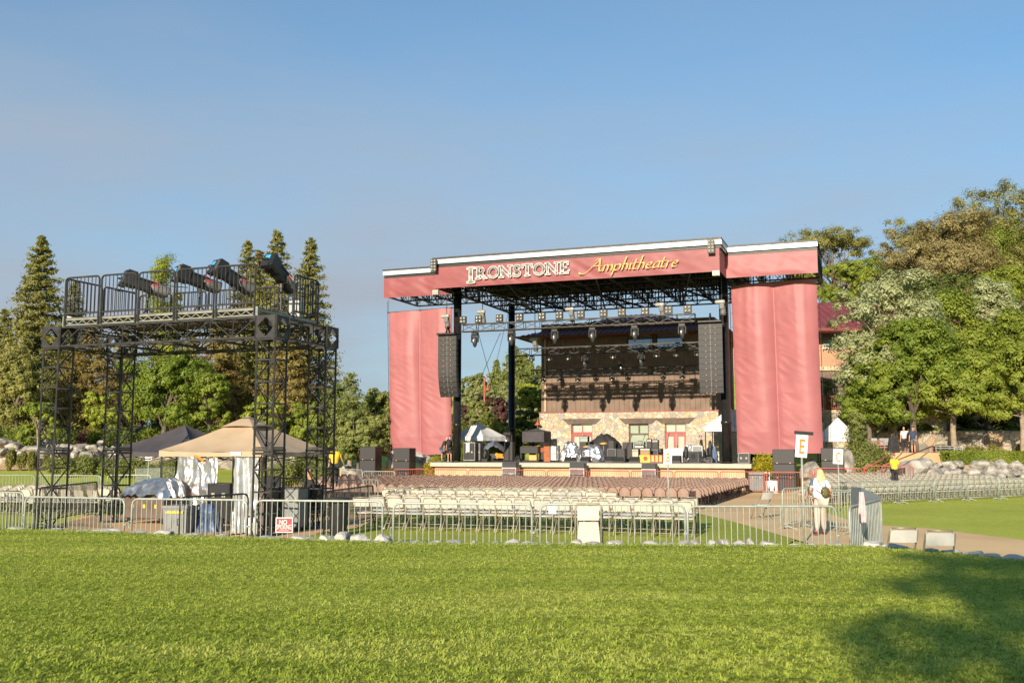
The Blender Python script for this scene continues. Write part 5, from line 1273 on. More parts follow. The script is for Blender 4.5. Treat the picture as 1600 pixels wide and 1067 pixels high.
# print covered crates: plain coloured fruit print and orange crate
p, w, hh = onstage(1000, 1017, 711, 1.4); T = thing('printed_crate', 'yellow crate printed with red and green fruit at the stage front', 'crate', p, ROT)
b = MB(); b.box((0, 0, hh/2), (w, .45, hh), None, .01); b.build('body', M['yellow'], T); b = MB(); b.lathe([(.02, 0), (hh*.32, .0), (hh*.3, .012)], (.05, -.228, hh*.55), 14, Matrix.Rotation(R(90), 3, 'X')); b.build('red_print', M['signred'], T)
b = MB(); b.lathe([(.02, 0), (hh*.2, .0), (hh*.18, .012)], (-.28, -.228, hh*.3), 10, Matrix.Rotation(R(90), 3, 'X')); b.lathe([(.02, 0), (hh*.16, .0), (hh*.14, .012)], (.33, -.228, hh*.3), 10, Matrix.Rotation(R(90), 3, 'X')); b.build('green_print', M['mid_pr'] if 'mid_pr' in M else M['sageglass'], T)
p, w, hh = onstage(1018, 1036, 710, 1.4); T = thing('orange_crate', 'orange crate with dark red frame beside the letter B sign', 'crate', p, ROT)
b = MB(); b.box((0, 0, hh/2), (w-.04, .42, hh-.03)); b.build('body', M['gold'], T); b = MB()
for x in np.linspace(-w/2, w/2, 4): b.bar((x, -.22, 0), (x, -.22, hh), .05)
for z in (.03, hh-.03): b.bar((-w/2, -.22, z), (w/2, -.22, z), .05)
b.build('frame', M['doorred'], T)
# black draped drum riser, foil bundles
def draped(loc, rz, w, d, hh, label, m, seed, cat='cover', name='draped_cover', amp_=.12, prof=None, pinch=.3):
    T = thing(name, label, cat, loc, rz); off = Vector((seed*9.1, seed*2.2, seed*4.4)); b = MB(); n1, n2 = 56, 26
    def fn(u, v):
        a = u*2*math.pi; r = (1-v**2.2*(1-pinch)); sq = 1/max(abs(math.cos(a)), abs(math.sin(a)))**.55
        x, y = math.cos(a)*w/2*r*sq*.92, math.sin(a)*d/2*r*sq*.92; z = hh*(1-(1-v)**1.35)
        z *= 1+(prof(x/w) if prof else 0)
        q = Vector((x*2.2, y*2.2, z*1.8))+off; k = (1-abs(mn.noise(q*1.1))*2)*amp_+mn.noise(q*3)*amp_*.6
        fold = math.sin(a*9+seed+4*mn.noise(q*.8))*amp_*.35*(1-v)
        f = 1+(k+fold)/max(.3, w/2)*.8; return (x*f, y*f, max(0.003*(v > 0), z+k*.6*v))
    b.grid(fn, n1, n2); b.build('cloth', m, T, smooth=True); return T
p, w, hh = onstage(915, 974, 679, 8.6); draped(p, ROT, w*.96, 2.2, hh, 'large black cloth draped over the drum riser at centre stage', M['blackfab'], 3, amp_=.2, prof=lambda x: .10*math.cos(x*12)-.1, pinch=.5)
p, w, hh = onstage(879, 906, 692, 3.0); draped(p, ROT, w, 1.0, hh, 'crumpled silver foil bundle, left one at centre stage', M['silver'], 5, amp_=.2, name='foil_bundle')
p, w, hh = onstage(912, 941, 695, 3.2); draped(p, ROT, w, 1.0, hh*.95, 'crumpled silver foil bundle with cymbals, right one at centre stage', M['silver'], 8, amp_=.22, name='foil_bundle')
for u, v, lb in ((917, 697, 'brass cymbal on a stand left of the draped drums'), (943, 692, 'dark cymbal on a stand before the draped drums')):
    t = 4.4; s, z = S(u, v, t); T = thing('cymbal', lb, 'cymbal', wp(s, t, DECK), ROT); b = MB(); b.smooth = True; b.lathe([(.02, .05), (.08, .03), (.3, -.01), (.29, -.015), (.02, .0)], (0, 0, z-DECK), 14, Matrix.Rotation(.25, 3, 'X')); b.build('plate', M['gold'], T)
    b = MB(); b.tube([(0, 0, .3), (0, 0, z-DECK)], .015, 5); [b.tube([(0, 0, .35), (math.cos(a)*.3, math.sin(a)*.3, 0)], .012, 5) for a in (0, 2.1, 4.2)]; b.build('stand', M['alu'], T)
p, w, hh = onstage(1036, 1078, 701, 4.0); draped(p, ROT, w, .9, hh, 'white cloth draped over a long table right of the B sign', M['whitefab'], 11, amp_=.08, pinch=.85)
p, w, hh = onstage(1066, 1088, 697, 3.6); draped(p, ROT, w*.6, .7, hh, 'silver film bundle behind the black moving light', M['film'], 13, amp_=.25)
for u, t, v, lb, tl in ((1005, 5.5, 682, 'microphone stand left of the twin amplifiers', .25), (1046, 5, 680, 'microphone stand before the right red door', .1), (982, 6, 683, 'microphone stand beside the window', .35)):
    p = dk(u-3, t); z = dh(u, v, t); T = thing('microphone_stand', lb, 'microphone stand', p, ROT, 'microphone stands on the stage'); b = MB(); b.tube([(0, 0, 0), (0, 0, z*.62), (tl, 0, z)], .016, 5); [b.tube([(0, 0, .12), (math.cos(a)*.28, math.sin(a)*.28, .01)], .014, 5) for a in (0.5, 2.6, 4.7)]; b.build('stand', M['black'], T); b = MB(); b.tube([(tl, 0, z), (tl+.05, 0, z+.16)], .026, 6); b.build('microphone', M['galvdark'], T)
# floor standing moving lights (upside: base on the deck)
def floor_mover(u0, u1, v, t, lb):
    p, w, hh = onstage(u0, u1, v, t); T = thing('floor_moving_light', lb, 'stage light', p, ROT, 'black moving lights standing on the stage'); b = MB(); b.box((0, 0, .11), (w*.9, .36, .2), None, .03); b.build('base', M['black'], T)
    b = MB(); b.tube([(-w*.42, 0, .2), (-w*.44, 0, hh*.6), (-w*.4, 0, hh*.66)], .045, 6); b.tube([(w*.42, 0, .2), (w*.44, 0, hh*.6), (w*.4, 0, hh*.66)], .045, 6); b.build('yoke', M['blackst'], T)
    b = MB(); b.smooth = True; b.lathe([(w*.2, .22), (w*.34, .35), (w*.36, hh*.6), (w*.22, hh*.95), (w*.08, hh)], (0, 0, 0), 12); b.build('lamp_head', M['black'], T); b = MB(); b.smooth = True; b.ball((0, -w*.3, hh*.45), (w*.17, .06, hh*.24), 8, 6); b.build('cover_vent', M['grille'], T)
floor_mover(753, 763.5, 701, 1.0, 'black moving light at the left stage edge beside the white tent'); floor_mover(1067, 1077.5, 697, 1.0, 'black moving light at the right of the stage front'); floor_mover(1105, 1115, 688, 3, 'black moving light behind the tilted monitor')
s, z = S(793.5, 675, 8.5); mv = dup(MH0, wp(s, 8.5, z), ROT, 'black speaker light hanging beside the rear left column'); mv.scale = (1.5, 1.5, 1.2)
# left: rack cases, mixer under foil, keyboards
p, w, hh = onstage(728, 745.5, 691.5, 1.6); T = road_case(p, ROT, w, .9, hh, 'tall equipment rack case before the white tent', 'black', 'alu', 'rack_case', lid=False, rack=True)
b = MB(); b.grid(lambda u, v: (-.28*w+.34*w*u, -.475-.015*math.sin(u*9), hh*(.5+.5*v)), 6, 4); b.build('towel', M['greyshirt'], T, solid=.015)
p, w, hh = onstage(745.5, 754, 692, 2.2); road_case(p, ROT, w, .8, hh, 'narrow dark case beside the tall rack case', 'case', 'galvdark', lid=False)
p, w, hh = onstage(758, 786, 705, 1.8); T = thing('mixing_console', 'mixing console on stand wrapped in silver foil with orange cloth', 'mixer', p, ROT+.3); b = MB(); b.box((0, 0, hh*.55), (w*.6, .5, hh*.5), None, .03); [b.bar((x, y, 0), (x, y, hh*.4), .05) for x in (-.3, .3) for y in (-.2, .2)]; b.build('stand', M['black'], T)
hf = dh(770, 690, 1.8); b = MB()
def ff(u, v):
    x = (u-.5)*w*1.05; y = (v-.5)*1.2; z = hf-(abs(x)**1.3)*.75-(abs(y)**2)*1.0; q = Vector((x*3, y*3, 2)); return (x, y, z+.16*(1-abs(mn.noise(q))*2)*.7)
b.grid(ff, 30, 16); b.build('foil_cover', M['silver'], T, smooth=True); b = MB(); b.grid(lambda u, v: (.15+.5*u+.05*math.sin(v*7), -.62-.03*math.sin(u*8), hh*.35+hh*.5*v*(1-.25*u)), 8, 8); b.build('orange_cloth', M['orange'], T, smooth=True)
p, w, hh = onstage(815, 843, 697.5, 1.6); T = thing('organ', 'dark electric organ with open frame at the left of the stage', 'organ', p, ROT); b = MB(); b.b3(-w/2, w/2, -.35, .35, hh*.55, hh, .02); b.build('body', M['black'], T); b = MB(); [b.b3(x-.05, x+.05, y-.05, y+.05, 0, hh*.55) for x in (-w/2+.06, w/2-.06) for y in (-.28, .28)]; b.b3(-w/2, w/2, -.3, .3, .03, .1); b.build('legs', M['blackst'], T); b = MB(); b.b3(-w*.05, w*.42, -.2, .1, .1, hh*.45, .03); b.build('cable_bag', M['gold'], T); b = MB(); b.grid(lambda u, v: (-w/2+w*u, -.3+.6*v, hh+.01+.05*abs(mn.noise(Vector((u*6, v*4, 1))))), 14, 6); b.build('yellow_cloth', M['gold'], T)
p, w, hh = onstage(845, 862, 697, 2.2); T = thing('wooden_organ', 'orange brown wooden organ cabinet at the left of the stage', 'organ', p, ROT); b = MB(); b.b3(-w*.1, w/2, -.35, .35, 0, hh, .02); b.b3(-w/2, -w*.1, -.35, .35, hh*.62, hh*.9); b.b3(-w/2, -w/2+.08, -.35, .35, 0, hh*.62); b.build('body', M['wood'], T); b = MB(); b.b3(-w/2+.1, -w*.12, -.3, -.1, hh*.15, hh*.6); b.build('knee_panel', M['black'], T)
p, w, hh = onstage(862.5, 872, 696.5, 2.2); T = road_case(p, ROT, w, .7, hh, 'pale grey scuffed case beside the wooden organ', 'film', 'galvdark', lid=False)
p, w, hh = onstage(804, 815, 713, 1.3); draped(p, ROT, w, .6, hh*1.0, 'small heap of black cables at the left stage edge', M['black'], 21, amp_=.12, cat='cables', name='cable_heap')
p, w, hh = onstage(1095, 1115, 713, 1.6); draped(p, ROT, w, .8, hh, 'heap of black cables left of the right column', M['black'], 22, amp_=.16, cat='cables', name='cable_heap')
p, w, hh = onstage(1083.5, 1098.5, 697, 2.6); T = road_case(p, ROT, w, .6, hh, 'case with white edging behind the tilted monitor', 'grey', 'white', lid=False, wheels=False)
p, w, hh = onstage(1102, 1113, 702, 4.2); road_case(p, ROT, w, .6, hh, 'dark equipment case under the right white tent', 'case', 'galvdark')
p, w, hh = onstage(1113, 1121, 697, 2.4); draped(p, ROT, w, .5, hh, 'blue and red cloth bundle beside the right column', M['blue'], 27, amp_=.12)
p, w, hh = onstage(1154.5, 1171, 708, .75); T = road_case(p, ROT, w, .5, hh, 'pale air blower box at the right stage corner', 'grille', 'lens', lid=False, wheels=False)
# speaker and silver case towers before the stage front
for i, (u0, u1, v, lb) in enumerate(((787, 809, 722, 'left'), (892, 915, 723, 'middle'), (1004, 1026, 724, 'right'))):
    t = -.75; s0, z = S(u0, v, t); s1, _ = S(u1, v, t); s = (s0+s1)/2; q = wp(s, t, 0); q.z = h(q.x, q.y); hh = z-q.z
    road_case(q, ROT, (s1-s0)*.95, .7, hh-.36, f'silver edged case on wheels before the stage front, {lb} of three', 'case', 'white', 'silver_case', group='silver cases before the stage')
    cabinet((q.x, q.y, q.z+hh-.345), ROT, s1-s0, .6, .34, f'black front fill speaker on the {lb} silver case', group='front fill speakers', two=False)
def plaza_pt(u, t): s, _ = S(u, 745, t); p = wp(s, t, 0); p.z = h(p.x, p.y)+.03; return p
s0 = S(1171, 745, -1.0)[0]; s1 = S(1195, 745, -1.0)[0]; p = plaza_pt(1183, -1.0); T = road_case(p, ROT, s1-s0, .8, S(1183, 737, -1)[1]-p.z, 'grey flight case behind the red fence beside the stage', 'grey', 'case')
text('LAB 2', .16, M['white'], T, (0, -.42, .62), off=.004) if False else None
p = plaza_pt(1199, -1.1); road_case(p, ROT, .3, .6, S(1199, 738, -1)[1]-p.z, 'narrow white edged case beside the grey flight case', 'black', 'white')
p = plaza_pt(1206, -1.6); T = road_case(p, ROT, .62, .5, S(1206, 751, -1.6)[1]-p.z, 'small white box with two dark holes by the red fence', 'white', 'white', lid=False, wheels=False); b = MB(); [b.box((x, -.262, .2), (.12, .02, .14)) for x in (-.15, .15)]; b.build('holes', M['black'], T)
# ---------------------------------------------------------------- row letter signs on poles
def letter_sign(u, vc, Y, letter, label, zg, w=.34, hh=.66, tilt=0.0, bar_=None):
    p = at(u, vc, Y); T = thing('letter_sign', label, 'sign', (p.x, p.y, zg), 0, None); z = p.z-zg
    b = MB(); b.tube([(0, .02, 0), (0, .02, z-hh*.3)], .024, 8); b.build('pole', M['galv'], T, smooth=True)
    rot = Matrix.Rotation(tilt, 3, 'Y'); b = MB(); b.box((0, 0, z), (w, .012, hh), rot, .003); pl = b.build('board', M['white'], T)
    me = text(letter, hh*.88, M['signorange'], pl, (0, -.011, z-hh*.07), (R(90), tilt, 0), .60, 1.0, hh*.012)
    if bar_: b = MB(); b.box((bar_, 0, z+hh*.53), (w*1.55, .05, .075), Matrix.Rotation(tilt-.02, 3, 'Y')); b.build('top_bar', M['black'], T)
    return T
zE = gnd(1257, 848, 0.0)
letter_sign(1252.5, 696, 22.6, 'E', 'white sign board with orange letter E on tall pole', 0, .27, .53, R(5.5), .06)
letter_sign(1043.5, 714, 38, 'B', 'white sign board with orange letter B on thin pole', h(6, 38), .31, .52, R(3.5))
T = letter_sign(1309.5, 713, 42, 'C', 'white sign board with orange letter C before the right speakers', h(13.8, 42), .42, .62, R(3.5), 0)
letter_sign(232.5, 711, 49, 'A', 'white sign board with orange letter A under the charcoal canopy', h(-18, 49)-.3, .34, .5, 0)
# no smoking sign and papers fixed to the barriers
def on_barrier(i, u, v0, v1, w, name, label, cat, m):
    bar_ = FB[i]; Y = (bar_.location.y); a, _ = slopes(u, v0); d = Vector((math.cos(bar_.rotation_euler.z), math.sin(bar_.rotation_euler.z)))
    k = (a*bar_.location.y-bar_.location.x)/(d.x-a*d.y); q = Vector((bar_.location.x+d.x*k, bar_.location.y+d.y*k)); z1 = at(u, v0, q.y).z; z0 = at(u, v1, q.y).z
    T = thing(name, label, cat, (q.x-.0, q.y-.035, z0), bar_.rotation_euler.z); b = MB(); b.box((0, 0, (z1-z0)/2), (w, .008, z1-z0), None, .002); bd = b.build('board', m, T); return T, bd, z1-z0
T, bd, hh = on_barrier(3, 445, 808, 831.5, .36, 'no_smoking_sign', 'red and white NO SMOKING sign hung on the front barrier', 'sign', M['white'])
b = MB(); b.box((0, -.006, hh/2), (.325, .006, hh-.035), None, .001); b.build('red_panel', M['signred'], bd)
text('NO', .13, M['white'], bd, (-.02, -.012, hh*.68), sx=.85, off=.001); text('SMOKING', .105, M['white'], bd, (0, -.012, hh*.36), sx=.66, sy=1.3)
b = MB(); b.box((0, -.011, hh*.14), (.2, .004, .006)); b.build('small_print', M['white'], bd)
on_barrier(5, 863, 790, 802.5, .14, 'paper_notice', 'blank white paper notice taped to the middle barrier', 'notice', M['white'])
on_barrier(1, 50, 779, 786.5, .13, 'paper_notice', 'grey card tied to the left front barrier', 'notice', M['galv'])
# ---------------------------------------------------------------- foil, cases and bins around the tower
p = at(222, 760, 28.6); T = thing('covered_console', 'lighting console on wheeled case under crumpled silver foil', 'console', (p.x+.25, 28.6, .03), ROT)
b = MB(); b.b3(-.6, .75, -.35, .45, .16, .78, .02); b.build('case', M['timber'], T); b = MB(); [b.box((x, -.36, .5), (.08, .02, .1)) for x in (-.3, .1, .5)]; b.build('latches', M['yellow'], T)
for x in (-.5, .65): b = MB(); b.lathe([(.08, -.025), (.08, .025)], (x, -.2, .08), 8, Matrix.Rotation(R(90), 3, 'X')); b.build('castor', M['black'], T)
b = MB()
def cons(u, v):
    x = -.74+1.6*u; y = -.52+1.0*v; e = max(abs(u*2-1)**5, abs(1-v)**3*.85); q = Vector((x*2.6, y*2.6, 7.7)); k = 1-abs(mn.noise(q))*2.2
    z = 1.24-.56*e+.07*k*(.5+e)+.05*mn.noise(q*3)-.13*max(0, .5-u)
    return (x+.06*k, y-.08*e*k, z)
b.grid(cons, 60, 34); b.build('foil_sheet', M['silver'], T, smooth=True)
p = tp(2.35, 3.0); T = thing('hanging_foil', 'crumpled silver foil sheet hanging from the tan canopy front', 'foil', (at(308, 760, 29.0).x, 29.0, 0), ROT)
b = MB()
def hf_(u, v):
    x = (u-.5)*(1.38+.12*(1-v)); q = Vector((x*3.6, v*1.3, 3.3)); k = 1-abs(mn.noise(q))*2.3
    z = .35+1.56*v-.22*v*math.exp(-((u-.62)/.14)**2)-.03*u; return (x-.12*(1-v)*(u < .5), -.08*k*(1.1-v)-.035*mn.noise(Vector((x*9, v*7, 1)))-.25*(1-v)**2*abs(u-.5), z)
b.grid(hf_, 48, 60); b.build('sheet', M['silver'], T, smooth=True, solid=.004); b = MB(); b.tube([(-.1, -.03, 1.93), (.1, -.04, 1.86), (.22, -.03, 1.78)], .035, 6); b.tube([(.55, -.02, 1.9), (.62, -.02, 1.86)], .03, 6); b.build('orange_strap', M['orange'], T)
p = at(383, 790, 24.9); T = thing('silver_sheet', 'tall pale silver film sheet hanging beside the tower leg', 'sheet', (p.x, 24.9, .03), ROT+R(14))
b = MB(); b.grid(lambda u, v: ((u-.5)*.66, .03*math.sin(u*16+2*v)+.03*mn.noise(Vector((u*3, v*7, 1))), .0+1.88*v), 30, 40); b.build('film', M['film'], T, smooth=True, solid=.004); b = MB(); b.bar((-.34, .04, 1.86), (.34, .04, 1.86), .04); b.bar((-.32, .04, 0), (-.32, .04, 1.86), .035); b.bar((.32, .04, 0), (.32, .04, 1.86), .035); b.build('pipe_frame', M['galvdark'], T)
p = gnd(272, 833, .03); T = thing('storage_bin', 'grey plastic storage bin with yellow label strip', 'bin', p, ROT*.4); b = MB(); b.lathe([(.40, 0), (.45, .62), (.49, .62), (.49, .68), (.44, .68)], (0, .3, 0), 4, Matrix.Rotation(R(45), 3, 'Z')); b.build('tub', M['grey'], T); b = MB(); b.box((.0, -.03, .52), (.46, .02, .055)); b.build('label_strip', M['yellow'], T); b = MB(); [b.box((x, -.015, .3), (.07, .03, .34)) for x in (-.12, .12)]; b.build('ribs', M['grey'], T)
p = gnd(318, 832, .03); draped((p.x, p.y+.4, .03), ROT, .55, .45, .70, 'dull blue tarpaulin bundle beside the grey storage bin', M['blue'], 31, amp_=.16)
for u0, u1, v0, Y, lb, m in ((404, 446, 762, 26.6, 'dark brown case at the tower leg under the canopy', 'timber'), (449, 476, 762, 26.0, 'grey flight case at the right tower leg', 'grey')):
    a, z = slopes(u0, v0)[0]*Y, at(u0, v0, Y).z; w = (slopes(u1, v0)[0]-slopes(u0, v0)[0])*Y; road_case((a+w/2, Y, .03), ROT*.6, w, .6, z-.03, lb, m, 'galvdark')
a = slopes(352, 760)[0]*28.5; road_case((a, 28.5, .03), ROT, .7, .6, 1.12, 'black desk case behind the tall silver sheet', 'black', 'galvdark')
a = slopes(425, 740)[0]*29.5; T = thing('lamp_shade_box', 'brown box and black monitor under the canopy edge', 'monitor', (a, 29.5, .03), ROT); b = MB(); b.b3(-.5, .5, -.3, .3, .6, .66); [b.bar((x, y, 0), (x, y, .6), .05) for x in (-.45, .45) for y in (-.25, .25)]; b.build('table', M['timber'], T); b = MB(); b.b3(-.35, .3, -.05, .05, .8, 1.3, .02); b.b3(-.05, .0, -.05, .05, .66, .8); b.build('screen', M['black'], T)
def trash_can(loc, label):
    T = thing('trash_can', label, 'trash can', loc, .3); b = MB(); b.smooth = True; b.lathe([(.19, 0), (.2, .02), (.245, .76), (.25, .8), (.28, .8), (.285, .85), (.25, .86)], (0, 0, 0), 20); b.build('bin', M['black'], T)
    b = MB(); b.lathe([(.26, .861), (.25, .90), (.05, .93)], (0, 0, 0), 20); b.build('rim', M['blackfab'], T); b = MB()
    for k in range(4): a = k*math.pi/2+.4; b.box((.255*math.cos(a), .255*math.sin(a), .74), (.06, .12, .05), Matrix.Rotation(a, 3, 'Z')); b.box((.21*math.cos(a), .21*math.sin(a), .36), (.03, .03, .7), Matrix.Rotation(a, 3, 'Z'))
    b.build('handles', M['black'], T); return T
trash_can(gnd(528.5, 836, .04), 'black ribbed trash can behind the front barrier')
a = slopes(494, 740)[0]*33; trash_can((a, 33, .05), 'grey black trash can behind the seated technician')
p = gnd(1350, 822, .04); T = thing('covered_cart', 'blue grey covered cart behind the edgeways barrier', 'cart', (slopes(1352, 790)[0]*21.5, 21.5, .03), .2); b = MB(); b.add([(-.24, -.2, .12), (.26, -.2, .12), (.26, .2, .12), (-.24, .2, .12), (-.2, -.2, 1.28), (.24, -.2, 1.08), (.24, .2, 1.08), (-.2, .2, 1.28)], [(3, 2, 1, 0), (4, 5, 6, 7), (0, 1, 5, 4), (1, 2, 6, 5), (2, 3, 7, 6), (3, 0, 4, 7)]); b.build('cover', M['slate'], T)
for x in (-.18, .2): b = MB(); b.lathe([(.06, -.02), (.06, .02)], (x, -.2, .06), 8, Matrix.Rotation(R(90), 3, 'X')); b.build('wheel', M['black'], T)
p = at(1343, 768, 18.4); T = thing('pink_towel', 'pink towel draped over the edgeways barrier', 'towel', (p.x, 18.3, p.z), .3); b = MB(); b.grid(lambda u, v: ((u-.5)*(.05+.05*v), -.03+.02*math.sin(u*9+v*3), -.55*v), 8, 14); b.grid(lambda u, v: ((u-.5)*(.05+.06*v), .03+.015*math.sin(u*9), -.4*v), 8, 10); b.build('cloth', M['pink'], T, smooth=True, solid=.01)
# ---------------------------------------------------------------- right terrace: cases, cover, rails, yellow lamps
def ground_case(u0, u1, v, Y, lb, **k):
    w = (u1-u0)/F*Y; a, z = slopes((u0+u1)/2, v)[0]*Y, at(u0, v, Y).z; g = h(a, Y)+.02; return road_case((a, Y, g), 0, w, .7, z-g, lb, **k)
ground_case(1459, 1487, 697, 68, 'long black road case beside the hedge', m='black'); ground_case(1488, 1500, 699, 69, 'short black road case behind the long one', m='black')
ground_case(1354, 1388, 695, 71, 'black road case left of the black covered stand', m='black')
ground_case(1359, 1367, 685, 71.2, 'small silver case on the black road case, left', m='film', wheels=False); ground_case(1372, 1386, 685, 71.2, 'silver case on the black road case, right', m='film', wheels=False)
a = slopes(1396, 700)[0]*70; T = draped((a, 70, h(a, 70)), .1, .75, .5, at(1396, 681, 70).z-h(a, 70), 'tall black cloth covered stand left of the two staff men', M['blackfab'], 41, amp_=.05, pinch=.5)
def handrail(p0, p1, p2, label):
    T = thing('handrail', label, 'handrail', p0, 0, 'red handrails on the right stairs'); o = Vector(p0); f = lambda p: Vector(p)-o; b = MB(); b.tube([f(p0), f(p1), f(p2)] if p2 else [f(p0), f(p1)], .04, 6); b.build('rail', M['redst'], T, smooth=True)
    for p in (p0, p1): q = f(p); b = MB(); b.tube([q, Vector((q.x, q.y, q.z-1.05))], .04, 6); b.build('post', M['redst'], T, smooth=True)
handrail(at(1352, 731, 58), at(1415, 698, 66), None, 'sloping red handrail, left one on the right stairs'); handrail(at(1378, 728, 58), at(1457, 697, 66), None, 'sloping red handrail, right one beside the road case')
T = thing('step_rail', 'low red stair rail behind the juniper bush', 'railing', at(1357, 712, 68), 0); b = MB(); b.tube([(0, 0, 0), (0, 0, 1.0), (1.0, 0, 1.0), (1.1, 0, .9), (1.1, 0, 0)], .03, 6); [b.bar((.14*k, 0, .1), (.14*k, 0, 1.0), .025) for k in range(1, 7)]; b.build('rail', M['redst'], T)
a = slopes(757, 610)[0]*96; zt_ = at(757, 590, 96).z; g = h(a, 96); T = thing('lamp_post', 'tall red lamp post with bell shade beyond the stage', 'lamp post', (a, 96, g), 0)
b = MB(); b.tube([(0, 0, 0), (0, 0, zt_-g)], .09, 8); b.tube([(0, 0, zt_-g-.1), (.2, 0, zt_-g), (.32, 0, zt_-g-.3), (.32, 0, zt_-g-.8)], .04, 6); b.build('post', M['redst'], T); b = MB(); b.smooth = True; b.lathe([(.06, .35), (.1, .1), (.3, -.05), (.32, -.12)], (.32, 0, zt_-g-1.1), 12); b.build('shade', M['redst'], T); b = MB(); b.ball((.32, 0, zt_-g-1.25), .1, 8, 6); b.build('bulb', M['lens'], T)
s, z = S(840, 662, 12.2); T = thing('wall_lamp', 'small red bell lamp at the corner of the stone wall', 'lamp', wp(s, 12.2, z), ROT); b = MB(); b.smooth = True; b.lathe([(.05, .3), (.09, .1), (.24, -.05), (.26, -.12)], (0, 0, 0), 12); b.build('shade', M['redst'], T); b = MB(); b.tube([(0, 0, .3), (0, 0, .45), (.3, .2, .45)], .03, 5); b.build('bracket', M['redst'], T)
# ---------------------------------------------------------------- people
def skin_mesh(name, nodes, edges, m, parent, sub=1, mats=None):
    me = bpy.data.meshes.new(name); keys = list(nodes); ix = {k: i for i, k in enumerate(keys)}
    me.from_pydata([nodes[k][0] for k in keys], [(ix[a], ix[c]) for a, c in edges], [])
    o = bpy.data.objects.new(name, me); COL.objects.link(o); md = o.modifiers.new('s', 'SKIN'); md.use_smooth_shade = True
    for i, k in enumerate(keys):
        sv = me.skin_vertices[0].data[i]; r = nodes[k][1]; sv.radius = r if isinstance(r, tuple) else (r, r); sv.use_root = (i == 0)
    sb = o.modifiers.new('b', 'SUBSURF'); sb.levels = sub; sb.render_levels = sub
    dg = bpy.context.evaluated_depsgraph_get(); nm = bpy.data.meshes.new_from_object(o.evaluated_get(dg)); bpy.data.objects.remove(o)
    nm.materials.clear(); nm.materials.append(m)
    q = bpy.data.objects.new(name, nm); COL.objects.link(q); q.parent = parent; return q
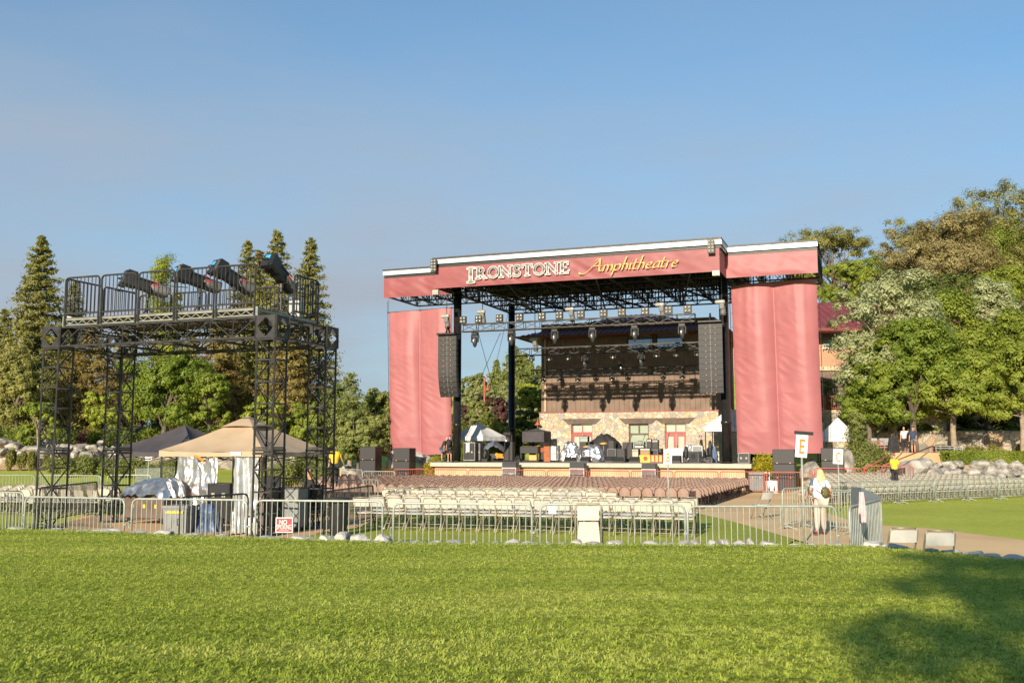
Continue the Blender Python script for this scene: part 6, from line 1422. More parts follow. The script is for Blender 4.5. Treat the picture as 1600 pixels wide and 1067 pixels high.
def person(loc, rz, label, H=1.75, lean=0.0, side=0.0, stride=0.0, arms=((.06, -.02, .05), (.06, -.02, .05)), shirt='darkcl', legs='darkcl', shorts=False, shoes='black', hair='darkhair', hairlen=0, cap=False, headturn=0, skinm='skin', sit=False, sleeve=.45, seat_z=.5, build=1.0, stance=1.0):
    """faces local +y; arms: per side offsets of hand from the hip as (out, forward, up), elbow found between"""
    k = H/1.75; T = thing('person', label, 'person', loc, rz); V = Vector
    rl = Matrix.Rotation(-lean, 3, 'X') @ Matrix.Rotation(side, 3, 'Y'); pv = V((0, 0, .95 if not sit else seat_z+.1))
    up = lambda x, y, z: (pv+rl @ V((x, y, z-.95)))*k
    N, E = {}, []
    def nd(n, p, r, pr=None):
        bf = build if n[:2] in ('wa', 'ch', 'kn', 'ca', 'el', 'sh') else (min(build, 1.06) if n[:2] in ('pe', 'hi') else 1); N[n] = (p, tuple(q*k*bf for q in r) if isinstance(r, tuple) else r*k*bf)
        if pr: E.append((pr, n))
    nd('pel', up(0, 0, .95), (.15, .11)); nd('waist', up(0, .0, 1.10), (.135, .10), 'pel'); nd('chest', up(0, .0, 1.30), (.16, .11), 'waist'); nd('neckb', up(0, -.005, 1.46), (.075, .07), 'chest'); nd('neck', up(0, .01, 1.52), .052, 'neckb')
    hd = Matrix.Rotation(headturn, 3, 'Z'); hp = lambda x, y, z: (pv+rl @ (V((0, .02, .62))+hd @ V((x, y, z))))*k
    nd('jaw', hp(0, .02, .0), (.062, .07), 'neck'); nd('face', hp(0, .015, .075), (.075, .092), 'jaw'); nd('brow', hp(0, .0, .14), (.072, .088), 'face'); nd('crown', hp(0, -.005, .185), (.045, .055), 'brow'); nd('nose', hp(0, .115, .055), .012, 'face')
    hands = []
    for sx, n in ((-1, 'l'), (1, 'r')):
        out, fw, upz = arms[0 if sx < 0 else 1]; sh = up(sx*.175, 0, 1.42); hand = (pv+rl @ V((sx*(.2+out), fw, -.13+upz)))*k
        mid = (sh+hand)/2; reach = (hand-sh).length; L = .56*k; bend = math.sqrt(max(0, (L*L-reach*reach)))/2 if reach < L else 0
        el = mid+(rl @ V((sx*.25, -1, -.15))).normalized()*bend
        nd('sh'+n, sh, .062, 'chest'); nd('el'+n, el, .043, 'sh'+n); nd('wr'+n, el+(hand-el)*.86, .029, 'el'+n); nd('ha'+n, hand, (.038, .022), 'wr'+n); dv = (hand-el).normalized()*k; sd = dv.cross(V((0, 1, .2))).normalized()
        for f in range(4):
            o_ = sd*((f-1.5)*.02*k); ln = (.055, .07, .074, .062)[f]; cu = V((0, 0, 0)) + dv.cross(sd)*(-.018)
            nd(f'f{n}{f}a', hand+o_+dv*.035, .0095, 'ha'+n); nd(f'f{n}{f}b', hand+o_*1.25+dv*(.035+ln*.55)+cu*.5, .0085, f'f{n}{f}a'); nd(f'f{n}{f}c', hand+o_*1.3+dv*(.035+ln)+cu*1.6, .007, f'f{n}{f}b')
        nd(f't{n}a', hand-dv*.02+V((0, .035*k, 0)), .011, 'ha'+n); nd(f't{n}b', hand+dv*.02+V((0, .055*k, 0)), .009, f't{n}a')
        hx = sx*.085
        hip = (pv+V((hx, 0, -.06)))*k
        if sit: kn = V((sx*.12, .40, seat_z+.04))*k; an = V((sx*.12, .38, .09))*k; to = V((sx*.14, .58, .04))*k
        else:
            f = stride*sx; kn = V((hx*(1+.15*stance), f*.45+.03*(stride != 0), .50))*k; an = V((hx*(1.2*stance), f, .09+max(0, -f)*.25))*k; to = an+V((sx*.02, .16, -.055-max(0, -f)*.2))*k
        nd('hip'+n, hip, .088, 'pel'); nd('kn'+n, kn, .056, 'hip'+n); nd('ca'+n, kn+(an-kn)*.35, .054, 'kn'+n); nd('an'+n, an, .038, 'ca'+n); nd('to'+n, to, (.036, .028), 'an'+n)
    body = skin_mesh('body', N, E, M[skinm], T)
    g = lambda n, e: (N[n][0], tuple(q+e*k for q in N[n][1]) if isinstance(N[n][1], tuple) else N[n][1]+e*k)
    lerp = lambda a, c, f: N[a][0]+(N[c][0]-N[a][0])*f
    C = {'pel': (N['pel'][0]+Vector((0, -.01, -.085))*k, (N['pel'][1][0]+.055*k, N['pel'][1][1]+.06*k)), 'waist': g('waist', .035), 'chest': g('chest', .026), 'neckb': g('neckb', .015)}; CE = [('pel', 'waist'), ('waist', 'chest'), ('chest', 'neckb')]
    for n in 'lr':
        C['sh'+n] = g('sh'+n, .018); C['sl'+n] = (lerp('sh'+n, 'el'+n, sleeve*2 if sleeve < .5 else 1), .062*k); CE += [('chest', 'sh'+n), ('sh'+n, 'sl'+n)]
    skin_mesh('shirt', C, CE, M[shirt], T)
    C = {'pel': (N['pel'][0]+Vector((0, 0, -.03)), tuple(q+.018*k for q in N['pel'][1]))}; CE = []
    for n in 'lr':
        C['hip'+n] = g('hip'+n, .018); C['kn'+n] = g('kn'+n, .022); CE += [('pel', 'hip'+n), ('hip'+n, 'kn'+n)]
        if not shorts: C['ca'+n] = g('ca'+n, .018); C['an'+n] = (lerp('ca'+n, 'an'+n, .93), .055*k); CE += [('kn'+n, 'ca'+n), ('ca'+n, 'an'+n)]
        else: C['kn'+n] = (lerp('hip'+n, 'kn'+n, .97), .088*k)
    skin_mesh('trousers' if not shorts else 'shorts', C, CE, M[legs], T)
    for n in 'lr':
        a, t_ = N['an'+n][0], N['to'+n][0]; d = (t_-a); skin_mesh('shoe', {'h': (a+Vector((0, -.045, -.045))*k, .044*k), 'm': (a+d*.5+Vector((0, 0, -.012))*k, .047*k), 't': (t_+Vector((0, .035, 0))*k, (.045*k, .03*k))}, [('h', 'm'), ('m', 't')], M[shoes], T)
    hn = {'a': (hp(0, -.02, .16), (.090*k, .098*k)), 'b': (hp(0, -.055, .1), (.095*k, .07*k))} if hairlen else {'a': (hp(0, -.02, .165), (.080*k, .088*k)), 'b': (hp(0, -.055, .1), (.083*k, .062*k))}; he = [('a', 'b')]
    if hairlen:
        hn.update({'c': (hp(0, -.075, .0), (.135*k, .08*k)), 'd': (hp(0, -.095, -.10), (.165*k, .075*k)), 'e': (hp(.01, -.10, -.10-hairlen), (.13*k, .05*k))}); he += [('b', 'c'), ('c', 'd'), ('d', 'e')]
    skin_mesh('hair', hn, he, M[hair], T, 2)
    if cap: skin_mesh('cap', {'a': (hp(0, 0, .175), (.092*k, .1*k)), 'b': (hp(0, .10, .15), (.07*k, .016*k)), 'c': (hp(0, .17, .14), (.055*k, .012*k))}, [('a', 'b'), ('b', 'c')], M['darkcl'], T, 1)
    return T, hp, up, k
# walking woman seen from behind
p = gnd(1283, 836, .03)
T, hp, up, k = person((p.x, p.y, .035), R(8), 'blond woman walking away in white shirt and cream trousers with small backpack', 1.60, lean=.10, side=.05, stride=.16, arms=((.16, .12, .14), (.08, .10, .16)), shirt='wshirt', legs='beige', shoes='maroon', hair='blond', hairlen=.10, headturn=.25, build=1.32, stance=1.75)
b = MB(); b.smooth = True; c = up(.07, -.19, 1.12); b.ball(c, (.125*k, .07*k, .15*k), 12, 8); pk = b.build('backpack', M['khaki'], T)
b = MB(); [b.tube([c+Vector((x, -.074+.015*abs(z)*9, z)) for x in (-.09, -.03, .03, .09)], .009, 5) for z in (.05, -.03)]; b.build('yellow_piping', M['yellow'], pk)
b = MB(); b.tube([up(-.11, -.06, 1.46), up(-.05, -.14, 1.33), up(.05, -.165, 1.22)], .011, 5); b.tube([up(.1, -.08, 1.46), up(.09, -.15, 1.33), up(.08, -.17, 1.22)], .011, 5); b.tube([up(-.16, -.10, 1.18), up(-.08, -.15, 1.12), up(.0, -.17, 1.06)], .011, 5); b.build('straps', M['black'], T)
# stage crew
p = dk(691, .9); person(p, R(-100), 'stage hand bending forward in black shirt and jeans shorts, left stage edge', 1.75, lean=.45, arms=((.02, .22, .0), (.02, .25, .0)), shirt='darkcl', legs='denim', shorts=True, hair='blond')
p = dk(702.5, .7); T, hp, up, k = person(p, R(-12), 'stage hand in black shorts with black backpack beside the left column', 1.80, arms=((.05, .0, .0), (.16, .25, .28)), shirt='darkcl', legs='darkcl', shorts=True, shoes='white', cap=True)
b = MB(); b.smooth = True; b.ball(up(0, -.2, 1.22), (.19, .11, .25), 10, 7); b.build('backpack', M['blackfab'], T)
p = dk(1096, 8.2); person(p, R(75), 'bearded man in black shirt and cap standing before the stone wall', 1.80, arms=((.0, .12, .0), (.0, .1, .0)), shirt='darkcl', legs='darkcl', cap=True)
# staff on the right terrace and usher
for u, v, Y, rz, lb, kw in ((1414, 716, 69, 2.7, 'man in pale grey shirt raising his hand on the right terrace', dict(shirt='greyshirt', legs='darkcl', arms=((.12, .22, .75), (.03, 0, .02)), hair='darkhair')), (1428, 717, 68.5, 3.3, 'man in navy shirt and grey shorts standing on the right terrace', dict(shirt='navy', legs='case', shorts=True, cap=True))):
    a, _ = slopes(u, v); person((a*Y, Y, h(a*Y, Y)), rz, lb, 1.82, **kw)
a, _ = slopes(1398, 740); Y = 52.0; person((a*Y, Y, .12), .15, 'usher in bright yellow orange shirt and dark trousers seen from behind', 1.76, arms=((-.02, .2, .2), (-.02, .2, .2)), shirt='yellow', legs='darkcl', build=1.15)
# technicians at the tower
a, _ = slopes(488, 780); Y = 27.6; T, hp, up, k = person((a*Y, Y, .03), R(100), 'seated technician in black cap and dark clothes under the tower', 1.78, sit=True, lean=.1, seat_z=.62, arms=((.05, .3, .1), (.05, .3, .1)), shirt='darkcl', legs='darkcl', cap=True, headturn=.3)
st = thing('stool', 'black stool under the seated technician', 'stool', (a*Y, Y, .03)); b = MB(); b.lathe([(.18, .54), (.19, .58), (.17, .61)], (0, 0, 0), 14); b.build('seat', M['black'], st)
for i in range(4): a_ = i*math.pi/2+.4; b = MB(); b.bar((math.cos(a_)*.12, math.sin(a_)*.12, .54), (math.cos(a_)*.2, math.sin(a_)*.2, 0), .03); b.build('leg', M['blackst'], st)
a, _ = slopes(523, 720); Y = 41; T, hp, up, k = person((a*Y, Y, at(523, 760, Y).z), .3, 'person in orange yellow shirt behind the right tower leg', 1.68, shirt='yellow', legs='darkcl', arms=((.05, .0, .0), (.22, .1, .1)))
# ---------------------------------------------------------------- vegetation
def leaf_cloud(C, N, size, aspect=1.0, up=.3, seed=0):
    """quads at points C (n,3) with rough outward directions N"""
    r = np.random.default_rng(seed); n = len(C); d = N+r.normal(0, .75, (n, 3)); d[:, 2] += up; d /= np.linalg.norm(d, axis=1)[:, None]+1e-9
    t = np.cross(d, r.normal(0, 1, (n, 3))); t /= np.linalg.norm(t, axis=1)[:, None]+1e-9; w = np.cross(d, t)
    s = (size*(.6+.8*r.random(n)))[:, None]; a, c = t*s*.5, w*s*.5*aspect
    V = np.stack([C-a*1.0, C-c*.62+a*.05, C+a*1.0, C+c*.62+a*.05], 1).reshape(-1, 3); k = np.arange(n)[:, None]*4
    return V, k+np.array([[0, 1, 2, 3]])
def limb(b, p, q, r0, r1, r, seg=3, wob=.12):
    p, q = Vector(p), Vector(q); L = (q-p).length; pts = [p]
    for i in range(1, seg): pts.append(p+(q-p)*i/seg+Vector((r.uniform(-1, 1), r.uniform(-1, 1), r.uniform(-.5, .8)))*wob*L*.5)
    pts.append(q); b.tube(pts, [r0+(r1-r0)*i/seg for i in range(seg+1)], 7)
LEAFK = 3.1
def broadleaf(name, label, base, H, W, D, crown0, lm, seed, nclump=70, nleaf=9000, leaf=.225, cat='tree', bark='bark', lobes=7, group=None, spread=.16, multi=1, cov=1.0):
    """tapered trunk and limbs; crown = several lobes of leaf clumps with gaps between"""
    r = random.Random(seed); g = np.random.default_rng(seed); T = thing(name, label, cat, base, 0, group)
    Hc = H-crown0; zc = crown0+Hc*.45; b = MB(); b.smooth = True; rt = max(.06, H*.020); lobes += 8
    L = []
    for i in range(lobes):
        a = i*2.399+r.random()*.9; f = (i+.5)/lobes; zz = .06+.84*r.random(); env = math.sin(math.pi*min(1, .16+.80*zz))**.6; rr = math.sqrt(r.random()*.75+.25)*.74*env
        L.append((Vector((math.cos(a)*rr*W/2, math.sin(a)*rr*D/2, crown0+Hc*zz)), r.uniform(.15, .27)))
    L.append((Vector((r.uniform(-.1, .1)*W, 0, H-Hc*.14)), .2)); L.append((Vector((0, 0, crown0+Hc*.55)), .34))
    for m_ in range(multi):
        limb(b, (0, 0, -.3), (0, 0, crown0+Hc*.08), rt*1.3, rt, r, 3, .05); limb(b, (0, 0, crown0+Hc*.06), (r.uniform(-.08, .08)*W, 0, crown0+Hc*.8), rt, rt*.25, r, 4, .1)
    for c, rad in L:
        z0 = crown0+max(0, (c.z-crown0))*.45*r.random(); limb(b, (0, 0, max(.4, z0)), c, rt*.34, rt*.07, r, 4, .16)
    b.build('trunk', M[bark], T)
    CC, NN = [], []; nclump = int(nclump*2.4); per = max(8, int(nleaf*LEAFK/nclump))
    for i in range(nclump):
        c, rad = L[i % len(L)]; d = Vector((r.gauss(0, 1), r.gauss(0, 1), r.gauss(.3, .9))).normalized(); q = r.random()**.33
        p = c+Vector((d.x*rad*W, d.y*rad*D, d.z*rad*Hc*.8))*q
        if p.z < crown0-.06*Hc: p.z = crown0-.06*Hc+r.random()*.1*Hc
        p.z = min(p.z, H-.1)
        sg = spread*.52*min(W, Hc)*r.uniform(.22, .6)
        pts = g.normal(0, 1, (per, 3))*np.array([sg, sg, sg*.72])+np.array(p[:]); CC.append(pts)
        nn = pts-np.array([0, 0, zc]); NN.append(nn/(np.linalg.norm(nn, axis=1)[:, None]+1e-6)*.7+(pts-np.array(c[:]))/(np.linalg.norm(pts-np.array(c[:]), axis=1)[:, None]+1e-6)*.6)
    V, Fq = leaf_cloud(np.concatenate(CC), np.concatenate(NN), leaf, .8, .35, seed); npmesh('crown', V, Fq, 4, M[lm], T); return T
def conifer(name, label, base, H, W, lm, seed, nleaf=9000, leaf=.3, droop=-.12, low=.06, power=.72, bark='bark', cat='tree', group=None, dens=1.0, jag=.3):
    r = random.Random(seed); g = np.random.default_rng(seed); T = thing(name, label, cat, base, 0, group); b = MB(); b.smooth = True; rt = H*.016+.05
    b.tube([(0, 0, -.3), (r.uniform(-.1, .1), 0, H*.4), (r.uniform(-.1, .1), 0, H*.8), (0, 0, H*.99)], [rt*1.3, rt*.9, rt*.35, .02], 8)
    CC, NN = [], []; nb = int(H*7*dens)+14; per = max(10, int(nleaf*LEAFK/nb))
    for i in range(nb):
        f = low+(1-low)*((i+r.random())/nb)**1.05; a = i*2.399+r.uniform(-.4, .4); Lb = W/2*((1-f)**power)*(1-jag+jag*2*r.random()*.8)+.12
        z = f*H; tip = Vector((math.cos(a)*Lb, math.sin(a)*Lb, z+Lb*(droop+.25*f)))
        if i % 2 == 0: b.tube([(0, 0, z), tip*.55+Vector((0, 0, z*.45+.04*Lb)), tip], [rt*.3*(1-f)+.012, rt*.16*(1-f)+.01, .006], 4)
        n = max(6, int(per*(.35+1.3*(1-f)))); q = g.random(n)**.55
        sgm = Lb*.105+.09; pts = np.outer(q, [tip.x, tip.y, tip.z-z])+np.array([0, 0, z])+g.normal(0, 1, (n, 3))*np.array([sgm, sgm, sgm*.55])*(.45+.55*q[:, None])
        CC.append(pts); nn = pts-np.array([0, 0, z-Lb*.3]); NN.append(nn/(np.linalg.norm(nn, axis=1)[:, None]+1e-6))
    b.build('trunk', M[bark], T); V, Fq = leaf_cloud(np.concatenate(CC), np.concatenate(NN), leaf, .55, .25, seed); npmesh('crown', V, Fq, 4, M[lm], T); return T
def shrub(name, label, base, W, D, H, lm, seed, nleaf=2200, leaf=.14, cat='shrub', group=None, box=False):
    r = random.Random(seed); g = np.random.default_rng(seed); T = thing(name, label, cat, base, 0, group); n = int(nleaf*LEAFK)
    b = MB()
    for i in range(7): a = r.random()*6.28; q = r.random(); b.tube([(math.cos(a)*.08, math.sin(a)*.08, -.1), (math.cos(a)*W*.2*q, math.sin(a)*D*.2*q, H*.45), (math.cos(a)*W*.36*q, math.sin(a)*D*.36*q, H*.8)], [.03, .02, .006], 5)
    b.build('stems', M['bark'], T)
    if box:
        pts = g.random((n, 3)); f = g.integers(0, 4, n)
        pts[f == 0, 1] = g.random((f == 0).sum())*.12; pts[f == 1, 2] = 1-g.random((f == 1).sum())*.18; pts[f == 2, 1] = 1-g.random((f == 2).sum())*.12
        P = (pts-np.array([.5, .5, 0]))*np.array([W, D, H]); wob = np.array([mn.noise(Vector((p[0]*1.1, p[1]*1.1, p[2]*1.1+seed)))for p in P]); P[:, 2] *= 1+.10*wob; P[:, 1] *= 1+.2*wob; nn = P-np.array([0, 0, H*.4])
    else:
        K = max(5, int(W*D*1.1)+5); cc = np.stack([(g.random(K)-.5)*W*.72, (g.random(K)-.5)*D*.72, H*(.32+.36*g.random(K))], 1); k = g.integers(0, K, n); d = g.normal(0, 1, (n, 3)); d /= np.linalg.norm(d, axis=1)[:, None]
        rad = np.array([min(W, D)*.26, min(W, D)*.26, H*.36]); P = cc[k]+d*rad*(g.random(n)**.4)[:, None]*(.75+.5*g.random(n))[:, None]; P[:, 2] = np.maximum(P[:, 2], .02); nn = P-np.array([0, 0, H*.2])
    nn /= np.linalg.norm(nn, axis=1)[:, None]+1e-6; V, Fq = leaf_cloud(P, nn, leaf, .7, .3, seed); npmesh('foliage', V, Fq, 4, M[lm], T); return T
def tree_at(fn, name, label, u, v0, v1, w, Y, lm, seed, gz=None, **k):
    """u centre, v0 top, v1 crown or ground line, w width in photo pixels"""
    a, _ = slopes(u, v0); x = a*Y; zt = at(u, v0, Y).z; g = gz if gz is not None else h(x, Y); Wm = w/F*Y*1.5; return fn(name, label, (x, Y, g), zt-g, Wm, lm, seed, **k)
def con(label, u, v0, w, Y, lm, seed, **k): return tree_at(conifer, 'conifer', label, u, v0, 0, w, Y, lm, seed, **k)
def bro(label, u, v0, vc, w, Y, lm, seed, gz=None, dr=.8, **k):
    a, _ = slopes(u, v0); x = a*Y; zt = at(u, v0, Y).z; g = gz if gz is not None else h(x, Y); c0 = max(.5, at(u, vc, Y).z-g); W_ = w/F*Y; return broadleaf('tree', label, (x, Y, g), zt-g, W_*1.15, W_*dr, c0, lm, seed, **k)
def shr(label, u, v0, w, Y, hh, lm, seed, gz=None, D=None, **k):
    a, _ = slopes(u, v0); x = a*Y; g = gz if gz is not None else h(x, Y); W_ = w/F*Y; zt = at(u, v0, Y).z; return shrub('shrub', label, (x, Y, g), W_, D or W_*.8, max(.3, zt-g), lm, seed, **k)
# left grove
con('tall redwood at the far left rising above the tower', 66, 369, 98, 92, 'redwood', 1, nleaf=15000, leaf=.34)
con('smaller redwood cut by the left photo edge', 8, 484, 75, 96, 'redwood', 2, nleaf=7000)
con('redwood partly hidden behind the left end of the tower', 118, 440, 70, 99, 'redwood', 3, nleaf=7000)
con('browning redwood seen between the left tower legs', 146, 500, 95, 90, 'redbrown', 4, nleaf=9000)
con('young redwood behind the left tower truss', 196, 520, 70, 97, 'redwood', 41, nleaf=6000)
con('redwood crown left of the tall trio behind the tower', 388, 377, 80, 95, 'redwood', 5, nleaf=9000)
con('tallest redwood behind the follow spot lamps', 434, 361, 92, 92, 'redwood', 6, nleaf=12000)
con('redwood between the two tallest behind the tower', 406, 392, 75, 98, 'redbrown', 7, nleaf=8000)
con('redwood rising right of the tower platform', 486, 373, 82, 90, 'redwood', 8, nleaf=12000)
con('browning redwood behind the tan canopy', 345, 500, 95, 88, 'redbrown', 9, nleaf=9000)
con('dark redwood seen above the tan canopy', 300, 520, 70, 99, 'redwood', 10, nleaf=7000)
con('low redwood between the right tower legs', 455, 520, 90, 86, 'redbrown', 11, nleaf=8000)
bro('slender lime green poplar behind the tower middle', 256, 389, 640, 62, 100, 'lime', 12, dr=1, lobes=9, nclump=60, nleaf=6000, spread=.3)
bro('bright green locust tree with layered boughs behind the tower', 262, 545, 672, 118, 82, 'green', 13, nclump=90, nleaf=11000)
bro('yellow brown oak at the far left', 32, 555, 662, 105, 84, 'olive', 14, nclump=80, nleaf=10000)
bro('small green maple with pale trunk before the boulders', 62, 630, 685, 70, 76, 'midgreen', 15, nclump=50, nleaf=5000, bark='palebark')
bro('low yellow green tree between the left legs', 163, 612, 678, 62, 84, 'lime', 16, nclump=40, nleaf=4500)
bro('light green tree left of the tan canopy peak', 330, 585, 670, 62, 82, 'midgreen', 17, nclump=50, nleaf=5500)
bro('green tree beside the locust behind the canopy', 222, 585, 672, 60, 90, 'midgreen', 18, nclump=50, nleaf=5500)
bro('yellow green tree between the right tower legs', 412, 620, 680, 66, 80, 'lime', 19, nclump=40, nleaf=4000)
conifer('young_pine', 'young sparse pine with upright tips left of the banner', (slopes(548, 600)[0]*74, 74, h(-12, 74)), at(548, 587, 74).z-h(-12, 74), 3.4, 'juniper', 20, nleaf=3000, leaf=.22, droop=.55, low=.25, power=.5, bark='palebark', cat='tree', dens=.5)
bro('olive green tree left of the left red banner', 592, 606, 700, 62, 78, 'juniper', 21, nclump=60, nleaf=7000, gz=-.2)
bro('bushy pine behind the far left speaker stack', 560, 640, 716, 88, 71, 'juniper', 22, nclump=70, nleaf=9000, leaf=.2, gz=-.3)
bro('dark tree behind the right tower leg', 520, 600, 690, 60, 88, 'darkgreen', 23, nclump=50, nleaf=6000)
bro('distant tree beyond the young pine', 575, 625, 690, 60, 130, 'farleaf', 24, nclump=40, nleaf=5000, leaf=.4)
bro('round green bush tree behind the tan canopy right edge', 478, 628, 690, 70, 82, 'midgreen', 25, nclump=50, nleaf=6000)
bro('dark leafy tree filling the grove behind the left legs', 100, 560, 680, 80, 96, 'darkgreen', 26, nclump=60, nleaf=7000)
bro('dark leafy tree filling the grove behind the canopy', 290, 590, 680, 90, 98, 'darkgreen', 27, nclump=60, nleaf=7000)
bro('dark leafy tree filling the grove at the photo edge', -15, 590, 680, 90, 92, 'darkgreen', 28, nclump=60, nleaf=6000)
# shrub belt above the left boulders
SHB = [(-20, 660, 80, 'darkgreen'), (38, 664, 70, 'midgreen'), (92, 668, 60, 'darkgreen'), (150, 668, 74, 'midgreen'), (205, 664, 70, 'darkgreen'), (255, 668, 72, 'midgreen'), (310, 664, 74, 'darkgreen'), (365, 668, 70, 'midgreen'), (425, 668, 80, 'darkgreen'), (480, 672, 70, 'midgreen')]
for i, (u, v, w, m) in enumerate(SHB): shr(f'{"dark" if m == "darkgreen" else "mid green"} shrub above the left boulder wall, {ordw(i)} from the left', u, v, w, 82, 2, m, 60+i, nleaf=3000, leaf=.2, group='shrubs above the left boulder wall')
shr('dark red leaved shrub between the left tower legs', 124, 674, 26, 78, 1, 'plum', 75, nleaf=1500)
for i, (u, v, w, Y) in enumerate(((100, 711, 44, 66), (142, 709, 44, 67), (180, 711, 44, 66), (222, 712, 50, 65), (262, 713, 44, 65), (440, 712, 50, 62), (480, 708, 60, 63), (508, 712, 40, 62))):
    shr(f'low spreading juniper on the left bank, {ordw(i)} from the left', u, v, w, Y, 1, 'juniper', 80+i, nleaf=2200, leaf=.13, group='junipers on the left bank', D=1.8)
for i, (u, w) in enumerate(((18, 22), (34, 16), (56, 18), (72, 14))): shr(f'tall grassy plant before the left boulders, {ordw(i)} from the left', u, 698+i % 2*6, w, 73, 1, 'olive', 90+i, nleaf=900, leaf=.16, group='grassy plants before the left boulders')
# boulders on the left bank
BU = [(-20, 690, 40), (6, 686, 36), (22, 692, 44), (2, 700, 40), (34, 702, 30), (46, 696, 40), (64, 690, 38), (72, 702, 34), (86, 690, 34), (92, 700, 34), (106, 694, 34), (124, 694, 40), (146, 693, 32), (162, 694, 26), (158, 684, 22), (76, 684, 24), (118, 702, 30), (180, 696, 30), (198, 700, 26), (134, 704, 28)]
for i, (u, v, w) in enumerate(BU):
    Y = 79-(v-684)*.25; p = at(u, v+5, Y); wd = w/F*Y; rock('boulder', ROCKS[i % 9], (p.x, Y, p.z-.1), (wd*.85, wd*.75, wd*.52), i*1.3, f'pale grey boulder in the left bank, {ordw(i)} of its pile', 'boulder', 'boulders of the left bank')
for i, (u, v, w) in enumerate(((126, 722, 16), (140, 724, 20), (120, 727, 18), (150, 726, 16), (466, 742, 26), (490, 738, 22), (446, 745, 20), (510, 744, 20), (435, 740, 16))):
    p = hit(u, v+3); wd = w/F*p.y; rock('boulder', ROCKS[(i+3) % 9], (p.x, p.y, p.z+wd*.12), (wd*1.1, wd*.8, wd*.6), i*2.1, f'{"pale low rock before the left junipers" if i < 4 else "pale rock behind the tower on the left bank"}, {ordw(i if i < 4 else i-4)} of its cluster', 'boulder', 'low rocks among the junipers')
rb_ = MB(); T = thing('bank_wall', 'rough mixed stone bank wall behind the left boulders', 'wall', (0, 0, 0)); rb_.b3(-62, -17, 80.2, 82, .3, 1.95, .2); rb_.build('stonework', M['stone2'], T)
# rocks and shrubs under the left banner
for i, (u, v, w) in enumerate(((607, 708, 22), (612, 722, 26), (656, 716, 22), (600, 700, 18), (668, 720, 18), (545, 738, 26), (560, 736, 22))):
    s, z = S(u, v, 1.4); p = wp(s, 1.4, z); wd = w/23; rock('boulder', ROCKS[(i+5) % 9], p, (wd*1.2, wd, wd*1.1), i*1.7, f'whitish boulder at the foot of the left banner, {ordw(i)} of its group', 'boulder', 'boulders under the left banner')
s, z = S(676, 715, .9); p = wp(s, .6, -.4); shrub('shrub', 'yellow flowering bush at the left end of the stage', p, 1.7, 1.0, 2.15, 'yellowbush', 101, 1500, .13)
s, z = S(1194, 725, .5); p = wp(s, .3, -.42); shrub('shrub', 'yellow green bush right of the stage', p, 1.35, 1.2, S(1194, 711, .3)[1]+.42, 'yellowbush', 102, 2500, .13)
# centre: plants behind the stage left
bro('dark plum leaved tree behind the stage left bay', 772, 622, 664, 62, 98, 'plum', 110, nclump=60, nleaf=7000)
bro('second plum leaved tree half hidden by the left line array', 735, 632, 664, 36, 101, 'plum', 117, nclump=40, nleaf=4000)
bro('small pine with pale trunk behind the white stage tent', 748, 628, 662, 44, 92, 'juniper', 111, nclump=50, nleaf=5000, bark='palebark', leaf=.2)
for i, (u, v, w, m) in enumerate(((728, 655, 40, 'midgreen'), (760, 652, 40, 'midgreen'), (785, 648, 44, 'lime'), (712, 640, 34, 'darkgreen'), (800, 660, 40, 'midgreen'))): shr(f'green shrub behind the stage left bay, {ordw(i)} planted', u, v, w, 90+i, 2, m, 112+i, nleaf=3200, leaf=.2, group='shrubs behind the stage left bay', gz=0)
bro('yellow green tree with shaded base left of the pavilion', 832, 600, 640, 70, 95, 'lime', 120, nclump=70, nleaf=8000)
bro('dark leaves standing in for the shaded base of the yellow green tree', 828, 640, 690, 66, 92, 'darkgreen', 121, nclump=60, nleaf=8000)  # shade low in the yellow green tree, given as dark leaf colour
# wooded hill beyond
def hill(name, pts, m, kind='structure'):
    b = MB(); b.grid(lambda u, v: pts(u, v), 40, 14); o = b.build(name, m, smooth=True); return props(o, kind=kind)
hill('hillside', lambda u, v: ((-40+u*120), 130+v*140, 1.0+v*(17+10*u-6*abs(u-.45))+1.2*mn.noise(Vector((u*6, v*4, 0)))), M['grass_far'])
FT = [(722, 598, 34, 190), (738, 590, 36, 205), (752, 584, 34, 215), (768, 580, 34, 220), (784, 582, 36, 210), (800, 590, 40, 190), (724, 618, 40, 160), (745, 612, 40, 165), (766, 606, 44, 160), (790, 604, 44, 158), (815, 596, 46, 170), (840, 590, 46, 172), (862, 600, 46, 165), (690, 608, 40, 180), (660, 612, 40, 190), (640, 618, 40, 180), (706, 628, 40, 140), (836, 614, 46, 140), (728, 634, 40, 135), (758, 626, 44, 138), (786, 622, 44, 136), (812, 622, 44, 138)]
for i, (u, v, w, Y) in enumerate(FT):
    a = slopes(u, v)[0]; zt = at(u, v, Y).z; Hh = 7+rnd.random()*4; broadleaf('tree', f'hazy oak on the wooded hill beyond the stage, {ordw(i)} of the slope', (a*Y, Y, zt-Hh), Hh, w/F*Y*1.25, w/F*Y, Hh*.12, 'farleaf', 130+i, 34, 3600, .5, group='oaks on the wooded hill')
for i, (u, v, w, Y) in enumerate(((803, 540, 60, 165), (776, 563, 22, 190), (828, 565, 34, 178), (820, 552, 30, 180), (842, 572, 22, 185), (700, 596, 24, 170))):
    a = slopes(u, v)[0]; zt = at(u, v, Y).z; zb_ = at(u, 612, Y).z; conifer('pine', f'dark pine standing out on the hill skyline, {ordw(i)} of six', (a*Y, Y, zb_), zt-zb_, w/F*Y, 'juniper', 170+i, nleaf=3500 if i else 6500, leaf=.5, power=.7, group='pines on the hill skyline')
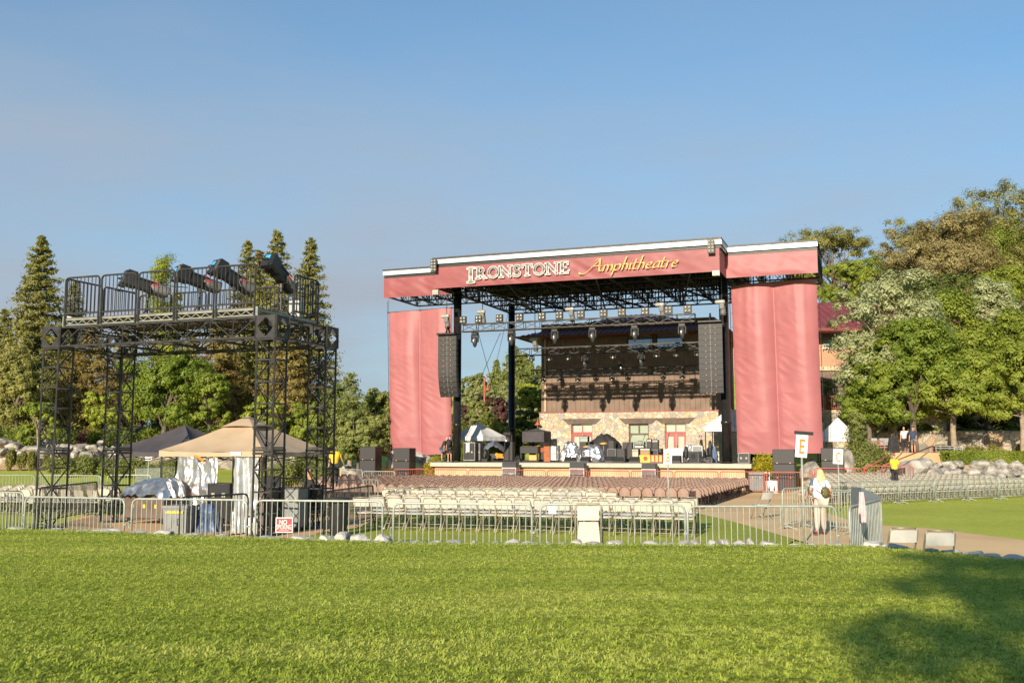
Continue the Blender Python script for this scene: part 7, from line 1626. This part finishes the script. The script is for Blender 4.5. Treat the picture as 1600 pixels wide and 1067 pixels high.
# right wooded slope
hill('wooded_slope', lambda u, v: (26+u*95, 79+v*75, 3.2+v*(15+12*u)+2.0*u*v+.8*mn.noise(Vector((u*9, v*6, 3)))-.02), M['path'])
def slope_z(x, y): u, v = (x-26)/95, (y-79)/75; return 3.2+v*(15+12*u)+2*u*v if 0 <= u and 0 <= v else 1.4
def br(label, u, v0, vc, w, Y, lm, seed, **k):
    a = slopes(u, v0)[0]; return bro(label, u, v0, vc, w, Y, lm, seed, gz=slope_z(a*Y, Y)-.1, **k)
br('large brown dry oak with bare boughs on the right slope', 1472, 338, 500, 215, 104, 'oakbrown', 200, nclump=150, nleaf=26000, lobes=10)
br('tall thin crowned oak at the top right of the slope', 1562, 284, 470, 165, 116, 'olive', 201, nclump=95, nleaf=14000, lobes=9, spread=.14)
br('olive oak behind the dry brown one', 1440, 345, 480, 130, 122, 'olive', 202, nclump=80, nleaf=11000)
br('olive oak at the right photo edge of the slope', 1608, 345, 520, 160, 106, 'olive', 203, nclump=110, nleaf=16000)
br('grey green oak rising behind the right stage wing', 1300, 358, 470, 135, 122, 'olive', 204, nclump=70, nleaf=9500, lobes=9, spread=.15)
br('grey green oak behind the wing, left companion', 1250, 362, 470, 80, 126, 'olive', 2041, nclump=45, nleaf=5000)
br('bright green oak above the red annex roof', 1320, 412, 475, 120, 112, 'midgreen', 205, nclump=90, nleaf=12000)
br('yellow green oak left of the dry brown one', 1388, 398, 500, 110, 110, 'midgreen', 206, nclump=80, nleaf=10000)
br('olive oak in the middle of the slope', 1530, 330, 470, 130, 118, 'olive', 207, nclump=90, nleaf=12000)
br('olive oak crowding behind the dry brown oak', 1500, 348, 490, 150, 125, 'olive', 221, nclump=80, nleaf=10000)
br('rounded olive oak under the tall thin one', 1560, 352, 510, 160, 112, 'midgreen', 222, nclump=90, nleaf=12000)
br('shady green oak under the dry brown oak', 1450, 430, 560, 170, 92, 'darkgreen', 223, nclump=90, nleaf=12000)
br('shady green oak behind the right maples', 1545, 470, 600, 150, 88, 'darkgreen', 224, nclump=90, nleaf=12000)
br('mid green oak below the skyline at the right edge', 1585, 420, 540, 140, 95, 'midgreen', 208, nclump=100, nleaf=14000)
br('silvery pale maple beside the annex', 1372, 428, 640, 165, 75, 'silvermaple', 210, nclump=130, nleaf=20000, lobes=11, bark='palebark', gz_=0) if False else bro('silvery pale maple beside the annex', 1386, 430, 664, 164, 74, 'silvermaple', 210, nclump=130, nleaf=20000, lobes=11, bark='palebark', gz=1.4)
bro('second silvery maple standing farther right', 1548, 430, 620, 95, 80, 'silvermaple', 211, nclump=80, nleaf=10000, bark='palebark', gz=2.5)
bro('bright green maple before the silvery one', 1420, 505, 657, 160, 71, 'green', 212, nclump=120, nleaf=16000, lobes=10, gz=1.43)
bro('leafy green maple low beside the white tent', 1352, 545, 662, 78, 73, 'green', 225, nclump=70, nleaf=8000, lobes=7, gz=1.43)
bro('green maple with bare trunk beside the road cases', 1484, 515, 655, 150, 71.5, 'midgreen', 213, nclump=110, nleaf=15000, lobes=9, bark='palebark', gz=1.43)
bro('green maple with stout trunk at the right edge', 1590, 535, 655, 140, 70.5, 'midgreen', 214, nclump=100, nleaf=13000, lobes=9, bark='palebark', gz=1.43)
bro('yellow olive maple high between the silvery ones', 1470, 455, 650, 150, 78, 'midgreen', 215, nclump=100, nleaf=13000, gz=2)
bro('dark maple filling behind the bare trunks', 1535, 560, 680, 140, 79, 'darkgreen', 216, nclump=90, nleaf=11000, gz=2)
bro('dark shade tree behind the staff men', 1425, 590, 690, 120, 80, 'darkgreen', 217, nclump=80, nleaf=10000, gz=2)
bro('green maple at the far right photo edge', 1612, 480, 660, 140, 77, 'midgreen', 218, nclump=90, nleaf=12000, gz=2)
bro('small tree beside the terrace railing', 1288, 590, 640, 26, 80.5, 'midgreen', 219, nclump=20, nleaf=2000, gz=zc_ if 'zc_' in globals() else 4.8)
# right retaining walls, hedge, juniper
zw = at(1450, 673, 76).z; T = thing('retaining_wall', 'long rough stone retaining wall under the right trees', 'wall', (0, 0, 0)); b = MB(); b.b3(27.5, 60, 75.6, 77.2, 1.0, zw, .1); b.build('stonework', M['stone2'], T)
for i, (u, v, w) in enumerate(((1395, 666, 60), (1430, 662, 60), (1455, 668, 50), (1520, 668, 60), (1560, 672, 60), (1600, 668, 60))): shr(f'shrub growing on top of the right stone wall, {ordw(i)} from the left', u, v, w, 76.8, 1, 'green' if i % 2 else 'midgreen', 230+i, nleaf=2200, leaf=.16, gz=zw-.2, D=1.5, group='shrubs on the right stone wall')
a0, a1 = slopes(1484, 705)[0]*63.5, slopes(1640, 705)[0]*63.5; gz_ = at(1540, 723, 63.5).z; shrub('hedge', 'clipped green hedge above the right boulder wall', ((a0+a1)/2, 64.2, gz_-.15), a1-a0, 1.6, at(1540, 705, 63.5).z-gz_+.15, 'midgreen', 240, 15000, .13, 'hedge', box=True)
for i, (u, w) in enumerate(((1524, 30), (1556, 36), (1594, 30), (1470, 24))): shr(f'low bush at the foot of the right stone wall, {ordw(i)} of its row', u, 693, w, 73, 1, 'olive', 250+i, nleaf=900, leaf=.14, gz=1.45, group='bushes below the right stone wall')
shr('spreading juniper bush left of the handrails', 1364, 690, 60, 62.5, 1, 'juniper', 260, nleaf=8000, leaf=.16, gz=.2, cat='shrub'); con('upright juniper beside the letter C speakers', 1337, 645, 26, 64, 'juniper', 261, nleaf=3500, leaf=.17, low=.02, droop=.4, power=.6)
T = thing('boulder_wall', 'stacked boulder wall behind the right white chairs', 'wall', (0, 0, 0)); b = MB(); b.b3(at(1440, 740, 61.5).x, 45, 61.6, 66, -.6, at(1540, 724, 62).z-.1, .3); b.build('earth_core', M['stone2'], T)
RB = []; r = random.Random(5)
for row, (v, w, n) in enumerate(((750, 30, 10), (738, 28, 10), (727, 24, 9))):
    for i in range(n):
        u = 1448+row*6+i*(1640-1448)/n+r.uniform(-4, 4); RB.append((u, v+r.uniform(-2, 2), w*r.uniform(.85, 1.25)))
for i, (u, v, w) in enumerate(RB):
    Y = 61.0-(750-v)*-.03; p = at(u, v, Y); wd = w/F*Y; rock('boulder', ROCKS[i % 9], (p.x, Y, p.z), (wd*1.15, wd*.9, wd*.75), i*1.9, f'whitish boulder in the right wall, {ordw(i % 10)} in its {("bottom", "middle", "top")[0 if i < 10 else (1 if i < 20 else 2)]} course', 'boulder', 'boulders of the right wall')
for i, (u, v, w, hh) in enumerate(((1420, 735, 60, .9), (1388, 742, 50, .8), (1452, 742, 50, .9), (1360, 745, 44, .7), (1478, 745, 44, .7), (1440, 722, 40, .6), (1265, 736, 44, 1.2), (1325, 725, 40, 1.3), (1300, 745, 30, .7))):
    Y = 60 if i < 6 else 63; p = at(u, v, Y); wd = w/F*Y; rock('boulder', ROCKS[(i+2) % 9], (p.x, Y, p.z-.15), (wd*1.1, wd*.8, wd*hh), i*1.1, f'large rounded boulder beside the right stairs, {ordw(i)} of the group', 'boulder', 'large boulders by the right stairs')
# tree behind the photographer whose crown shades the right of the lawn
broadleaf('tree', 'broad tree behind the camera shading the right of the lawn', (-5.3, -20.8, LZ), 13.2, 5.6, 5.2, 8.6, 'midgreen', 300, 40, 1500, .28)
